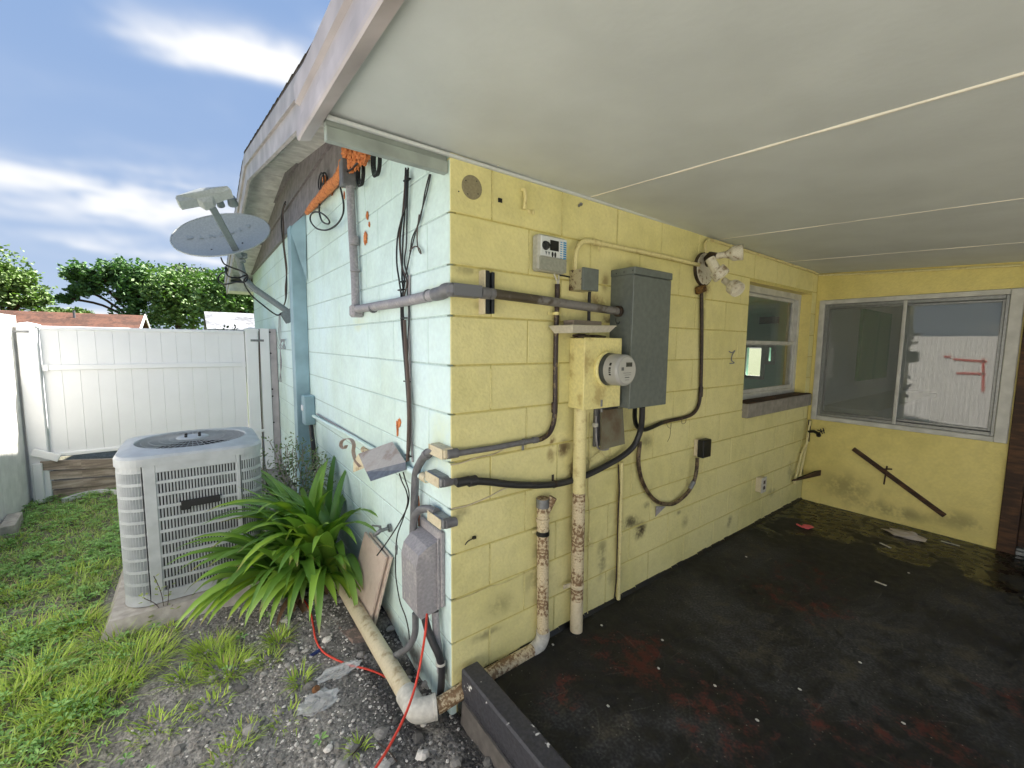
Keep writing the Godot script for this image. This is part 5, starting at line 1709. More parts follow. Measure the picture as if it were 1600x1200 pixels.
func build_mint_things() -> void:
	var s := st()
	var o: Node3D
	var pts: PackedVector3Array
	# ---------------- utility box at the corner
	o = thing("utility_box", "scuffed grey plastic utility box low on the mint wall by the corner", "utility box", Vector3(0, 0.33, -0.15))
	var z0 := -0.255; var z1 := -0.058
	s = st()
	box(s, Vector3(-0.022, 0.355, z0 - 0.012), Vector3(0.0, 0.70, z1 + 0.012), 0.006)
	put("back_flange", s, M.grey_worn, o)
	s = st()
	# hood: profile in x-y pushed along z, its upper front rounded
	var prof := [[-0.0225, 0.345], [-0.105, 0.322], [-0.122, 0.345], [-0.124, 0.565], [-0.112, 0.612], [-0.075, 0.642], [-0.0225, 0.66]]
	var near := PackedVector3Array(); var far := PackedVector3Array()
	for p in prof:
		var inset := 0.006 + 0.012 * smoothstep(-0.06, -0.124, p[0])
		near.append(Vector3(p[0], p[1], z1 - inset)); far.append(Vector3(p[0], p[1], z0 + inset))
	for i in prof.size():
		var j := (i + 1) % prof.size()
		quad(s, near[i], near[j], far[j], far[i])
	for i in range(1, prof.size() - 1):
		tri(s, near[0], near[i + 1], near[i])
		tri(s, far[0], far[i], far[i + 1])
	put("hood", s, M.grey_worn, o)
	s = st()
	box(s, Vector3(-0.034, 0.350, z1 - 0.004), Vector3(-0.0228, 0.672, z1 + 0.004), 0.002)
	put("side_lip", s, M.grey_worn, o)
	for k in 14:
		s = st()
		var y := rng.randf_range(0.36, 0.6)
		var z := rng.randf_range(z0 + 0.03, z1 - 0.03)
		bx(s, Vector3(-0.1245, y, z), Vector3(0.0006, rng.randf_range(0.004, 0.03), rng.randf_range(0.001, 0.003)), 0.0001, Basis(Vector3(1, 0, 0), rng.randf_range(-0.3, 0.3)))
		put("paint_scratch", s, M.pvc_white, o)
	# ---------------- three corner fittings, each with the grey bend that enters it
	var fits := [
		["corner_conduit_fitting", "uppermost pale conduit fitting at the corner, feeding the grey run", Vector3(-0.018, 1.062, -0.045), 0.20],
		["corner_conduit_fitting", "middle pale conduit fitting at the corner, feeding the black conduit", Vector3(-0.020, 0.935, -0.075), 0.0],
		["corner_conduit_fitting", "lowest pale conduit fitting at the corner above the utility box", Vector3(-0.024, 0.765, -0.050), 0.0]]
	for f in fits:
		var at: Vector3 = f[2]
		o = thing(f[0], f[1], "conduit fitting", at, "conduit fittings at the corner")
		s = st()
		bx(s, at + Vector3(0, 0, 0.0), Vector3(0.052, 0.046, 0.135), 0.008)
		put("body", s, M.pvc_old if f[3] > 0.1 else M.galv, o)
		s = st()
		bx(s, at + Vector3(-0.028, 0, 0.0), Vector3(0.004, 0.044, 0.125), 0.0015)
		put("cover", s, M.pvc_old, o)
		s = st()
		lathe(s, at + Vector3(0.012, -0.002, 0.062), Vector3(1, 0, 0), [[-0.02, 0.0], [-0.02, 0.020], [0.03, 0.020], [0.03, 0.0]], 14)
		put("hub", s, M.grey_pvc, o)
	pts = smooth(line_x([[691, 703, -0.02], [680, 703, -0.03], [668, 709, -0.035], [657, 722, -0.035], [650, 740, -0.035], [648, 770, -0.035], [647, 800, -0.035], [646, 836, -0.04]], -0.035), 6)
	o = thing("grey_bent_conduit", "grey plastic conduit bending from top corner fitting down to utility box", "conduit", pts[0])
	s = st()
	tube(s, pts, 0.0185, 12)
	put("pipe", s, M.grey_pvc, o)
	collar(o, "coupling", wx(667, 710, -0.035), Vector3(0, -0.5, -0.8), 0.023, 0.03, M.grey_pvc)
	run("grey_hoop_conduit", "short grey conduit hooped from lowest corner fitting into the utility box", "conduit", smooth(line_x([[682, 800, -0.03], [670, 795, -0.035], [658, 796, -0.05], [650, 803, -0.055], [646.5, 816, -0.055], [645.5, 840, -0.055]], -0.04), 6), 0.018, M.grey_pvc, "", 12)
	run("orange_stub_cable", "orange cable stub behind the grey bent conduit", "cable", line_x([[653, 775, -0.012], [655, 800, -0.012], [655, 822, -0.012]], -0.012), 0.006, M.foam, "", 8)
	# ---------------- conduits under the box, into the soil
	run("grey_ground_conduit", "grey conduit leaving the utility box bottom and curving into the gravel", "conduit", smooth(line_x([[649, 958, -0.07], [649, 985, -0.07], [645, 1000, -0.075], [636, 1013, -0.09], [622, 1022, -0.11], [612, 1028, -0.12]], -0.07), 6), 0.0155, M.grey_pvc, "conduits from utility box into the soil", 10)
	o = thing("dark_ground_conduit", "dark grey conduit dropping from utility box to the wall's foot at the corner", "conduit", wx(690, 1070, -0.04), "conduits from utility box into the soil")
	s = st()
	tube(s, smooth(line_x([[662, 958, -0.08], [668, 982, -0.07], [676, 1003, -0.06], [685, 1022, -0.045], [690, 1040, -0.03], [690, 1062, -0.03], [688, 1085, -0.03]], -0.06), 6), 0.0165, 10)
	put("pipe", s, M.flex, o)
	collar(o, "white_clamp", wx(689, 1036, -0.032), Vector3(0, 1, 0), 0.021, 0.012, M.pvc_white)
	run("pale_ground_conduit", "pale blue grey conduit straight below the utility box", "conduit", line_x([[680, 955, -0.03], [682, 990, -0.03], [686, 1020, -0.022], [689, 1050, -0.02]], -0.03), 0.0165, M.grey_worn, "conduits from utility box into the soil", 10)
	# ---------------- cable bundle that hangs down the mint wall
	o = thing("cable_bundle", "bundle of black cables tied together hanging down the mint wall near corner", "cable bundle", wx(635, 720, -0.02))
	var strands := [
		[[634, 262], [632, 300], [628, 345], [625, 375], [627, 410], [632, 440], [627, 470], [627, 500], [630, 540], [634, 590], [637, 640], [637, 690], [635, 722]],
		[[638, 262], [634, 310], [631, 350], [629, 390], [628, 430], [630, 455], [630, 490], [632, 530], [636, 580], [639, 640], [638, 700]],
		[[636, 265], [634, 320], [628, 340], [621, 372], [620, 410], [624, 440], [627, 465], [628, 510], [633, 560], [637, 620], [637, 700]],
		[[638, 268], [636, 330], [635, 380], [632, 410], [638, 435], [637, 458], [639, 490], [638, 520], [637, 560], [640, 620], [641, 690]],
		[[633, 275], [630, 330], [624, 370], [628, 415], [636, 440], [631, 465], [629, 500], [635, 560], [641, 640], [640, 705]]]
	for k in strands.size():
		s = st()
		var l := []
		for p in strands[k]: l.append([p[0], p[1], -0.012 - 0.006 * (k % 3)])
		tube(s, smooth(line_x(l, -0.02), 5), 0.0042 if k < 3 else 0.0036, 6)
		put("strand", s, M.cable if k < 3 else (M.cable_brown if k == 4 else M.flex), o)
	s = st()
	tube(s, smooth(line_x([[632, 500, -0.03], [634, 540, -0.03], [638, 600, -0.03], [639, 640, -0.03], [638, 690, -0.03], [637, 720, -0.03]], -0.03), 5), 0.009, 8)
	put("brown_wrap", s, M.cable_brown, o)
	for p in [[636, 281], [629, 440], [627, 453], [636, 596], [638, 712], [631, 497]]:
		s = st()
		bx(s, wx(p[0], p[1], -0.024), Vector3(0.02, 0.006, 0.05), 0.002)
		put("cable_tie", s, M.cable, o)
	run("grey_wall_cable", "grey cable standing straight on the mint wall beside the cable bundle", "cable", line_x([[640, 430, -0.008], [639, 500, -0.008], [641, 600, -0.008], [643, 690, -0.008], [645, 722, -0.008]], -0.008), 0.005, M.grey_worn, "", 6)
	# tail of the bundle: thin cables down to the soil
	run("black_drop_cable", "thin black cable with inline connector dropping to the gravel", "cable", smooth(line_x([[624, 740, -0.12], [628, 752, -0.10], [635, 768, -0.08], [637, 785, -0.06], [630, 810, -0.05], [622, 832, -0.05], [619, 850, -0.05], [618, 880, -0.05], [619, 905, -0.05], [625, 940, -0.05], [634, 965, -0.04], [639, 990, -0.04], [639, 1010, -0.05]], -0.05), 6), 0.0032, M.cable, "", 6)
	run("black_cut_cable", "short cut black cable hanging free in front of the leaning tiles", "cable", smooth(line_x([[630, 738, -0.10], [634, 752, -0.08], [639, 770, -0.07], [637, 790, -0.07], [625, 815, -0.10], [606, 845, -0.14], [589, 868, -0.17]], -0.08), 6), 0.0032, M.cable, "", 6)
	s = st()
	lathe(s, wx(619.5, 856, -0.05), Vector3(0, 1, 0), [[-0.035, 0.0], [-0.035, 0.005], [-0.012, 0.006], [-0.01, 0.0075], [0.012, 0.0075], [0.014, 0.005], [0.03, 0.0045], [0.03, 0.0]], 10)
	tag(put("cable_connector", s, M.galv), "small metal coaxial connector on the thin black drop cable", "connector")
	o = thing("twin_cable", "pair of thin black cables hanging slanted right of the cable bundle", "cable", wx(650, 390, -0.01))
	for k in 2:
		s = st()
		tube(s, smooth(line_x([[673 - k * 2, 272, -0.01], [667 - k * 3, 300, -0.012], [660, 325, -0.012], [653 + k, 350, -0.012], [647 - k * 3, 372, -0.012], [640, 400, -0.014], [634, 430, -0.018]], -0.012), 5), 0.0034, 6)
		put("strand", s, M.cable, o)
	s = st()
	tube(s, smooth(line_x([[655, 335, -0.012], [652, 360, -0.012], [652, 380, -0.012], [655, 393, -0.014], [658, 396, -0.014], [655, 388, -0.014], [648, 385, -0.014], [640, 392, -0.014]], -0.012), 5), 0.0028, 6)
	put("brown_strand", s, M.cable_brown, o)
	# ---------------- grey service conduit: box at the top, vertical, foot box, level run to the corner
	o = thing("grey_service_conduit", "pale grey conduit dropping from the gable then running level to the corner", "conduit", wx(556, 487, -0.03))
	s = st()
	tube(s, line_x([[547, 288, -0.035], [551, 370, -0.035], [555, 440, -0.035], [556, 482, -0.035]], -0.035), 0.024, 14)
	put("riser", s, M.grey_worn, o)
	for p in [[548, 293], [553, 376], [555, 423]]:
		collar(o, "coupling", wx(p[0], p[1], -0.035), Vector3(0, 1, 0), 0.029, 0.05 if p[1] == 376 else 0.014, M.grey_worn)
	s = st()
	var fb := wx(557, 486, -0.035)
	bx(s, fb, Vector3(0.07, 0.075, 0.075), 0.012)
	put("foot_elbow", s, M.grey_worn, o)
	s = st()
	tube(s, PackedVector3Array([fb + Vector3(0, 0.01, 0.03), wx(620, 473.5, -0.035), wx(660, 465, -0.035), wx(685, 459, -0.035)]), 0.0235, 14)
	put("level_run", s, M.grey_worn, o)
	s = st()
	tube(s, smooth(PackedVector3Array([wx(680, 460, -0.035), wx(692, 457, -0.035), Vector3(-0.033, 1.722, 0.03), Vector3(-0.015, 1.720, 0.062)])), 0.027, 14)
	put("corner_sweep", s, M.grey_pvc, o)
	for p in [[583, 481.5], [670, 462]]:
		collar(o, "strap", wx(p[0], p[1], -0.035), Vector3(0, 0.02, 1), 0.027, 0.012, M.galv)
	s = st()
	var jb := wx(543, 272, -0.05)
	bx(s, jb, Vector3(0.08, 0.15, 0.07), 0.006)
	put("top_box", s, M.grey_pvc, o)
	# ---------------- orange foam
	o = thing("orange_foam_seam", "lumpy orange expanding foam packed along the gable siding edge", "foam", wx(520, 290, -0.03))
	s = st()
	var fp := smooth(line_x([[480, 332, -0.03], [490, 320, -0.04], [500, 309, -0.045], [510, 298, -0.045], [520, 287, -0.045], [530, 276, -0.05], [534, 262, -0.05], [535, 250, -0.05]], -0.04), 5)
	var rad := []
	for k in fp.size(): rad.append((0.020 + 0.012 * sin(PI * k / (fp.size() - 1.0))) * rng.randf_range(0.9, 1.1))
	tube(s, fp, rad, 12)
	put("long_bead", s, M.foam, o)
	for e in [[545, 243, .06], [552, 248, .055], [560, 243, .06], [566, 247, .05], [556, 255, .05], [571, 243, .045], [549, 262, .04], [541, 238, .05], [508, 281, .035]]:
		s = st()
		ball(s, wx(e[0], e[1], -0.045), Vector3(e[2] * 0.5, e[2] * 0.7, e[2] * 0.7), 0.8, int(e[0]), 16, 12)
		put("blob", s, M.foam, o)
	for e in [[571, 372, .05, .045, "largest orange foam drip, right of the grey service conduit"], [574, 337, .018, .03, "narrow foam drip above the largest one"], [577, 351, .01, .02, "tiny foam crumb between the narrow drip and the largest"], [538, 305, .01, .03, "thin foam run left of the grey riser"], [535, 290, .015, .02, "small foam dab just under the long foam bead"], [624, 660, .03, .03, "rusty orange foam lump beside the cable bundle"], [621, 670, .012, .05, "foam run trailing below the lump beside the cable bundle"], [519, 302, .015, .02, "foam crumb on the mint block under the siding edge"]]:
		s = st()
		ball(s, wx(e[0], e[1], -0.004), Vector3(0.006, e[3] * 0.75, e[2] * 0.55), 0.9, int(e[0]), 12, 8)
		tag(put("foam_splash", s, M.foam), e[4], "foam", "foam splashes on the mint wall")
	# ---------------- coils of black cable under the eave
	for c in [[566, 268, 0.022, 0.075, "larger coil of black cable hanging beside the orange foam"], [591, 252, 0.022, 0.07, "smaller coil of black cable hanging under the closing plate"]]:
		s = st()
		var mid := wx(c[0], c[1], -0.02)
		for k in 4:
			var ring := PackedVector3Array()
			for q in 21:
				var a := TAU * q / 20.0
				ring.append(mid + Vector3(-0.006 * k, cos(a) * (c[3] + 0.004 * k), sin(a) * (0.045 + 0.003 * k)))
			tube(s, ring, 0.0035, 6, false)
		tag(put("cable_coil", s, M.cable), c[4], "cable coil", "cable coils under the eave")
	run("looping_cable", "single black cable making a wide loop below the gable siding", "cable", smooth(line_x([[561, 252, -0.06], [548, 265, -0.06], [535, 274, -0.06], [531, 287, -0.06], [534, 302, -0.06], [537, 320, -0.06], [535, 337, -0.05], [525, 352, -0.05], [510, 359.5, -0.05], [495, 357, -0.05], [486, 347, -0.05], [485, 338, -0.05], [490, 332, -0.05], [500, 332, -0.05], [510, 339, -0.05], [515, 347, -0.05], [511, 350, -0.05], [503, 345, -0.05], [499, 332, -0.05], [499, 318, -0.06]], -0.05), 6), 0.006, M.cable, "", 6)
	s = st()
	var loop := PackedVector3Array()
	for q in 40:
		var a := TAU * q / 13.0
		loop.append(wx(503, 285, -0.06) + Vector3(-0.01 * sin(a * 0.3), cos(a) * 0.055, sin(a) * 0.07 + 0.001 * q))
	tube(s, loop, 0.005, 6)
	tag(put("small_cable_coil", s, M.flex), "small tangled grey cable loop stuck in foam on the siding", "cable coil")
	# ---------------- low white conduit along the mint wall
	o = thing("white_wall_conduit", "white painted conduit slanting along the mint wall to the corner", "conduit", wx(490, 650, -0.02))
	s = st()
	tube(s, line_x([[490, 650, -0.02], [540, 677, -0.02], [590, 706, -0.02], [640, 734, -0.02], [668, 749, -0.025]], -0.02), 0.0145, 10)
	put("pipe", s, M.mint, o)
	s = st()
	tube(s, line_x([[495, 646.5, -0.012], [545, 676, -0.012], [588, 702, -0.012]], -0.012), 0.006, 8)
	put("cable", s, M.grey_worn, o)
	collar(o, "coupling", wx(664, 746, -0.025), Vector3(0, 0, 1), 0.021, 0.05, M.pvc_old)
	s = st()
	bx(s, wx(573, 704, -0.025), Vector3(0.05, 0.04, 0.09), 0.01)
	put("flaking_coupling", s, M.flaked, o)
	o = thing("disconnect_box", "small pale blue disconnect box on the blue duct's side", "switch box", wx(482, 640, -0.05))
	s = st()
	var db := wx(482, 640, -0.045)
	bx(s, db, Vector3(0.09, 0.26, 0.12), 0.008)
	put("body", s, M.blue, o)
	s = st()
	bx(s, db + Vector3(-0.05, 0.02, 0.0), Vector3(0.012, 0.05, 0.05), 0.006)
	put("switch_handle", s, M.vinyl, o)
	s = st()
	tube(s, line_x([[485, 655, -0.03], [487, 675, -0.03], [490, 700, -0.03], [491, 735, -0.03]], -0.03), 0.02, 10)
	tag(put("corrugated_whip", s, M.flex), "dark flexible whip dropping from the pale blue disconnect box", "conduit")
	# ---------------- blue duct cover standing against the wall
	o = thing("blue_duct_cover", "tall dented pale blue metal duct cover standing against the mint wall", "duct cover", Vector3(-0.07, -0.1, -2.72))
	s = st()
	box(s, Vector3(-0.118, -0.12, -2.80), Vector3(-0.002, 2.52, -2.66), 0.004)
	put("duct", s, M.blue, o)
	s = st()
	prism(s, PackedVector3Array([Vector3(-0.10, 2.52, -2.64), Vector3(-0.115, 2.47, -2.645), Vector3(-0.01, 2.05, -2.60), Vector3(-0.004, 2.62, -2.58)]), Vector3(0.004, 0, -0.02))
	put("dented_flap", s, M.blue, o)
	# ---------------- bent metal plate with a scroll bracket
	o = thing("bent_metal_plate", "bent rusty metal shelf plate with curled scroll bracket on the mint wall", "bracket plate", wx(600, 715, -0.02))
	s = st()
	var pa := wx(560, 709, -0.16); var pb := wx(613, 690, -0.02); var pc := wx(634, 722, -0.03); var pd := wx(572, 737, -0.17); var pe := wx(579, 752, -0.175); var pf := wx(634, 734, -0.04)
	prism(s, PackedVector3Array([pa, pb, pc, pd]), Vector3(0, -0.002, 0))
	put("shelf", s, mat(Color(1, 1, 1), 0.6, patchy("plate", 256, 0.02, Color(0.66, 0.64, 0.62), Color(0.50, 0.43, 0.38), 0.55, 0.95, 111), 2.0), o)
	s = st()
	quad(s, pd, pc, pf, pe)
	quad(s, pd + Vector3(0.002, 0, 0), pe + Vector3(0.002, 0, 0), pf + Vector3(0.002, 0, 0), pc + Vector3(0.002, 0, 0))
	put("bent_lip", s, M.galv, o)
	s = st()
	quad(s, wx(552, 722, -0.16), pa, wx(570, 731, -0.15), wx(552, 738, -0.16))
	put("back_tab", s, M.pvc_old, o)
	s = st()
	strip(s, smooth(line_x([[563, 729, -0.16], [556, 720, -0.16], [552, 706, -0.16], [553, 695, -0.16], [549, 687, -0.16], [541, 685.5, -0.16], [534, 690, -0.16], [533, 697, -0.16], [538, 701, -0.16], [541, 696, -0.16]], -0.16), 5), Vector3(1, 0, 0), 0.020, 0.003)
	put("scroll", s, mat(Color(0.66, 0.58, 0.53), 0.5, tex_store["fine"], 6.0), o)
	s = st()
	ball(s, wx(583, 723, -0.10) + Vector3(0, 0.012, 0), Vector3(0.03, 0.012, 0.03), 0.6, 5)
	tag(put("foam_dab", s, M.foam), "dab of orange foam on the bent metal plate", "foam")
	# ---------------- garden tap
	o = thing("garden_tap", "small bare metal garden tap on the mint wall above the leaning tiles", "tap", wx(600, 828, -0.03))
	s = st()
	tube(s, line_x([[611, 824, -0.0], [604, 826, -0.03], [596, 829, -0.06]], -0.03), 0.010, 8)
	put("stem", s, M.galv, o)
	s = st()
	tube(s, line_x([[596, 827, -0.06], [590, 833, -0.085], [585, 836, -0.09]], -0.06), 0.011, 8)
	put("spout", s, M.galv, o)
	s = st()
	tube(s, line_x([[597, 828, -0.06], [592, 822, -0.075]], -0.06), 0.006, 6)
	tube(s, line_x([[582, 821, -0.08], [595, 822.5, -0.07]], -0.06), 0.005, 6)
	put("handle", s, M.galv, o)
	s = st()
	lathe(s, wx(608, 825, -0.012), Vector3(-1, 0, 0), [[-0.01, 0.022], [0.004, 0.022], [0.006, 0.0]], 12)
	put("flange", s, M.galv, o)
	# ---------------- satellite dish
	build_dish()
	# ---------------- cables on the far part of the wall
	o = thing("gable_cables", "two black cables dropping from the gable siding to the dish bracket", "cable", wx(440, 480, -0.05))
	for k in 2:
		s = st()
		tube(s, smooth(line_x([[446, 315 + k * 4, -0.06], [441 + k, 330, -0.07], [440 + k * 3, 355, -0.07], [443 + k, 385, -0.05], [447 + k, 420, -0.03], [448 - k * 2, 450, -0.03], [446, 470, -0.03], [440, 485, -0.05]], -0.05), 5), 0.007, 6)
		put("strand", s, M.cable if k == 0 else M.cable_brown, o)
	o = thing("thin_white_wires", "tangle of thin white wires hanging from the dish bracket", "wire", wx(438, 560, -0.02))
	for k in 3:
		s = st()
		tube(s, smooth(line_x([[436 + k, 492, -0.03], [435 + k * 2, 520, -0.03], [433 + k * 3, 538, -0.03], [440 + k * 3, 545, -0.03], [445 - k * 2, 530, -0.03], [438, 540, -0.03], [440 - k, 570, -0.03], [436 + k * 2, 597, -0.03]], -0.03), 5), 0.0035, 5)
		put("strand", s, M.grey_worn, o)

func build_dish() -> void:
	var zc := -3.30
	var left := wz(268, 381, zc - 0.02); var right := wz(419, 351, zc)
	var c := (left + right) * 0.5
	var to_eye := (EYE - c).normalized()
	var ax := (right - left).normalized()
	var nrm := (to_eye * cos(0.86) + Vector3.UP * sin(0.86))
	nrm = (nrm - ax * nrm.dot(ax)).normalized()
	var up := nrm.cross(ax)
	if up.y < 0: up = -up
	var rx := (right - left).length() * 0.5
	var ry := rx * 0.72
	var o := thing("satellite_dish", "grey oval satellite dish on a bent wall mast with triple feed", "satellite dish", wx(455, 490, 0.0))
	var s := st()
	var at := func(i: int, j: int, back: float) -> Vector3:
		var r := j / 8.0
		var a := TAU * i / 40.0
		return c + ax * (cos(a) * rx * r) + up * (sin(a) * ry * r) + nrm * (0.085 * (r * r - 1.0) - back)
	for back in [0.0, 0.006]:
		for j in 8:
			for i in 40:
				if back == 0.0: quad(s, at.call(i, j, back), at.call(i + 1, j, back), at.call(i + 1, j + 1, back), at.call(i, j + 1, back))
				else: quad(s, at.call(i, j, back), at.call(i, j + 1, back), at.call(i + 1, j + 1, back), at.call(i + 1, j, back))
	var dish := put("reflector", s, M.dish, o)
	s = st()
	var rim := PackedVector3Array()
	for i in 41: rim.append(at.call(i % 40, 8, 0.003))
	tube(s, rim, 0.007, 6, false)
	put("rolled_rim", s, M.dish, o)
	var tb := Basis(ax, up, nrm)
	var faint := mat(Color(0.64, 0.665, 0.67), 0.5)
	var word := "DIRECTV"
	for k in word.length():
		var fx := (k - 3.0) * 0.083
		var rr := pow(fx / rx, 2) + pow(0.36, 2)
		var slope := 2.0 * 0.085 * fx / (rx * rx)
		text(o, word[k], c + ax * fx + up * (ry * 0.36) + nrm * (0.085 * (rr - 1.0) + 0.0012), 0.075, Basis(nrm, -atan(slope) * 0.0) * Basis(up, -atan(slope)) * tb, faint, "raised_lettering", 0.003)
	for p in [-0.14, 0.12]:
		s = st()
		lathe(s, c + ax * p - up * (ry * 0.34) - nrm * 0.066, nrm, [[0, 0.009], [0.004, 0.007], [0.004, 0.0]], 8)
		put("bolt", s, M.cable, o)
	# mast: bracket on the wall, slanting tube, upright
	var foot := wx(457, 492, -0.02)
	var knee := wz(383, 441, -3.33)
	var head := wz(371, 396, -3.32)
	s = st()
	tube(s, PackedVector3Array([foot, foot.lerp(knee, 0.82), knee.lerp(head, 0.12), head]), 0.030, 12)
	put("mast", s, M.dish_arm, o)
	s = st()
	bx(s, wx(461, 492, -0.01), Vector3(0.012, 0.24, 0.12), 0.003)
	bx(s, foot + Vector3(-0.03, -0.01, 0.05), Vector3(0.12, 0.12, 0.006), 0.002, Basis(Vector3(0, 0, 1), 0.5))
	bx(s, foot + Vector3(-0.03, -0.01, -0.05), Vector3(0.12, 0.12, 0.006), 0.002, Basis(Vector3(0, 0, 1), 0.5))
	put("wall_bracket", s, M.dish_arm, o)
	# feed arm
	var arm0 := wz(374, 401, -3.26)
	var feed := wz(331, 323, -2.92)
	s = st()
	board(s, arm0, feed, ax, 0.055, 0.045, 0.006)
	put("feed_arm", s, M.dish_arm, o)
	s = st()
	bx(s, head + Vector3(0.03, -0.02, 0.03), Vector3(0.09, 0.05, 0.05), 0.006)
	bx(s, wz(379, 408, -3.3), Vector3(0.05, 0.03, 0.05), 0.006)
	put("clamp", s, M.dish_arm, o)
	# feed body: long bar with its stem
	var f0 := wz(280, 323, -2.90); var f1 := wz(365, 308, -2.86)
	var fa := (f1 - f0).normalized()
	var fu := (up - fa * up.dot(fa)).normalized()
	s = st()
	var lens := [f0, wz(281, 319, -2.9), wz(318, 307, -2.9), wz(359, 303.5, -2.86), wz(365, 309, -2.86), wz(352, 313, -2.88), wz(338, 318, -2.9), wz(336, 327, -2.92), wz(322, 329, -2.92), wz(312, 323, -2.92), wz(285, 328, -2.9)]
	prism(s, PackedVector3Array(lens), nrm * 0.075)
	put("feed_bar", s, M.dish, o)
	for p in [[345, 320, 0.030], [364, 318, 0.040]]:
		s = st()
		lathe(s, wz(p[0], p[1], -2.98), -nrm, [[-0.06, 0.0], [-0.06, p[2] * 0.8], [0.0, p[2]], [0.012, p[2]], [0.014, 0.0]], 16)
		put("feed_horn", s, M.dish_arm, o)
	s = st()
	tube(s, smooth(PackedVector3Array([wz(345, 402, -3.3), wz(350, 412, -3.3), wz(362, 418, -3.25), wz(378, 424, -3.2), wz(387, 431, -3.2), wz(383, 440, -3.2), wz(368, 441, -3.25), wz(350, 444, -3.3), wz(341, 437, -3.35), wz(345, 428, -3.35), wz(355, 423, -3.3), wz(352, 417, -3.3), wz(356, 431, -3.2), wz(372, 434, -3.2), wz(386, 430, -3.2), wz(381, 441, -3.25), wz(392, 460, -3.28), wz(410, 476, -3.3), wz(432, 492, -3.32), wz(441, 488, -3.3)])), 0.007, 6)
	put("coaxial_cable", s, M.cable, o)

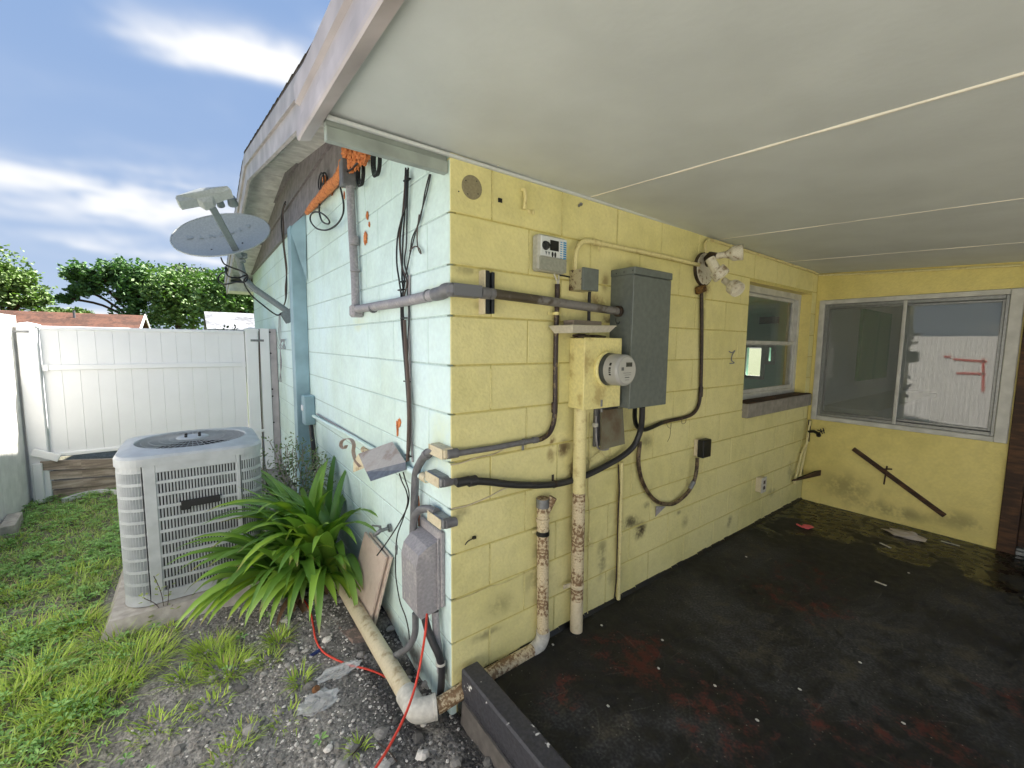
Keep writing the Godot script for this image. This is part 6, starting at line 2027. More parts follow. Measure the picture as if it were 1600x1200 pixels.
# ------------------------------------------------------------------ the air conditioner
func build_air_conditioner() -> void:
	var x0 := -1.222; var x1 := -0.516; var z1 := -1.547; var z0 := -2.255
	var yb := 0.0; var yt := 0.838
	var cx := (x0 + x1) * 0.5; var cz := (z0 + z1) * 0.5
	var rc := 0.125
	# pad
	var s := st()
	var lo := [Vector3(-1.335, -0.14, -1.445), Vector3(-0.42, -0.14, -1.42), Vector3(-0.42, -0.14, -2.42), Vector3(-1.335, -0.14, -2.40)]
	var hi := [Vector3(-1.275, -0.012, -1.495), Vector3(-0.46, -0.010, -1.47), Vector3(-0.46, -0.010, -2.36), Vector3(-1.275, -0.012, -2.36)]
	quad(s, hi[0], hi[3], hi[2], hi[1])
	for k in 4:
		quad(s, lo[k], hi[k], hi[(k + 1) % 4], lo[(k + 1) % 4])
	tag(put("equipment_pad", s, M.concrete), "grey concrete pad with sloped sides under the air conditioner", "concrete pad")
	var o := thing("air_conditioner", "square grey outdoor air conditioner with louvred sides and fan on top", "air conditioner", Vector3(cx, 0, cz))
	# rounded square outline
	var ring := func(off: float, n: int) -> PackedVector3Array:
		var out := PackedVector3Array()
		for q in 4:
			var sx := [1.0, -1.0, -1.0, 1.0][q] as float
			var sz := [1.0, 1.0, -1.0, -1.0][q] as float
			var c := Vector3((x1 if sx > 0 else x0) - sx * rc, 0, (z1 if sz > 0 else z0) - sz * rc)
			for k in n + 1:
				var a := PI * 0.5 * (q + float(k) / n)
				out.append(c + Vector3(cos(a), 0, sin(a)) * (rc + off))
		return out
	var skin := func(called: String, off0: float, ya: float, off1: float, yc: float, m: Material) -> void:
		var a: PackedVector3Array = ring.call(off0, 8)
		var b: PackedVector3Array = ring.call(off1, 8)
		s = st()
		for i in a.size():
			var j := (i + 1) % a.size()
			quad(s, a[i] + Vector3(0, ya, 0), b[i] + Vector3(0, yc, 0), b[j] + Vector3(0, yc, 0), a[j] + Vector3(0, ya, 0))
		put(called, s, m, o)
	skin.call("coil", -0.045, yb + 0.03, -0.045, yt - 0.02, M.ac_fin)
	skin.call("base_pan", 0.004, yb - 0.006, 0.0, yb + 0.045, M.ac)
	skin.call("top_band", 0.0, yt - 0.055, 0.002, yt, M.ac)
	# louvres: ten rows all round, joined per side because the slots are only a few pixels wide
	var rows := 10
	var ya := yb + 0.05; var yc := yt - 0.06
	var pitch := (yc - ya) / rows
	s = st()
	var sh := st()
	for k in rows + 1:
		var y := ya + pitch * k
		var h := 0.0085 if k > 0 and k < rows else 0.008
		var a: PackedVector3Array = ring.call(0.001, 8)
		var b: PackedVector3Array = ring.call(-0.006, 8)
		for i in a.size():
			var j := (i + 1) % a.size()
			quad(sh, a[i] + Vector3(0, y - h, 0), a[i] + Vector3(0, y + h, 0), a[j] + Vector3(0, y + h, 0), a[j] + Vector3(0, y - h, 0))
			quad(sh, a[i] + Vector3(0, y + h, 0), b[i] + Vector3(0, y + h, 0), b[j] + Vector3(0, y + h, 0), a[j] + Vector3(0, y + h, 0))
			quad(sh, a[i] + Vector3(0, y - h, 0), a[j] + Vector3(0, y - h, 0), b[j] + Vector3(0, y - h, 0), b[i] + Vector3(0, y - h, 0))
	put("row_band", sh, M.ac, o).set_meta("kind", "stuff")
	# vertical slats on the four flats and round the corners
	var slat := func(p: Vector3, n: Vector3, tilt := 0.30, wide := 0.0085) -> void:
		var t := Vector3(-n.z, 0, n.x)
		bx(s, p + Vector3(0, (ya + yc) * 0.5, 0) - n * 0.004, Vector3(wide, yc - ya, 0.0035), 0.001, Basis(t.rotated(Vector3.UP, tilt), Vector3.UP, n.rotated(Vector3.UP, tilt)))
	var px0 := -1.040; var px1 := -0.662
	var n := 25
	for k in n + 1:
		slat.call(Vector3(lerpf(px0, px1, float(k) / n), 0, z1), Vector3(0, 0, 1), 0.30, 0.0085)
	for k in 30:
		var f := lerpf(z0 + rc, z1 - rc, k / 29.0)
		slat.call(Vector3(x0, 0, f), Vector3(-1, 0, 0), 0.75, 0.015)
		slat.call(Vector3(x1, 0, f), Vector3(1, 0, 0), 0.3, 0.009)
		slat.call(Vector3(lerpf(x0 + rc, x1 - rc, k / 29.0), 0, z0), Vector3(0, 0, -1), 0.3, 0.009)
	for q in 4:
		var sx := [1.0, -1.0, -1.0, 1.0][q] as float
		var sz := [1.0, 1.0, -1.0, -1.0][q] as float
		var c := Vector3((x1 if sx > 0 else x0) - sx * rc, 0, (z1 if sz > 0 else z0) - sz * rc)
		for k in 14:
			var a := PI * 0.5 * (q + (k + 0.5) / 14.0)
			slat.call(c + Vector3(cos(a), 0, sin(a)) * rc, Vector3(cos(a), 0, sin(a)), 0.75 if q == 1 else 0.3, 0.0135 if q == 1 else 0.009)
	put("louvre_slats", s, M.ac, o).set_meta("kind", "stuff")
	# plain strips of the front panel beside its louvres, with the seams at the corners
	for e in [[x0 + rc - 0.002, px0 - 0.003], [px1 + 0.003, x1 - rc + 0.002]]:
		s = st()
		box(s, Vector3(e[0], yb + 0.02, z1 - 0.014), Vector3(e[1], yt - 0.012, z1 + 0.004), 0.003)
		put("front_stile", s, M.ac, o)
	s = st()
	box(s, Vector3(px0 - 0.004, yt - 0.075, z1 - 0.014), Vector3(px1 + 0.004, yt - 0.012, z1 + 0.0038), 0.003)
	put("front_rail", s, M.ac, o)
	s = st()
	box(s, Vector3(px0 - 0.004, yb + 0.02, z1 - 0.014), Vector3(px1 + 0.004, yb + 0.058, z1 + 0.0038), 0.003)
	put("front_rail", s, M.ac, o)
	for x in [x0 + rc - 0.006, x1 - rc + 0.004]:
		s = st()
		box(s, Vector3(x - 0.0018, yb + 0.01, z1 - 0.01), Vector3(x + 0.0018, yt - 0.02, z1 + 0.0026), 0.0)
		put("panel_seam", s, M.ac_dark, o)
	s = st()
	var ba := wz(284, 789, z1 + 0.012); var bb := wz(344, 777, z1 + 0.012)
	bx(s, (ba + bb) * 0.5, Vector3((bb - ba).length(), 0.042, 0.012), 0.004)
	bx(s, ba + Vector3(0.02, -0.004, 0.0), Vector3(0.045, 0.056, 0.013), 0.004)
	put("name_badge", s, mat(Color(0.10, 0.105, 0.11), 0.7, tex_store["fine"], 6.0), o)
	# top: sloping square-to-round cover and the fan guard
	var fr := 0.292
	s = st()
	var rough_outline: PackedVector3Array = ring.call(0.008, 8)
	var outer := PackedVector3Array()
	for i in rough_outline.size():
		var pa := rough_outline[i]; var pb := rough_outline[(i + 1) % rough_outline.size()]
		var cuts := maxi(1, int(pa.distance_to(pb) / 0.04))
		for k in cuts: outer.append(pa.lerp(pb, float(k) / cuts))
	var m := outer.size()
	for i in m:
		var j := (i + 1) % m
		var pts := []
		for q in [i, j]:
			var v := outer[q] - Vector3(cx, 0, cz)
			var a := atan2(v.z, v.x)
			var circ := Vector3(cx + cos(a) * fr, 0, cz + sin(a) * fr)
			pts.append([outer[q] + Vector3(0, yt - 0.03, 0), outer[q] + Vector3(0, yt + 0.012, 0), outer[q].lerp(circ, 0.10) + Vector3(0, yt + 0.026, 0), outer[q].lerp(circ, 0.8) + Vector3(0, yt + 0.040, 0), circ + Vector3(0, yt + 0.042, 0), circ.lerp(Vector3(cx, 0, cz), 0.02) + Vector3(0, yt + 0.034, 0), circ.lerp(Vector3(cx, 0, cz), 0.02) + Vector3(0, yt - 0.04, 0)])
		for k in 6:
			quad(s, pts[0][k], pts[0][k + 1], pts[1][k + 1], pts[1][k])
	put("top_cover", s, M.ac, o)
	s = st()
	lathe(s, Vector3(cx, yt - 0.10, cz), Vector3.UP, [[0.0, 0.0], [0.0, fr * 0.98], [0.06, fr * 0.985]], 40)
	put("fan_well", s, M.ac_dark, o)
	s = st()
	var fan_blade := func(a: float) -> void:
		var d := Vector3(cos(a), 0, sin(a)); var q := Vector3(-sin(a), 0, cos(a))
		var c := Vector3(cx, yt - 0.045, cz)
		quad(s, c + d * 0.05 - q * 0.05, c + d * 0.26 - q * 0.12, c + d * 0.26 + q * 0.10 + Vector3(0, 0.04, 0), c + d * 0.05 + q * 0.05 + Vector3(0, 0.02, 0))
	for k in 3: fan_blade.call(0.4 + TAU * k / 3.0)
	put("fan", s, mat(Color(0.15, 0.135, 0.125), 0.5), o)
	s = st()
	for k in 52:
		var a := TAU * k / 52.0
		var d := Vector3(cos(a), 0, sin(a))
		tube(s, PackedVector3Array([Vector3(cx, yt + 0.046, cz) + d * 0.075, Vector3(cx, yt + 0.036, cz) + d * (fr - 0.004)]), 0.0012, 5, false)
	for rr in [0.12, 0.17, 0.22, 0.26]:
		var c := PackedVector3Array()
		for k in 41: c.append(Vector3(cx + cos(TAU * k / 40.0) * rr, yt + 0.0455 - 0.0095 * (rr - 0.075) / 0.21, cz + sin(TAU * k / 40.0) * rr))
		tube(s, c, 0.0013, 5, false)
	put("fan_guard", s, M.ac, o).set_meta("kind", "stuff")
	s = st()
	lathe(s, Vector3(cx, yt + 0.044, cz), Vector3.UP, [[-0.01, 0.085], [0.004, 0.085], [0.010, 0.07], [0.012, 0.0]], 30)
	put("motor_cap", s, M.ac, o)
	for k in 4:
		var a := TAU * (k + 0.5) / 4.0
		s = st()
		lathe(s, Vector3(cx + cos(a) * 0.05, yt + 0.055, cz + sin(a) * 0.05), Vector3.UP, [[0, 0.008], [0.012, 0.008], [0.013, 0.0]], 8)
		put("cap_bolt", s, M.cable, o)

# ------------------------------------------------------------------ fences
func build_fences() -> void:
	var s := st()
	var zf := -4.55
	# gate of upright boards
	var o := thing("fence_gate", "white vinyl privacy gate of upright boards with a middle rail", "gate", Vector3(-1.2, 0.3, zf))
	var nb := 13
	var gx0 := -2.035; var gx1 := -0.345
	for k in nb:
		s = st()
		var a := lerpf(gx0, gx1, float(k) / nb) + 0.0004
		var b := lerpf(gx0, gx1, (k + 1.0) / nb) - 0.0004
		box(s, Vector3(a, 0.34, zf - 0.011), Vector3(b, 1.605, zf + 0.011), 0.0022)
		put("board", s, M.vinyl, o)
	for e in [[1.604, 1.640, 0.03], [1.205, 1.258, 0.034], [0.335, 0.372, 0.03]]:
		s = st()
		box(s, Vector3(gx0 + 0.004, e[0], zf - e[2]), Vector3(gx1 - 0.004, e[1], zf + e[2]), 0.005)
		put("rail", s, M.vinyl, o)
	for x in [gx0 + 0.022, gx1 - 0.02]:
		s = st()
		box(s, Vector3(x - 0.02, 1.20, zf + 0.0345), Vector3(x + 0.02, 1.264, zf + 0.039), 0.002)
		put("rail_bracket", s, M.vinyl, o)
	# posts
	var post := func(called: String, label: String, a: float, b: float, top: float, cap: bool) -> Node3D:
		var p := thing(called, label, "fence post", Vector3((a + b) * 0.5, GROUND, zf), "white fence posts")
		s = st()
		box(s, Vector3(a, GROUND - 0.1, zf - 0.06), Vector3(b, top, zf + 0.06), 0.006)
		put("shaft", s, M.vinyl, p)
		if cap:
			s = st()
			var h := Vector3((a + b) * 0.5, top + 0.03, zf)
			var q := [Vector3(a - 0.008, top, zf + 0.068), Vector3(b + 0.008, top, zf + 0.068), Vector3(b + 0.008, top, zf - 0.068), Vector3(a - 0.008, top, zf - 0.068)]
			for k in 4:
				quad(s, q[k] - Vector3(0, 0.02, 0), q[k] + Vector3(0, 0.008, 0), q[(k + 1) % 4] + Vector3(0, 0.008, 0), q[(k + 1) % 4] - Vector3(0, 0.02, 0))
				tri(s, q[k] + Vector3(0, 0.008, 0), h, q[(k + 1) % 4] + Vector3(0, 0.008, 0))
			put("cap", s, M.vinyl, p)
		return p
	var big: Node3D = post.call("fence_post", "wide white capped fence post where gate meets the ribbed fence", -2.175, -2.042, 1.645, true)
	s = st()
	bx(s, wz(32, 518, zf + 0.064), Vector3(0.10, 0.018, 0.005), 0.002)
	put("hinge_plate", s, M.galv, big)
	var mid: Node3D = post.call("fence_post", "white fence post at the gate's latch side with hinge plate", -0.335, -0.205, 1.655, true)
	s = st()
	bx(s, wz(402, 532, zf + 0.064), Vector3(0.14, 0.026, 0.005), 0.002)
	put("hinge_plate", s, M.galv, mid)
	s = st()
	bx(s, wz(405, 673, zf + 0.064), Vector3(0.12, 0.03, 0.02), 0.002)
	put("latch", s, M.vinyl, mid)
	post.call("fence_post", "narrow white fence post between hinge gap and the mint wall", -0.188, -0.085, 1.672, false)
	o = thing("fence_wall_strip", "pale grey plank with screw holes fixing the fence to the mint wall", "plank", Vector3(-0.04, GROUND, zf))
	s = st()
	box(s, Vector3(-0.082, GROUND - 0.1, zf - 0.03), Vector3(-0.005, 1.668, zf + 0.045), 0.004)
	put("plank", s, M.trim, o)
	for v in [519, 552, 608, 619, 660]:
		s = st()
		lathe(s, wz(421.5 + (v - 519) * 0.045, v, zf + 0.045), Vector3(0, 0, 1), [[0.0, 0.011], [0.003, 0.009], [0.003, 0.0]], 10)
		put("screw_hole", s, M.cable, o)
	# stacked old boards closing the gap below the gate
	var k := 0
	for e in [[0.315, 0.225, 0.235, 0.135], [0.205, 0.12, 0.14, 0.055], [0.10, 0.015, 0.045, -0.045], [0.0, -0.11, -0.04, -0.14]]:
		s = st()
		var fx := zf + 0.07 - 0.012 * k
		prism(s, PackedVector3Array([Vector3(-2.10 + 0.02 * k, e[0], fx), Vector3(-1.35, e[2], fx), Vector3(-1.35, e[3], fx), Vector3(-2.10 + 0.02 * k, e[1], fx)]), Vector3(0, 0, -0.035))
		tag(put("old_plank", s, M.wood_grey), ["topmost weathered grey plank stacked below the gate", "second weathered plank from the top below the gate", "third weathered plank from the top below the gate", "lowest weathered plank on the soil below the gate"][k], "plank", "weathered planks below the gate")
		k += 1
	s = st()
	board(s, wz(50, 706, zf + 0.10), wz(93, 716, zf + 0.10), Vector3(0, 1, 0), 0.07, 0.03, 0.003)
	tag(put("broken_white_slat", s, M.vinyl), "broken white slat lying askew on the weathered planks by the post", "slat")
	s = st()
	box(s, Vector3(-2.15, GROUND - 0.1, zf + 0.04), Vector3(-2.085, 0.30, zf + 0.10), 0.004)
	tag(put("white_stake", s, M.vinyl), "short white stake in front of the wide fence post's foot", "stake")
	s = st()
	var arc := PackedVector3Array()
	for q in 12:
		var t := q / 11.0
		arc.append(wy(lerpf(98, 190, t), 783 - 15.0 * sin(t * 2.2), GROUND + 0.02))
	strip(s, arc, Vector3.UP, 0.05, 0.02)
	tag(put("curved_white_edging", s, M.vinyl), "curved white edging strip lying in the grass before the planks", "edging")
	# ribbed fence along the lot line
	o = thing("ribbed_fence", "cream white ribbed fence running along the yard's edge, sunlit at its top", "fence", Vector3(-2.2, GROUND, -2))
	var panel_mesh: Mesh = null
	var zc := -4.62
	for p in 12:
		s = st()
		var w := 0.76
		var nn := 48
		for q in nn:
			var za := zc + w * q / nn; var zb := zc + w * (q + 1.0) / nn
			var xa := -2.2 + 0.008 * clampf(2.2 * sin(TAU * za / 0.0633), -1, 1); var xb := -2.2 + 0.008 * clampf(2.2 * sin(TAU * zb / 0.0633), -1, 1)
			quad(s, Vector3(xa, GROUND + 0.02, za), Vector3(xa, 1.735, za), Vector3(xb, 1.735, zb), Vector3(xb, GROUND + 0.02, zb))
			quad(s, Vector3(xa - 0.004, GROUND + 0.02, za), Vector3(xb - 0.004, GROUND + 0.02, zb), Vector3(xb - 0.004, 1.735, zb), Vector3(xa - 0.004, 1.735, za))
		put("panel", s, M.vinyl_warm, o)
		zc += w + 0.002
	for z in [-4.0, -1.8, 0.4, 2.6]:
		s = st()
		box(s, Vector3(-2.30, GROUND - 0.1, z - 0.045), Vector3(-2.216, 1.72, z + 0.045), 0.004)
		put("back_post", s, M.wood_grey, o)
	# red spray lines on the fence, seen mirrored in the sliding window
	var red := mat(Color(0.75, 0.20, 0.17), 0.6)
	for e in [[1474, 557, 1486, 557.5], [1489, 561, 1542, 565], [1494, 583, 1540, 584], [1536, 560, 1536, 612]]:
		var a := wx(e[0], e[1], 10.22); var b := wx(e[2], e[3], 10.22)
		a.x = -2.190; b.x = -2.190
		s = st()
		board(s, a, b, Vector3(0, 1, 0) if absf(a.y - b.y) < 0.2 else Vector3(0, 0, 1), 0.035, 0.001, 0.0)
		put("spray_line", s, red, o)
	# kerb block at the fence's foot
	s = st()
	bx(s, wy(18, 822, GROUND + 0.05) + Vector3(0.0, 0, 0), Vector3(0.09, 0.12, 0.36), 0.006, Basis(Vector3.UP, 0.1))
	tag(put("footing_block", s, M.concrete), "grey brick sized block at the ribbed fence's foot", "block")
	# wire on the post
	run("latch_rod", "thin dark drop rod standing along the gate's latch gap", "rod", PackedVector3Array([wz(404.5, 514, zf + 0.055), wz(406, 600, zf + 0.055), wz(410, 680, zf + 0.055), wz(411.5, 737, zf + 0.055)]), 0.008, M.cable_brown, "", 6)

# ------------------------------------------------------------------ loose things on the soil
func build_yard_things() -> void:
	var s := st()
	var o: Node3D
	# long drain pipe lying on the soil
	var e0 := Vector3(-0.150, -0.045, -0.055)
	var far := wy(529, 905, -0.03)
	o = thing("ground_drain_pipe", "long cream drain pipe lying on the gravel with white elbow at its end", "drain pipe", e0)
	s = st()
	tube(s, PackedVector3Array([far, e0 + (far - e0).normalized() * 0.05]), 0.040, 20)
	put("pipe", s, M.pvc_old, o)
	s = st()
	var d := (far - e0).normalized()
	tube(s, smooth(PackedVector3Array([e0 + d * 0.085, e0 + d * 0.03, e0 + Vector3(0.004, -0.004, 0.018), e0 + Vector3(0.038, 0.0, 0.045), e0 + Vector3(0.072, 0.004, 0.058)]), 5), 0.0475, 20)
	put("elbow", s, M.pvc_white, o)
	collar(o, "elbow_rim", e0 + Vector3(0.070, 0.004, 0.058), Vector3(1, 0.05, 0.4), 0.050, 0.016, M.pvc_white)
	s = st()
	lathe(s, e0 + Vector3(0.02, -0.04, 0.045), Vector3(0, -1, 0.3), [[-0.01, 0.014], [0.02, 0.013], [0.021, 0.0]], 10)
	put("drip_stub", s, M.pvc_white, o)
	s = st()
	bx(s, far + Vector3(-0.02, 0.005, -0.03), Vector3(0.10, 0.07, 0.10), 0.01, Basis(Vector3.UP, 0.5))
	put("end_hub", s, M.slate, o)
	# leaning tiles
	for k in 2:
		s = st()
		var off := Vector3(0.022 * k, 0.0, 0.02 * k)
		var a := Vector3(-0.135, -0.12, -0.735) + off; var b := Vector3(-0.045, 0.335, -0.66) + off; var c := Vector3(-0.045, 0.345, -1.02) + off; var dd := Vector3(-0.135, -0.11, -1.10) + off
		prism(s, PackedVector3Array([a, b, c, dd]), Vector3(0.012, -0.001, 0))
		tag(put("leaning_tile", s, M.tile), ["outer beige floor tile leaning on the mint wall", "inner beige floor tile leaning behind the outer one"][k], "tile", "tiles leaning on the mint wall")
	# broken slate
	k_slate([[523, 968], [545, 955], [567, 975], [556, 980], [530, 983]], "grey broken paving piece beside the long drain pipe", 0.02)
	k_slate([[531, 985], [556, 981], [569, 986], [582, 993], [551, 1000]], "brownish broken paving piece nearer the elbow", 0.028)
	# orange extension cord
	var pts := PackedVector3Array([wx(667, 960, -0.11), wx(665, 985, -0.15), wz(658, 1030, 0.05), wz(648, 1075, 0.10), wz(632, 1120, 0.16), wz(606, 1170, 0.22), wz(584, 1205, 0.26), wz(560, 1250, 0.30)])
	run("hanging_orange_cord", "orange extension cord hanging from the utility box towards the yard", "cord", smooth(pts, 6), 0.0048, M.orange_cord, "", 8)
	pts = PackedVector3Array()
	for e in [[438, 897], [455, 915], [470, 935], [484, 960], [490, 985], [494, 1005], [505, 1020], [525, 1032], [550, 1037], [575, 1039], [597, 1041], [615, 1049], [630, 1062], [640, 1078]]:
		var p := wy(e[0], e[1], GROUND + 0.01)
		pts.append(Vector3(p.x, ground_y(p.x, p.z) + 0.008 + (0.05 if e[0] < 450 else 0.0), p.z))
	run("ground_orange_cord", "orange extension cord snaking over the gravel under the drain pipe", "cord", smooth(pts, 6), 0.0048, M.orange_cord, "", 8)
	# clear plastic bag, blue lighter, bottle cap, leaf
	var bag := StandardMaterial3D.new()
	bag.albedo_color = Color(0.92, 0.93, 0.93, 0.30)
	bag.transparency = BaseMaterial3D.TRANSPARENCY_ALPHA
	bag.roughness = 0.35
	for e in [[497, 1098, .075, .02, .055, "crumpled clear plastic bag on the gravel with a brown cap inside"], [530, 1050, .10, .018, .03, "torn strip of clear plastic under the orange cord"]]:
		var p := wy(e[0], e[1], GROUND)
		s = st()
		ball(s, Vector3(p.x, ground_y(p.x, p.z) + 0.008, p.z), Vector3(e[2], e[3], e[4]), 0.7, int(e[0]), 22, 14)
		tag(put("plastic_bag", s, bag), e[5], "plastic bag")
	var p := wy(492, 1083, GROUND)
	s = st()
	lathe(s, Vector3(p.x, ground_y(p.x, p.z) + 0.012, p.z), Vector3(0.4, 0.7, 0.5), [[0, 0.0], [0, 0.015], [0.02, 0.014], [0.021, 0.0]], 14)
	tag(put("acorn", s, mat(Color(0.45, 0.30, 0.18), 0.5)), "small brown acorn shell on the clear plastic bag", "acorn")
	s = st()
	tube(s, PackedVector3Array([wy(485, 1025, GROUND + 0.012), wy(500, 1016, GROUND + 0.012)]), 0.010, 8)
	tag(put("blue_lighter", s, mat(Color(0.08, 0.16, 0.38), 0.35)), "small dark blue lighter on the gravel near the orange cord", "lighter")
	# brown weeds and roots
	for e in [[550, 1180, 570, 1150], [590, 1160, 620, 1190]]:
		run("dry_twig", "dry thin twig on the gravel by the kerb" if e[0] == 590 else "dry thin twig on the gravel by a grass tuft", "twig", line_y([[e[0], e[1]], [(e[0] + e[2]) / 2 + 4, (e[1] + e[3]) / 2], [e[2], e[3]]], GROUND + 0.012), 0.003, M.dark_pipe, "", 5)
	# litter on the porch floor
	s = st()
	var q := wy(1255, 824, 0.006)
	ball(s, q + Vector3(0.03, 0.006, 0.02), Vector3(0.05, 0.010, 0.035), 0.5, 7)
	tube(s, PackedVector3Array([q, wy(1245, 819, 0.008)]), 0.008, 6)
	tag(put("pink_scrap", s, mat(Color(0.85, 0.38, 0.40), 0.6)), "pink plastic scrap on the muddy porch floor", "scrap")
	s = st()
	q = wy(1415, 836, 0.01)
	ball(s, q, Vector3(0.07, 0.03, 0.12), 0.8, 17, 12, 8)
	tag(put("white_rag", s, mat(Color(0.66, 0.62, 0.56), 0.9)), "dirty whitish rag against the end wall on the porch floor", "rag")
	for e in [[1367, 908, 1385, 915], [1375, 848, 1392, 856], [1470, 845, 1500, 853]]:
		s = st()
		board(s, wy(e[0], e[1], 0.005), wy(e[2], e[3], 0.005), Vector3(0, 1, 0), 0.004, 0.014, 0.001)
		tag(put("pale_splinter", s, M.pvc_white), ["pale splinter lying on the dry part of the porch floor", "pale splinter in the middle of the mud", "pale splinter close under the end wall"][[1367, 1375, 1470].find(e[0])], "splinter", "pale splinters on the porch floor")
	for e in [[940, 977], [1166, 870], [1029, 1044], [950, 1103], [1117, 1071], [1035, 1000], [1344, 1035], [1412, 1130], [1183, 1125], [864, 1007], [1250, 1077], [1420, 895]]:
		s = st()
		ball(s, wy(e[0], e[1], 0.003), Vector3(0.006, 0.003, 0.008), 0.5, int(e[0]), 6, 4)
		tag(put("paint_chip", s, M.pvc_white), "tiny white paint chip on the black porch floor", "paint chip", "white chips on the porch floor")

func k_slate(px: Array, label: String, thick: float) -> void:
	var s := st()
	var c := wy(px[0][0], px[0][1], GROUND)
	var outline := PackedVector3Array()
	for e in px: outline.append(wy(e[0], e[1], GROUND + 0.03))
	prism(s, outline, Vector3(0, -thick, 0))
	tag(put("broken_paver", s, M.slate), label, "paving piece", "broken paving pieces by the drain pipe")

# ------------------------------------------------------------------ plants
# strap leaf: arching, folded along its middle, tip drooping
func strap_leaf(base: Vector3, dir: float, length: float, rise: float, droop: float, width: float, shade: float, stripe: float) -> Mesh:
	var s := st()
	var d := Vector3(cos(dir), 0, sin(dir))
	var side := Vector3(-sin(dir), 0, cos(dir))
	var n := 12
	var dry := 1.0 if fmod(absf(dir * 37.7), 1.0) < 0.35 else 0.0
	var p := base
	var ang := rise
	var rows := []
	for k in n + 1:
		var t := float(k) / n
		var w := width * (0.55 + 0.75 * sin(PI * pow(t, 0.62) * 0.94)) * (1.0 - pow(t, 7.0)) * 0.6
		var tang := d * cos(ang) + Vector3.UP * sin(ang)
		var up := tang.cross(side) * -1.0
		if up.y < 0 and k < 3: up = -up
		var tw := side.rotated(tang, sin(t * 3.0 + dir * 3.0) * 0.35)
		rows.append([p - tw * w + up * w * 0.35, p, p + tw * w + up * w * 0.35])
		p += tang * (length / n)
		ang -= droop / n * (0.4 + 1.5 * t)
	for k in n:
		for q in 2:
			for c in [[k, q], [k + 1, q], [k + 1, q + 1], [k, q], [k + 1, q + 1], [k, q + 1]]:
				var t := float(c[0]) / n
				var mid := stripe if c[1] == 1 else 0.0
				var tip := smoothstep(0.86, 1.0, t) * dry
				s.set_color(Color(0.30, 0.20, 0.09) if tip > 0.5 else Color(lerpf(0.085, 0.24, shade) + mid * 0.18 + 0.03 * t, lerpf(0.21, 0.42, shade) + mid * 0.18 + 0.02 * t, lerpf(0.035, 0.06, shade)))
				s.add_vertex(rows[c[0]][c[1]])
	s.generate_normals()
	return s.commit()
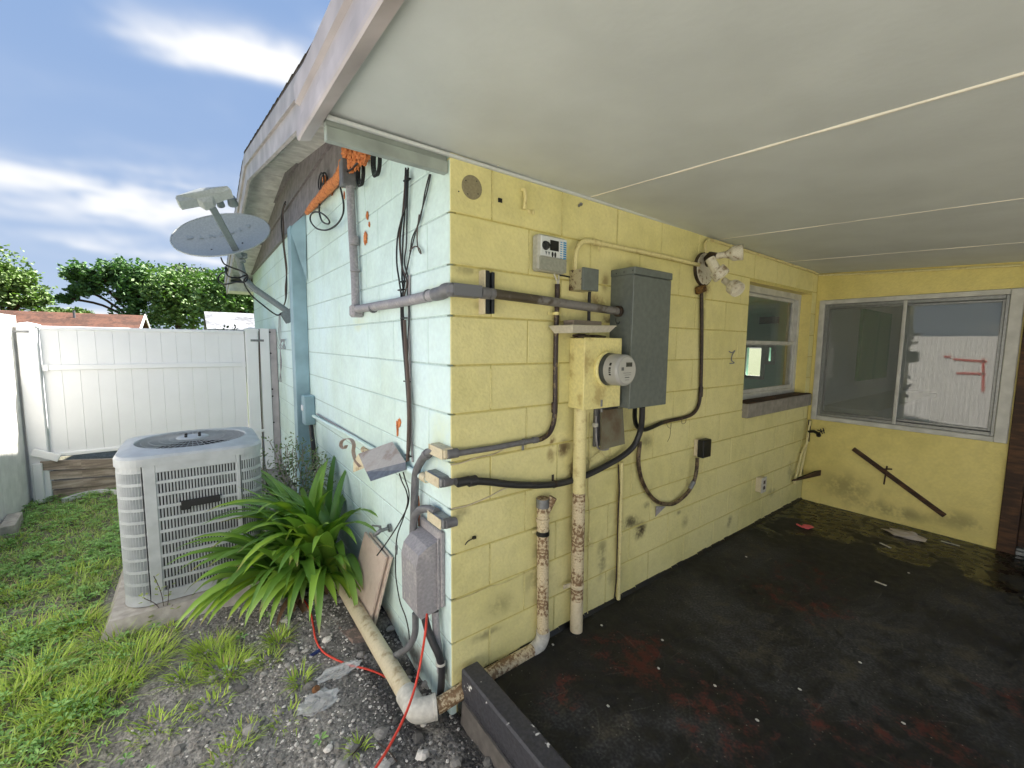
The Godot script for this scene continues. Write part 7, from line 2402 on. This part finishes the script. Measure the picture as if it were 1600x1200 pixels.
func build_plants() -> void:
	var r := RandomNumberGenerator.new()
	r.seed = 303
	var lm := mat(Color.WHITE, 0.38)
	lm.vertex_color_use_as_albedo = true
	lm.backlight_enabled = true
	lm.backlight = Color(0.45, 0.6, 0.25)
	var at := Vector3(-0.30, -0.09, -1.42)
	var o := thing("strap_leaved_plant", "large clump of arching dark green strap leaves beside the air conditioner", "plant", at)
	# crowns of the clump
	var crowns := [Vector3(-0.34, -0.07, -1.36), Vector3(-0.22, -0.06, -1.26), Vector3(-0.26, -0.07, -1.50), Vector3(-0.42, -0.08, -1.30), Vector3(-0.18, -0.06, -1.44)]
	for k in 128:
		var c: Vector3 = crowns[k % 5] + Vector3(r.randf_range(-0.04, 0.04), 0, r.randf_range(-0.04, 0.04))
		var a := r.randf() * TAU
		# more leaves lean out to the light, away from the wall
		if cos(a) > 0.3 and r.randf() < 0.65: a = PI - a
		if cos(a) > 0.55: a = PI * 0.5 + r.randf_range(-0.5, 0.5)
		var l := r.randf_range(0.50, 0.92)
		if cos(a) > 0.1: l *= 0.7
		var inner := r.randf()
		var m := strap_leaf(c, a, l, lerpf(0.85, 1.45, inner), lerpf(2.3, 1.15, inner) * r.randf_range(0.8, 1.2), r.randf_range(0.030, 0.050), clampf(r.randf() * r.randf() * 1.2, 0, 1), 1.0 if r.randf() < 0.22 else 0.0)
		put_mesh("leaf", m, lm, o)
	for k in 46:                                                   # the taller middle of the clump, up against the wall
		var c: Vector3 = [crowns[1], crowns[2], crowns[4]][k % 3] + Vector3(r.randf_range(-0.05, 0.03), 0.02, r.randf_range(-0.05, 0.05))
		put_mesh("leaf", strap_leaf(c, r.randf_range(0.9, 5.4), r.randf_range(0.70, 1.0), r.randf_range(1.25, 1.5), r.randf_range(0.9, 2.0), r.randf_range(0.030, 0.048), clampf(r.randf() * r.randf() * 1.2, 0, 1), 1.0 if r.randf() < 0.2 else 0.0), lm, o)
	# the long leaves that lie out over the pad and the soil
	for e in [[298, 920, .72], [330, 870, .66], [345, 965, .62], [372, 985, .55], [400, 985, .5], [430, 985, .5], [455, 985, .45], [320, 945, .7], [300, 830, .62], [385, 960, .6], [555, 940, .45], [540, 900, .4], [520, 905, .35]]:
		var c: Vector3 = crowns[0] + Vector3(r.randf_range(-0.05, 0.05), 0, r.randf_range(-0.03, 0.03))
		var tip := wz(e[0], e[1], -1.12 if e[0] < 420 else -0.95)
		var flat := Vector2(tip.x - c.x, tip.z - c.z)
		put_mesh("leaf", strap_leaf(c, atan2(flat.y, flat.x), maxf(flat.length() * 1.32, 0.45), 0.80, 1.75, 0.042, r.randf_range(0.35, 0.9), 1.0 if r.randf() < 0.5 else 0.3), lm, o)
	var dead := mat(Color(0.36, 0.27, 0.18), 0.8)
	for k in 9:
		put_mesh("dry_leaf", strap_leaf(crowns[k % 5] + Vector3(0, -0.02, 0.02), r.randf_range(0.9, 2.6), r.randf_range(0.25, 0.4), 0.5, 1.4, 0.03, 0.3, 0.0), dead, o)
	# twiggy shrub behind it
	o = thing("twiggy_shrub", "small leaved twiggy shrub between air conditioner and blue duct", "shrub", Vector3(-0.24, -0.1, -2.15))
	var s := st()
	var leaf := st()
	for k in 34:
		var a := r.randf() * TAU
		var p := Vector3(-0.24 + r.randf_range(-0.06, 0.06), -0.1, -2.12 + r.randf_range(-0.06, 0.06))
		var pts := PackedVector3Array([p])
		var v := Vector3(cos(a) * 0.4, 1.2, sin(a) * 0.4).normalized()
		for q in 9:
			v = (v + Vector3(r.randf_range(-0.25, 0.25), r.randf_range(-0.06, 0.16), r.randf_range(-0.25, 0.25))).normalized()
			p += v * r.randf_range(0.06, 0.115)
			if p.x > -0.03: p.x = -0.03
			pts.append(p)
			if q > 1:
				for w in 9:
					var d := Vector3(r.randf_range(-1, 1), r.randf_range(-0.3, 0.8), r.randf_range(-1, 1)).normalized()
					var n := d.cross(Vector3(r.randf_range(-1, 1), 1, r.randf_range(-1, 1))).normalized()
					var c := p + d * r.randf_range(0.0, 0.06)
					var sz := r.randf_range(0.010, 0.018)
					var g := r.randf()
					for vv in [c, c + d * sz + n * sz * 0.5, c + d * sz * 2.0, c, c + d * sz * 2.0, c + d * sz - n * sz * 0.5]:
						leaf.set_color(Color(lerpf(0.10, 0.27, g), lerpf(0.17, 0.31, g), lerpf(0.06, 0.15, g)))
						leaf.add_vertex(vv)
		tube(s, pts, 0.0028, 5, false)
	put("stems", s, M.wood_grey, o).set_meta("kind", "stuff")
	leaf.generate_normals()
	var small := lm.duplicate() as StandardMaterial3D
	small.roughness = 0.55
	put("foliage", leaf, small, o).set_meta("kind", "stuff")
	# seedling at the pad's corner
	o = thing("pad_seedling", "spindly pale seedling growing at the concrete pad's front corner", "seedling", wy(258, 975, GROUND))
	s = st()
	leaf = st()
	var root := wy(258, 968, GROUND)
	for e in [[240, 900], [225, 935], [262, 915], [270, 945], [232, 965]]:
		var tip := wz(e[0], e[1], root.z + 0.04)
		tube(s, smooth(PackedVector3Array([root, root.lerp(tip, 0.5) + Vector3(0.01, 0.02, 0), tip])), 0.002, 5)
		for w in 7:
			var c := root.lerp(tip, r.randf_range(0.5, 1.05)) + Vector3(r.randf_range(-0.025, 0.025), r.randf_range(-0.012, 0.012), r.randf_range(-0.02, 0.02))
			var d := Vector3(r.randf_range(-1, 1), r.randf_range(-0.2, 0.5), r.randf_range(-1, 1)).normalized() * 0.014
			var n := d.cross(Vector3.UP).normalized() * 0.007
			for vv in [c, c + d + n, c + d * 2.0, c, c + d * 2.0, c + d - n]:
				leaf.set_color(Color(0.30, 0.36, 0.12))
				leaf.add_vertex(vv)
	put("stem", s, M.cable_brown, o)
	leaf.generate_normals()
	put("leaves", leaf, small, o).set_meta("kind", "stuff")

# ------------------------------------------------------------------ trees and houses beyond the fence
func tree(label: String, foot: Vector3, height: float, lobes: Array, leaf_size: float, count: int, tone: Vector3, m: Material, seed_: int) -> void:
	var r := RandomNumberGenerator.new()
	r.seed = seed_
	var o := thing("tree", label, "tree", foot, "trees beyond the fence")
	var s := st()
	var fork := foot + Vector3(0, height * 0.42, 0)
	tube(s, PackedVector3Array([foot, foot.lerp(fork, 0.5) + Vector3(0.1, 0, 0), fork]), [0.32, 0.26, 0.22], 8)
	for l in lobes:
		var c: Vector3 = l[0]
		tube(s, smooth(PackedVector3Array([fork + Vector3(0, -0.4, 0), fork.lerp(c, 0.5) + Vector3(r.randf_range(-0.3, 0.3), 0.2, 0), c]), 4), 0.09, 6)
	put("trunk", s, M.wood, o)
	var leaf := st()
	var each := int(count * 1.35) / lobes.size()
	var nz := FastNoiseLite.new()
	nz.seed = seed_
	nz.frequency = 0.55
	for l in lobes:
		var c: Vector3 = l[0]
		var rad: Vector3 = l[1]
		var k := 0
		var guard := 0
		while k < each and guard < each * 6:
			guard += 1
			var d := Vector3(r.randfn(), r.randfn(), r.randfn()).normalized()
			var p := c + d * rad * pow(r.randf(), 0.5) * (1.0 + 0.9 * nz.get_noise_3dv(d * 4.5 + c))
			if nz.get_noise_3dv(p * 1.9) < -0.04: continue          # gaps
			k += 1
			var u := Vector3(r.randfn(), r.randfn() * 0.6, r.randfn()).normalized()
			var v := u.cross(Vector3(r.randfn(), r.randfn(), r.randfn())).normalized()
			var sz := leaf_size * 0.8 * r.randf_range(0.6, 1.5)
			var g := r.randf_range(0.65, 1.35)
			for vv in [p - u * sz, p + v * sz * 0.55, p + u * sz, p - u * sz, p + u * sz, p - v * sz * 0.55]:
				leaf.set_color(Color(tone.x * g, tone.y * g, tone.z * g))
				leaf.add_vertex(vv)
	leaf.generate_normals()
	put("crown", leaf, m, o)
func build_far() -> void:
	var lm := mat(Color.WHITE, 0.6)
	lm.vertex_color_use_as_albedo = true
	lm.backlight_enabled = true
	lm.backlight = Color(0.5, 0.6, 0.3)
	var lobe := func(u: float, v: float, z: float, rx: float, ry: float) -> Array:
		return [wz(u, v, z), Vector3(rx, ry, rx)]
	var zt := -40.0
	tree("feathery light green tree at the lot's far side behind the brown roof", wz(10, 520, -36) * Vector3(1, 0, 1), 6.0, [lobe.call(-50, 430, -36.0, 2.4, 2.0), lobe.call(5, 425, -36.0, 1.2, 1.2), lobe.call(28, 445, -36.0, 1.1, 0.9), lobe.call(10, 465, -36.0, 1.6, 1.0), lobe.call(48, 466, -36.0, 0.9, 0.55)], 0.13, 7000, Vector3(0.14, 0.22, 0.06), lm, 1)
	tree("broad spreading oak with a bare gap under its left limb", wz(215, 520, zt) * Vector3(1, 0, 1), 7.5, [lobe.call(124, 427, zt, 1.0, 0.75), lobe.call(104, 466, zt, 0.55, 0.3), lobe.call(130, 452, zt, 0.9, 0.45), lobe.call(155, 432, zt, 1.3, 0.95), lobe.call(185, 425, zt, 1.2, 0.8), lobe.call(210, 432, zt, 1.5, 1.2), lobe.call(238, 440, zt, 1.4, 1.4), lobe.call(200, 455, zt, 1.4, 1.0), lobe.call(228, 475, zt, 1.6, 1.3), lobe.call(222, 500, zt, 1.7, 0.9)], 0.15, 13000, Vector3(0.085, 0.175, 0.055), lm, 2)
	tree("bright mid green tree right of the spreading oak", wz(280, 520, -38) * Vector3(1, 0, 1), 6.5, [lobe.call(270, 455, -38.0, 1.9, 1.7), lobe.call(295, 455, -38.0, 1.8, 1.4), lobe.call(285, 485, -38.0, 2.0, 1.6), lobe.call(315, 470, -38.0, 1.4, 1.5)], 0.15, 11000, Vector3(0.125, 0.215, 0.06), lm, 3)
	tree("dark leafy tree behind the white roof and the mint wall", wz(370, 520, -34) * Vector3(1, 0, 1), 6.5, [lobe.call(335, 460, -34.0, 1.5, 1.5), lobe.call(365, 455, -34.0, 1.5, 1.5), lobe.call(350, 478, -34.0, 1.8, 1.1), lobe.call(395, 470, -34.0, 1.6, 1.3), lobe.call(420, 470, -34.0, 1.6, 1.4)], 0.15, 11000, Vector3(0.105, 0.195, 0.05), lm, 4)
	tree("distant olive green tree top behind the bright tree", wz(300, 520, -60) * Vector3(1, 0, 1), 10.0, [lobe.call(292, 433, -60.0, 2.2, 1.2), lobe.call(320, 440, -60.0, 2.6, 1.4), lobe.call(265, 450, -60.0, 2.2, 1.2)], 0.22, 6000, Vector3(0.087, 0.123, 0.062), lm, 5)
	tree("low bright bush line over the brown roof", wz(95, 520, -34) * Vector3(1, 0, 1), 2.5, [lobe.call(85, 487, -34.0, 0.7, 0.22), lobe.call(115, 487, -34.0, 0.7, 0.22), lobe.call(100, 489, -34.0, 1.2, 0.2)], 0.12, 2200, Vector3(0.102, 0.174, 0.037), lm, 6)
	# leaf tuft on the fence top
	var r := RandomNumberGenerator.new()
	r.seed = 64
	var o := thing("fence_top_sprig", "dark sprig of leaves peeking over the gate's top rail", "sprig", wz(350, 518, -4.75))
	var leaf := st()
	for k in 46:
		var c := wz(r.randf_range(330, 372), r.randf_range(511, 521), -4.8)
		var d := Vector3(r.randf_range(-1, 1), r.randf_range(0.0, 0.7), r.randf_range(-1, 1)).normalized() * 0.035
		var n := d.cross(Vector3.UP).normalized() * 0.012
		for vv in [c, c + d + n, c + d * 2.0, c, c + d * 2.0, c + d - n]:
			leaf.set_color(Color(0.05, 0.09, 0.04))
			leaf.add_vertex(vv)
	leaf.generate_normals()
	put("leaves", leaf, lm, o).set_meta("kind", "stuff")
	var s := st()
	tube(s, PackedVector3Array([wz(350, 620, -4.9), wz(350, 520, -4.82)]), 0.012, 6)
	put("stem", s, M.wood, o)
	# neighbouring houses
	neighbour("house with brown shingle roof beyond the gate", wz(-60, 487, -30), wz(226, 491, -30), wz(232, 516, -27), Color(0.41, 0.275, 0.215), Color(0.62, 0.56, 0.50), 151)
	neighbour("house with pale grey shingle roof beyond the gate", wz(319, 490, -24), wz(440, 491, -24), wz(440, 524, -21), Color(0.60, 0.61, 0.63), Color(0.62, 0.62, 0.60), 152)
func neighbour(label: String, a: Vector3, b: Vector3, eave: Vector3, tint: Color, wall: Color, seed_: int) -> void:
	var o := thing("neighbour_house", label, "house", Vector3((a.x + b.x) * 0.5, GROUND, a.z), "neighbouring houses")
	var rz := a.z
	var ry := (a.y + b.y) * 0.5
	var ez := rz + 3.6
	var ey := ry - 0.95
	var s := st()
	box(s, Vector3(a.x + 0.25, GROUND - 0.15, rz - 3.3), Vector3(b.x - 0.25, ey + 0.05, rz + 3.3), 0.0)
	prism(s, PackedVector3Array([Vector3(b.x - 0.27, ey + 0.05, rz - 3.3), Vector3(b.x - 0.27, ey + 0.05, rz + 3.3), Vector3(b.x - 0.27, ry - 0.08, rz)]), Vector3(-0.1, 0, 0))
	put("wall", s, mat(wall, 0.8, tex_store["fine"], 0.5), o)
	var rm := mat(Color.WHITE, 0.95, patchy("roof%d" % seed_, 256, 0.05, tint, tint.darkened(0.28), 0.4, 0.62, seed_, 0.15), 0.35)
	s = st()
	prism(s, PackedVector3Array([Vector3(a.x, ey - 0.02, rz - 3.7), Vector3(a.x, ry - 0.05, rz), Vector3(a.x, ey - 0.02, rz + 3.7), Vector3(a.x, ey + 0.05, rz + 3.7), Vector3(a.x, ry + 0.02, rz), Vector3(a.x, ey + 0.05, rz - 3.7)]), Vector3(b.x - a.x, 0, 0))
	var roof := put("roof", s, rm, o)
	for k in 16:
		s = st()
		var t0 := k / 16.0; var t1 := (k + 1.0) / 16.0
		var p0 := Vector3(0, lerpf(ry + 0.05, ey + 0.08, t1), lerpf(rz, rz + 3.7, t1)); var p1 := Vector3(0, lerpf(ry + 0.05, ey + 0.08, t0) - 0.018, lerpf(rz, rz + 3.7, t0))
		quad(s, Vector3(a.x, p0.y, p0.z), Vector3(a.x, p1.y, p1.z), Vector3(b.x, p1.y, p1.z), Vector3(b.x, p0.y, p0.z))
		quad(s, Vector3(a.x, p0.y, p0.z), Vector3(b.x, p0.y, p0.z), Vector3(b.x, p0.y - 0.03, p0.z), Vector3(a.x, p0.y - 0.03, p0.z))
		put("shingle_course", s, rm, roof)
	for sg in [1.0, -1.0]:
		s = st()
		board(s, Vector3(b.x + 0.02, ry + 0.02, rz), Vector3(b.x + 0.02, ey + 0.0, rz + 3.72 * sg), Vector3.UP, 0.16, 0.05, 0.0)
		put("gable_fascia", s, M.vinyl, o)
	s = st()
	tube(s, PackedVector3Array([Vector3(lerpf(a.x, b.x, 0.6), ry - 0.4, rz + 1.2), Vector3(lerpf(a.x, b.x, 0.6), ry + 0.1, rz + 1.2)]), 0.05, 8)
	put("vent_pipe", s, M.galv, o)

func _ready() -> void:
	rng.seed = 4711
	set_view_and_light()
	make_materials()
	build_house()
	build_ground()
	build_fences()
	build_far()
	build_air_conditioner()
	build_wall_things()
	build_mint_things()
	build_yard_things()
	build_plants()
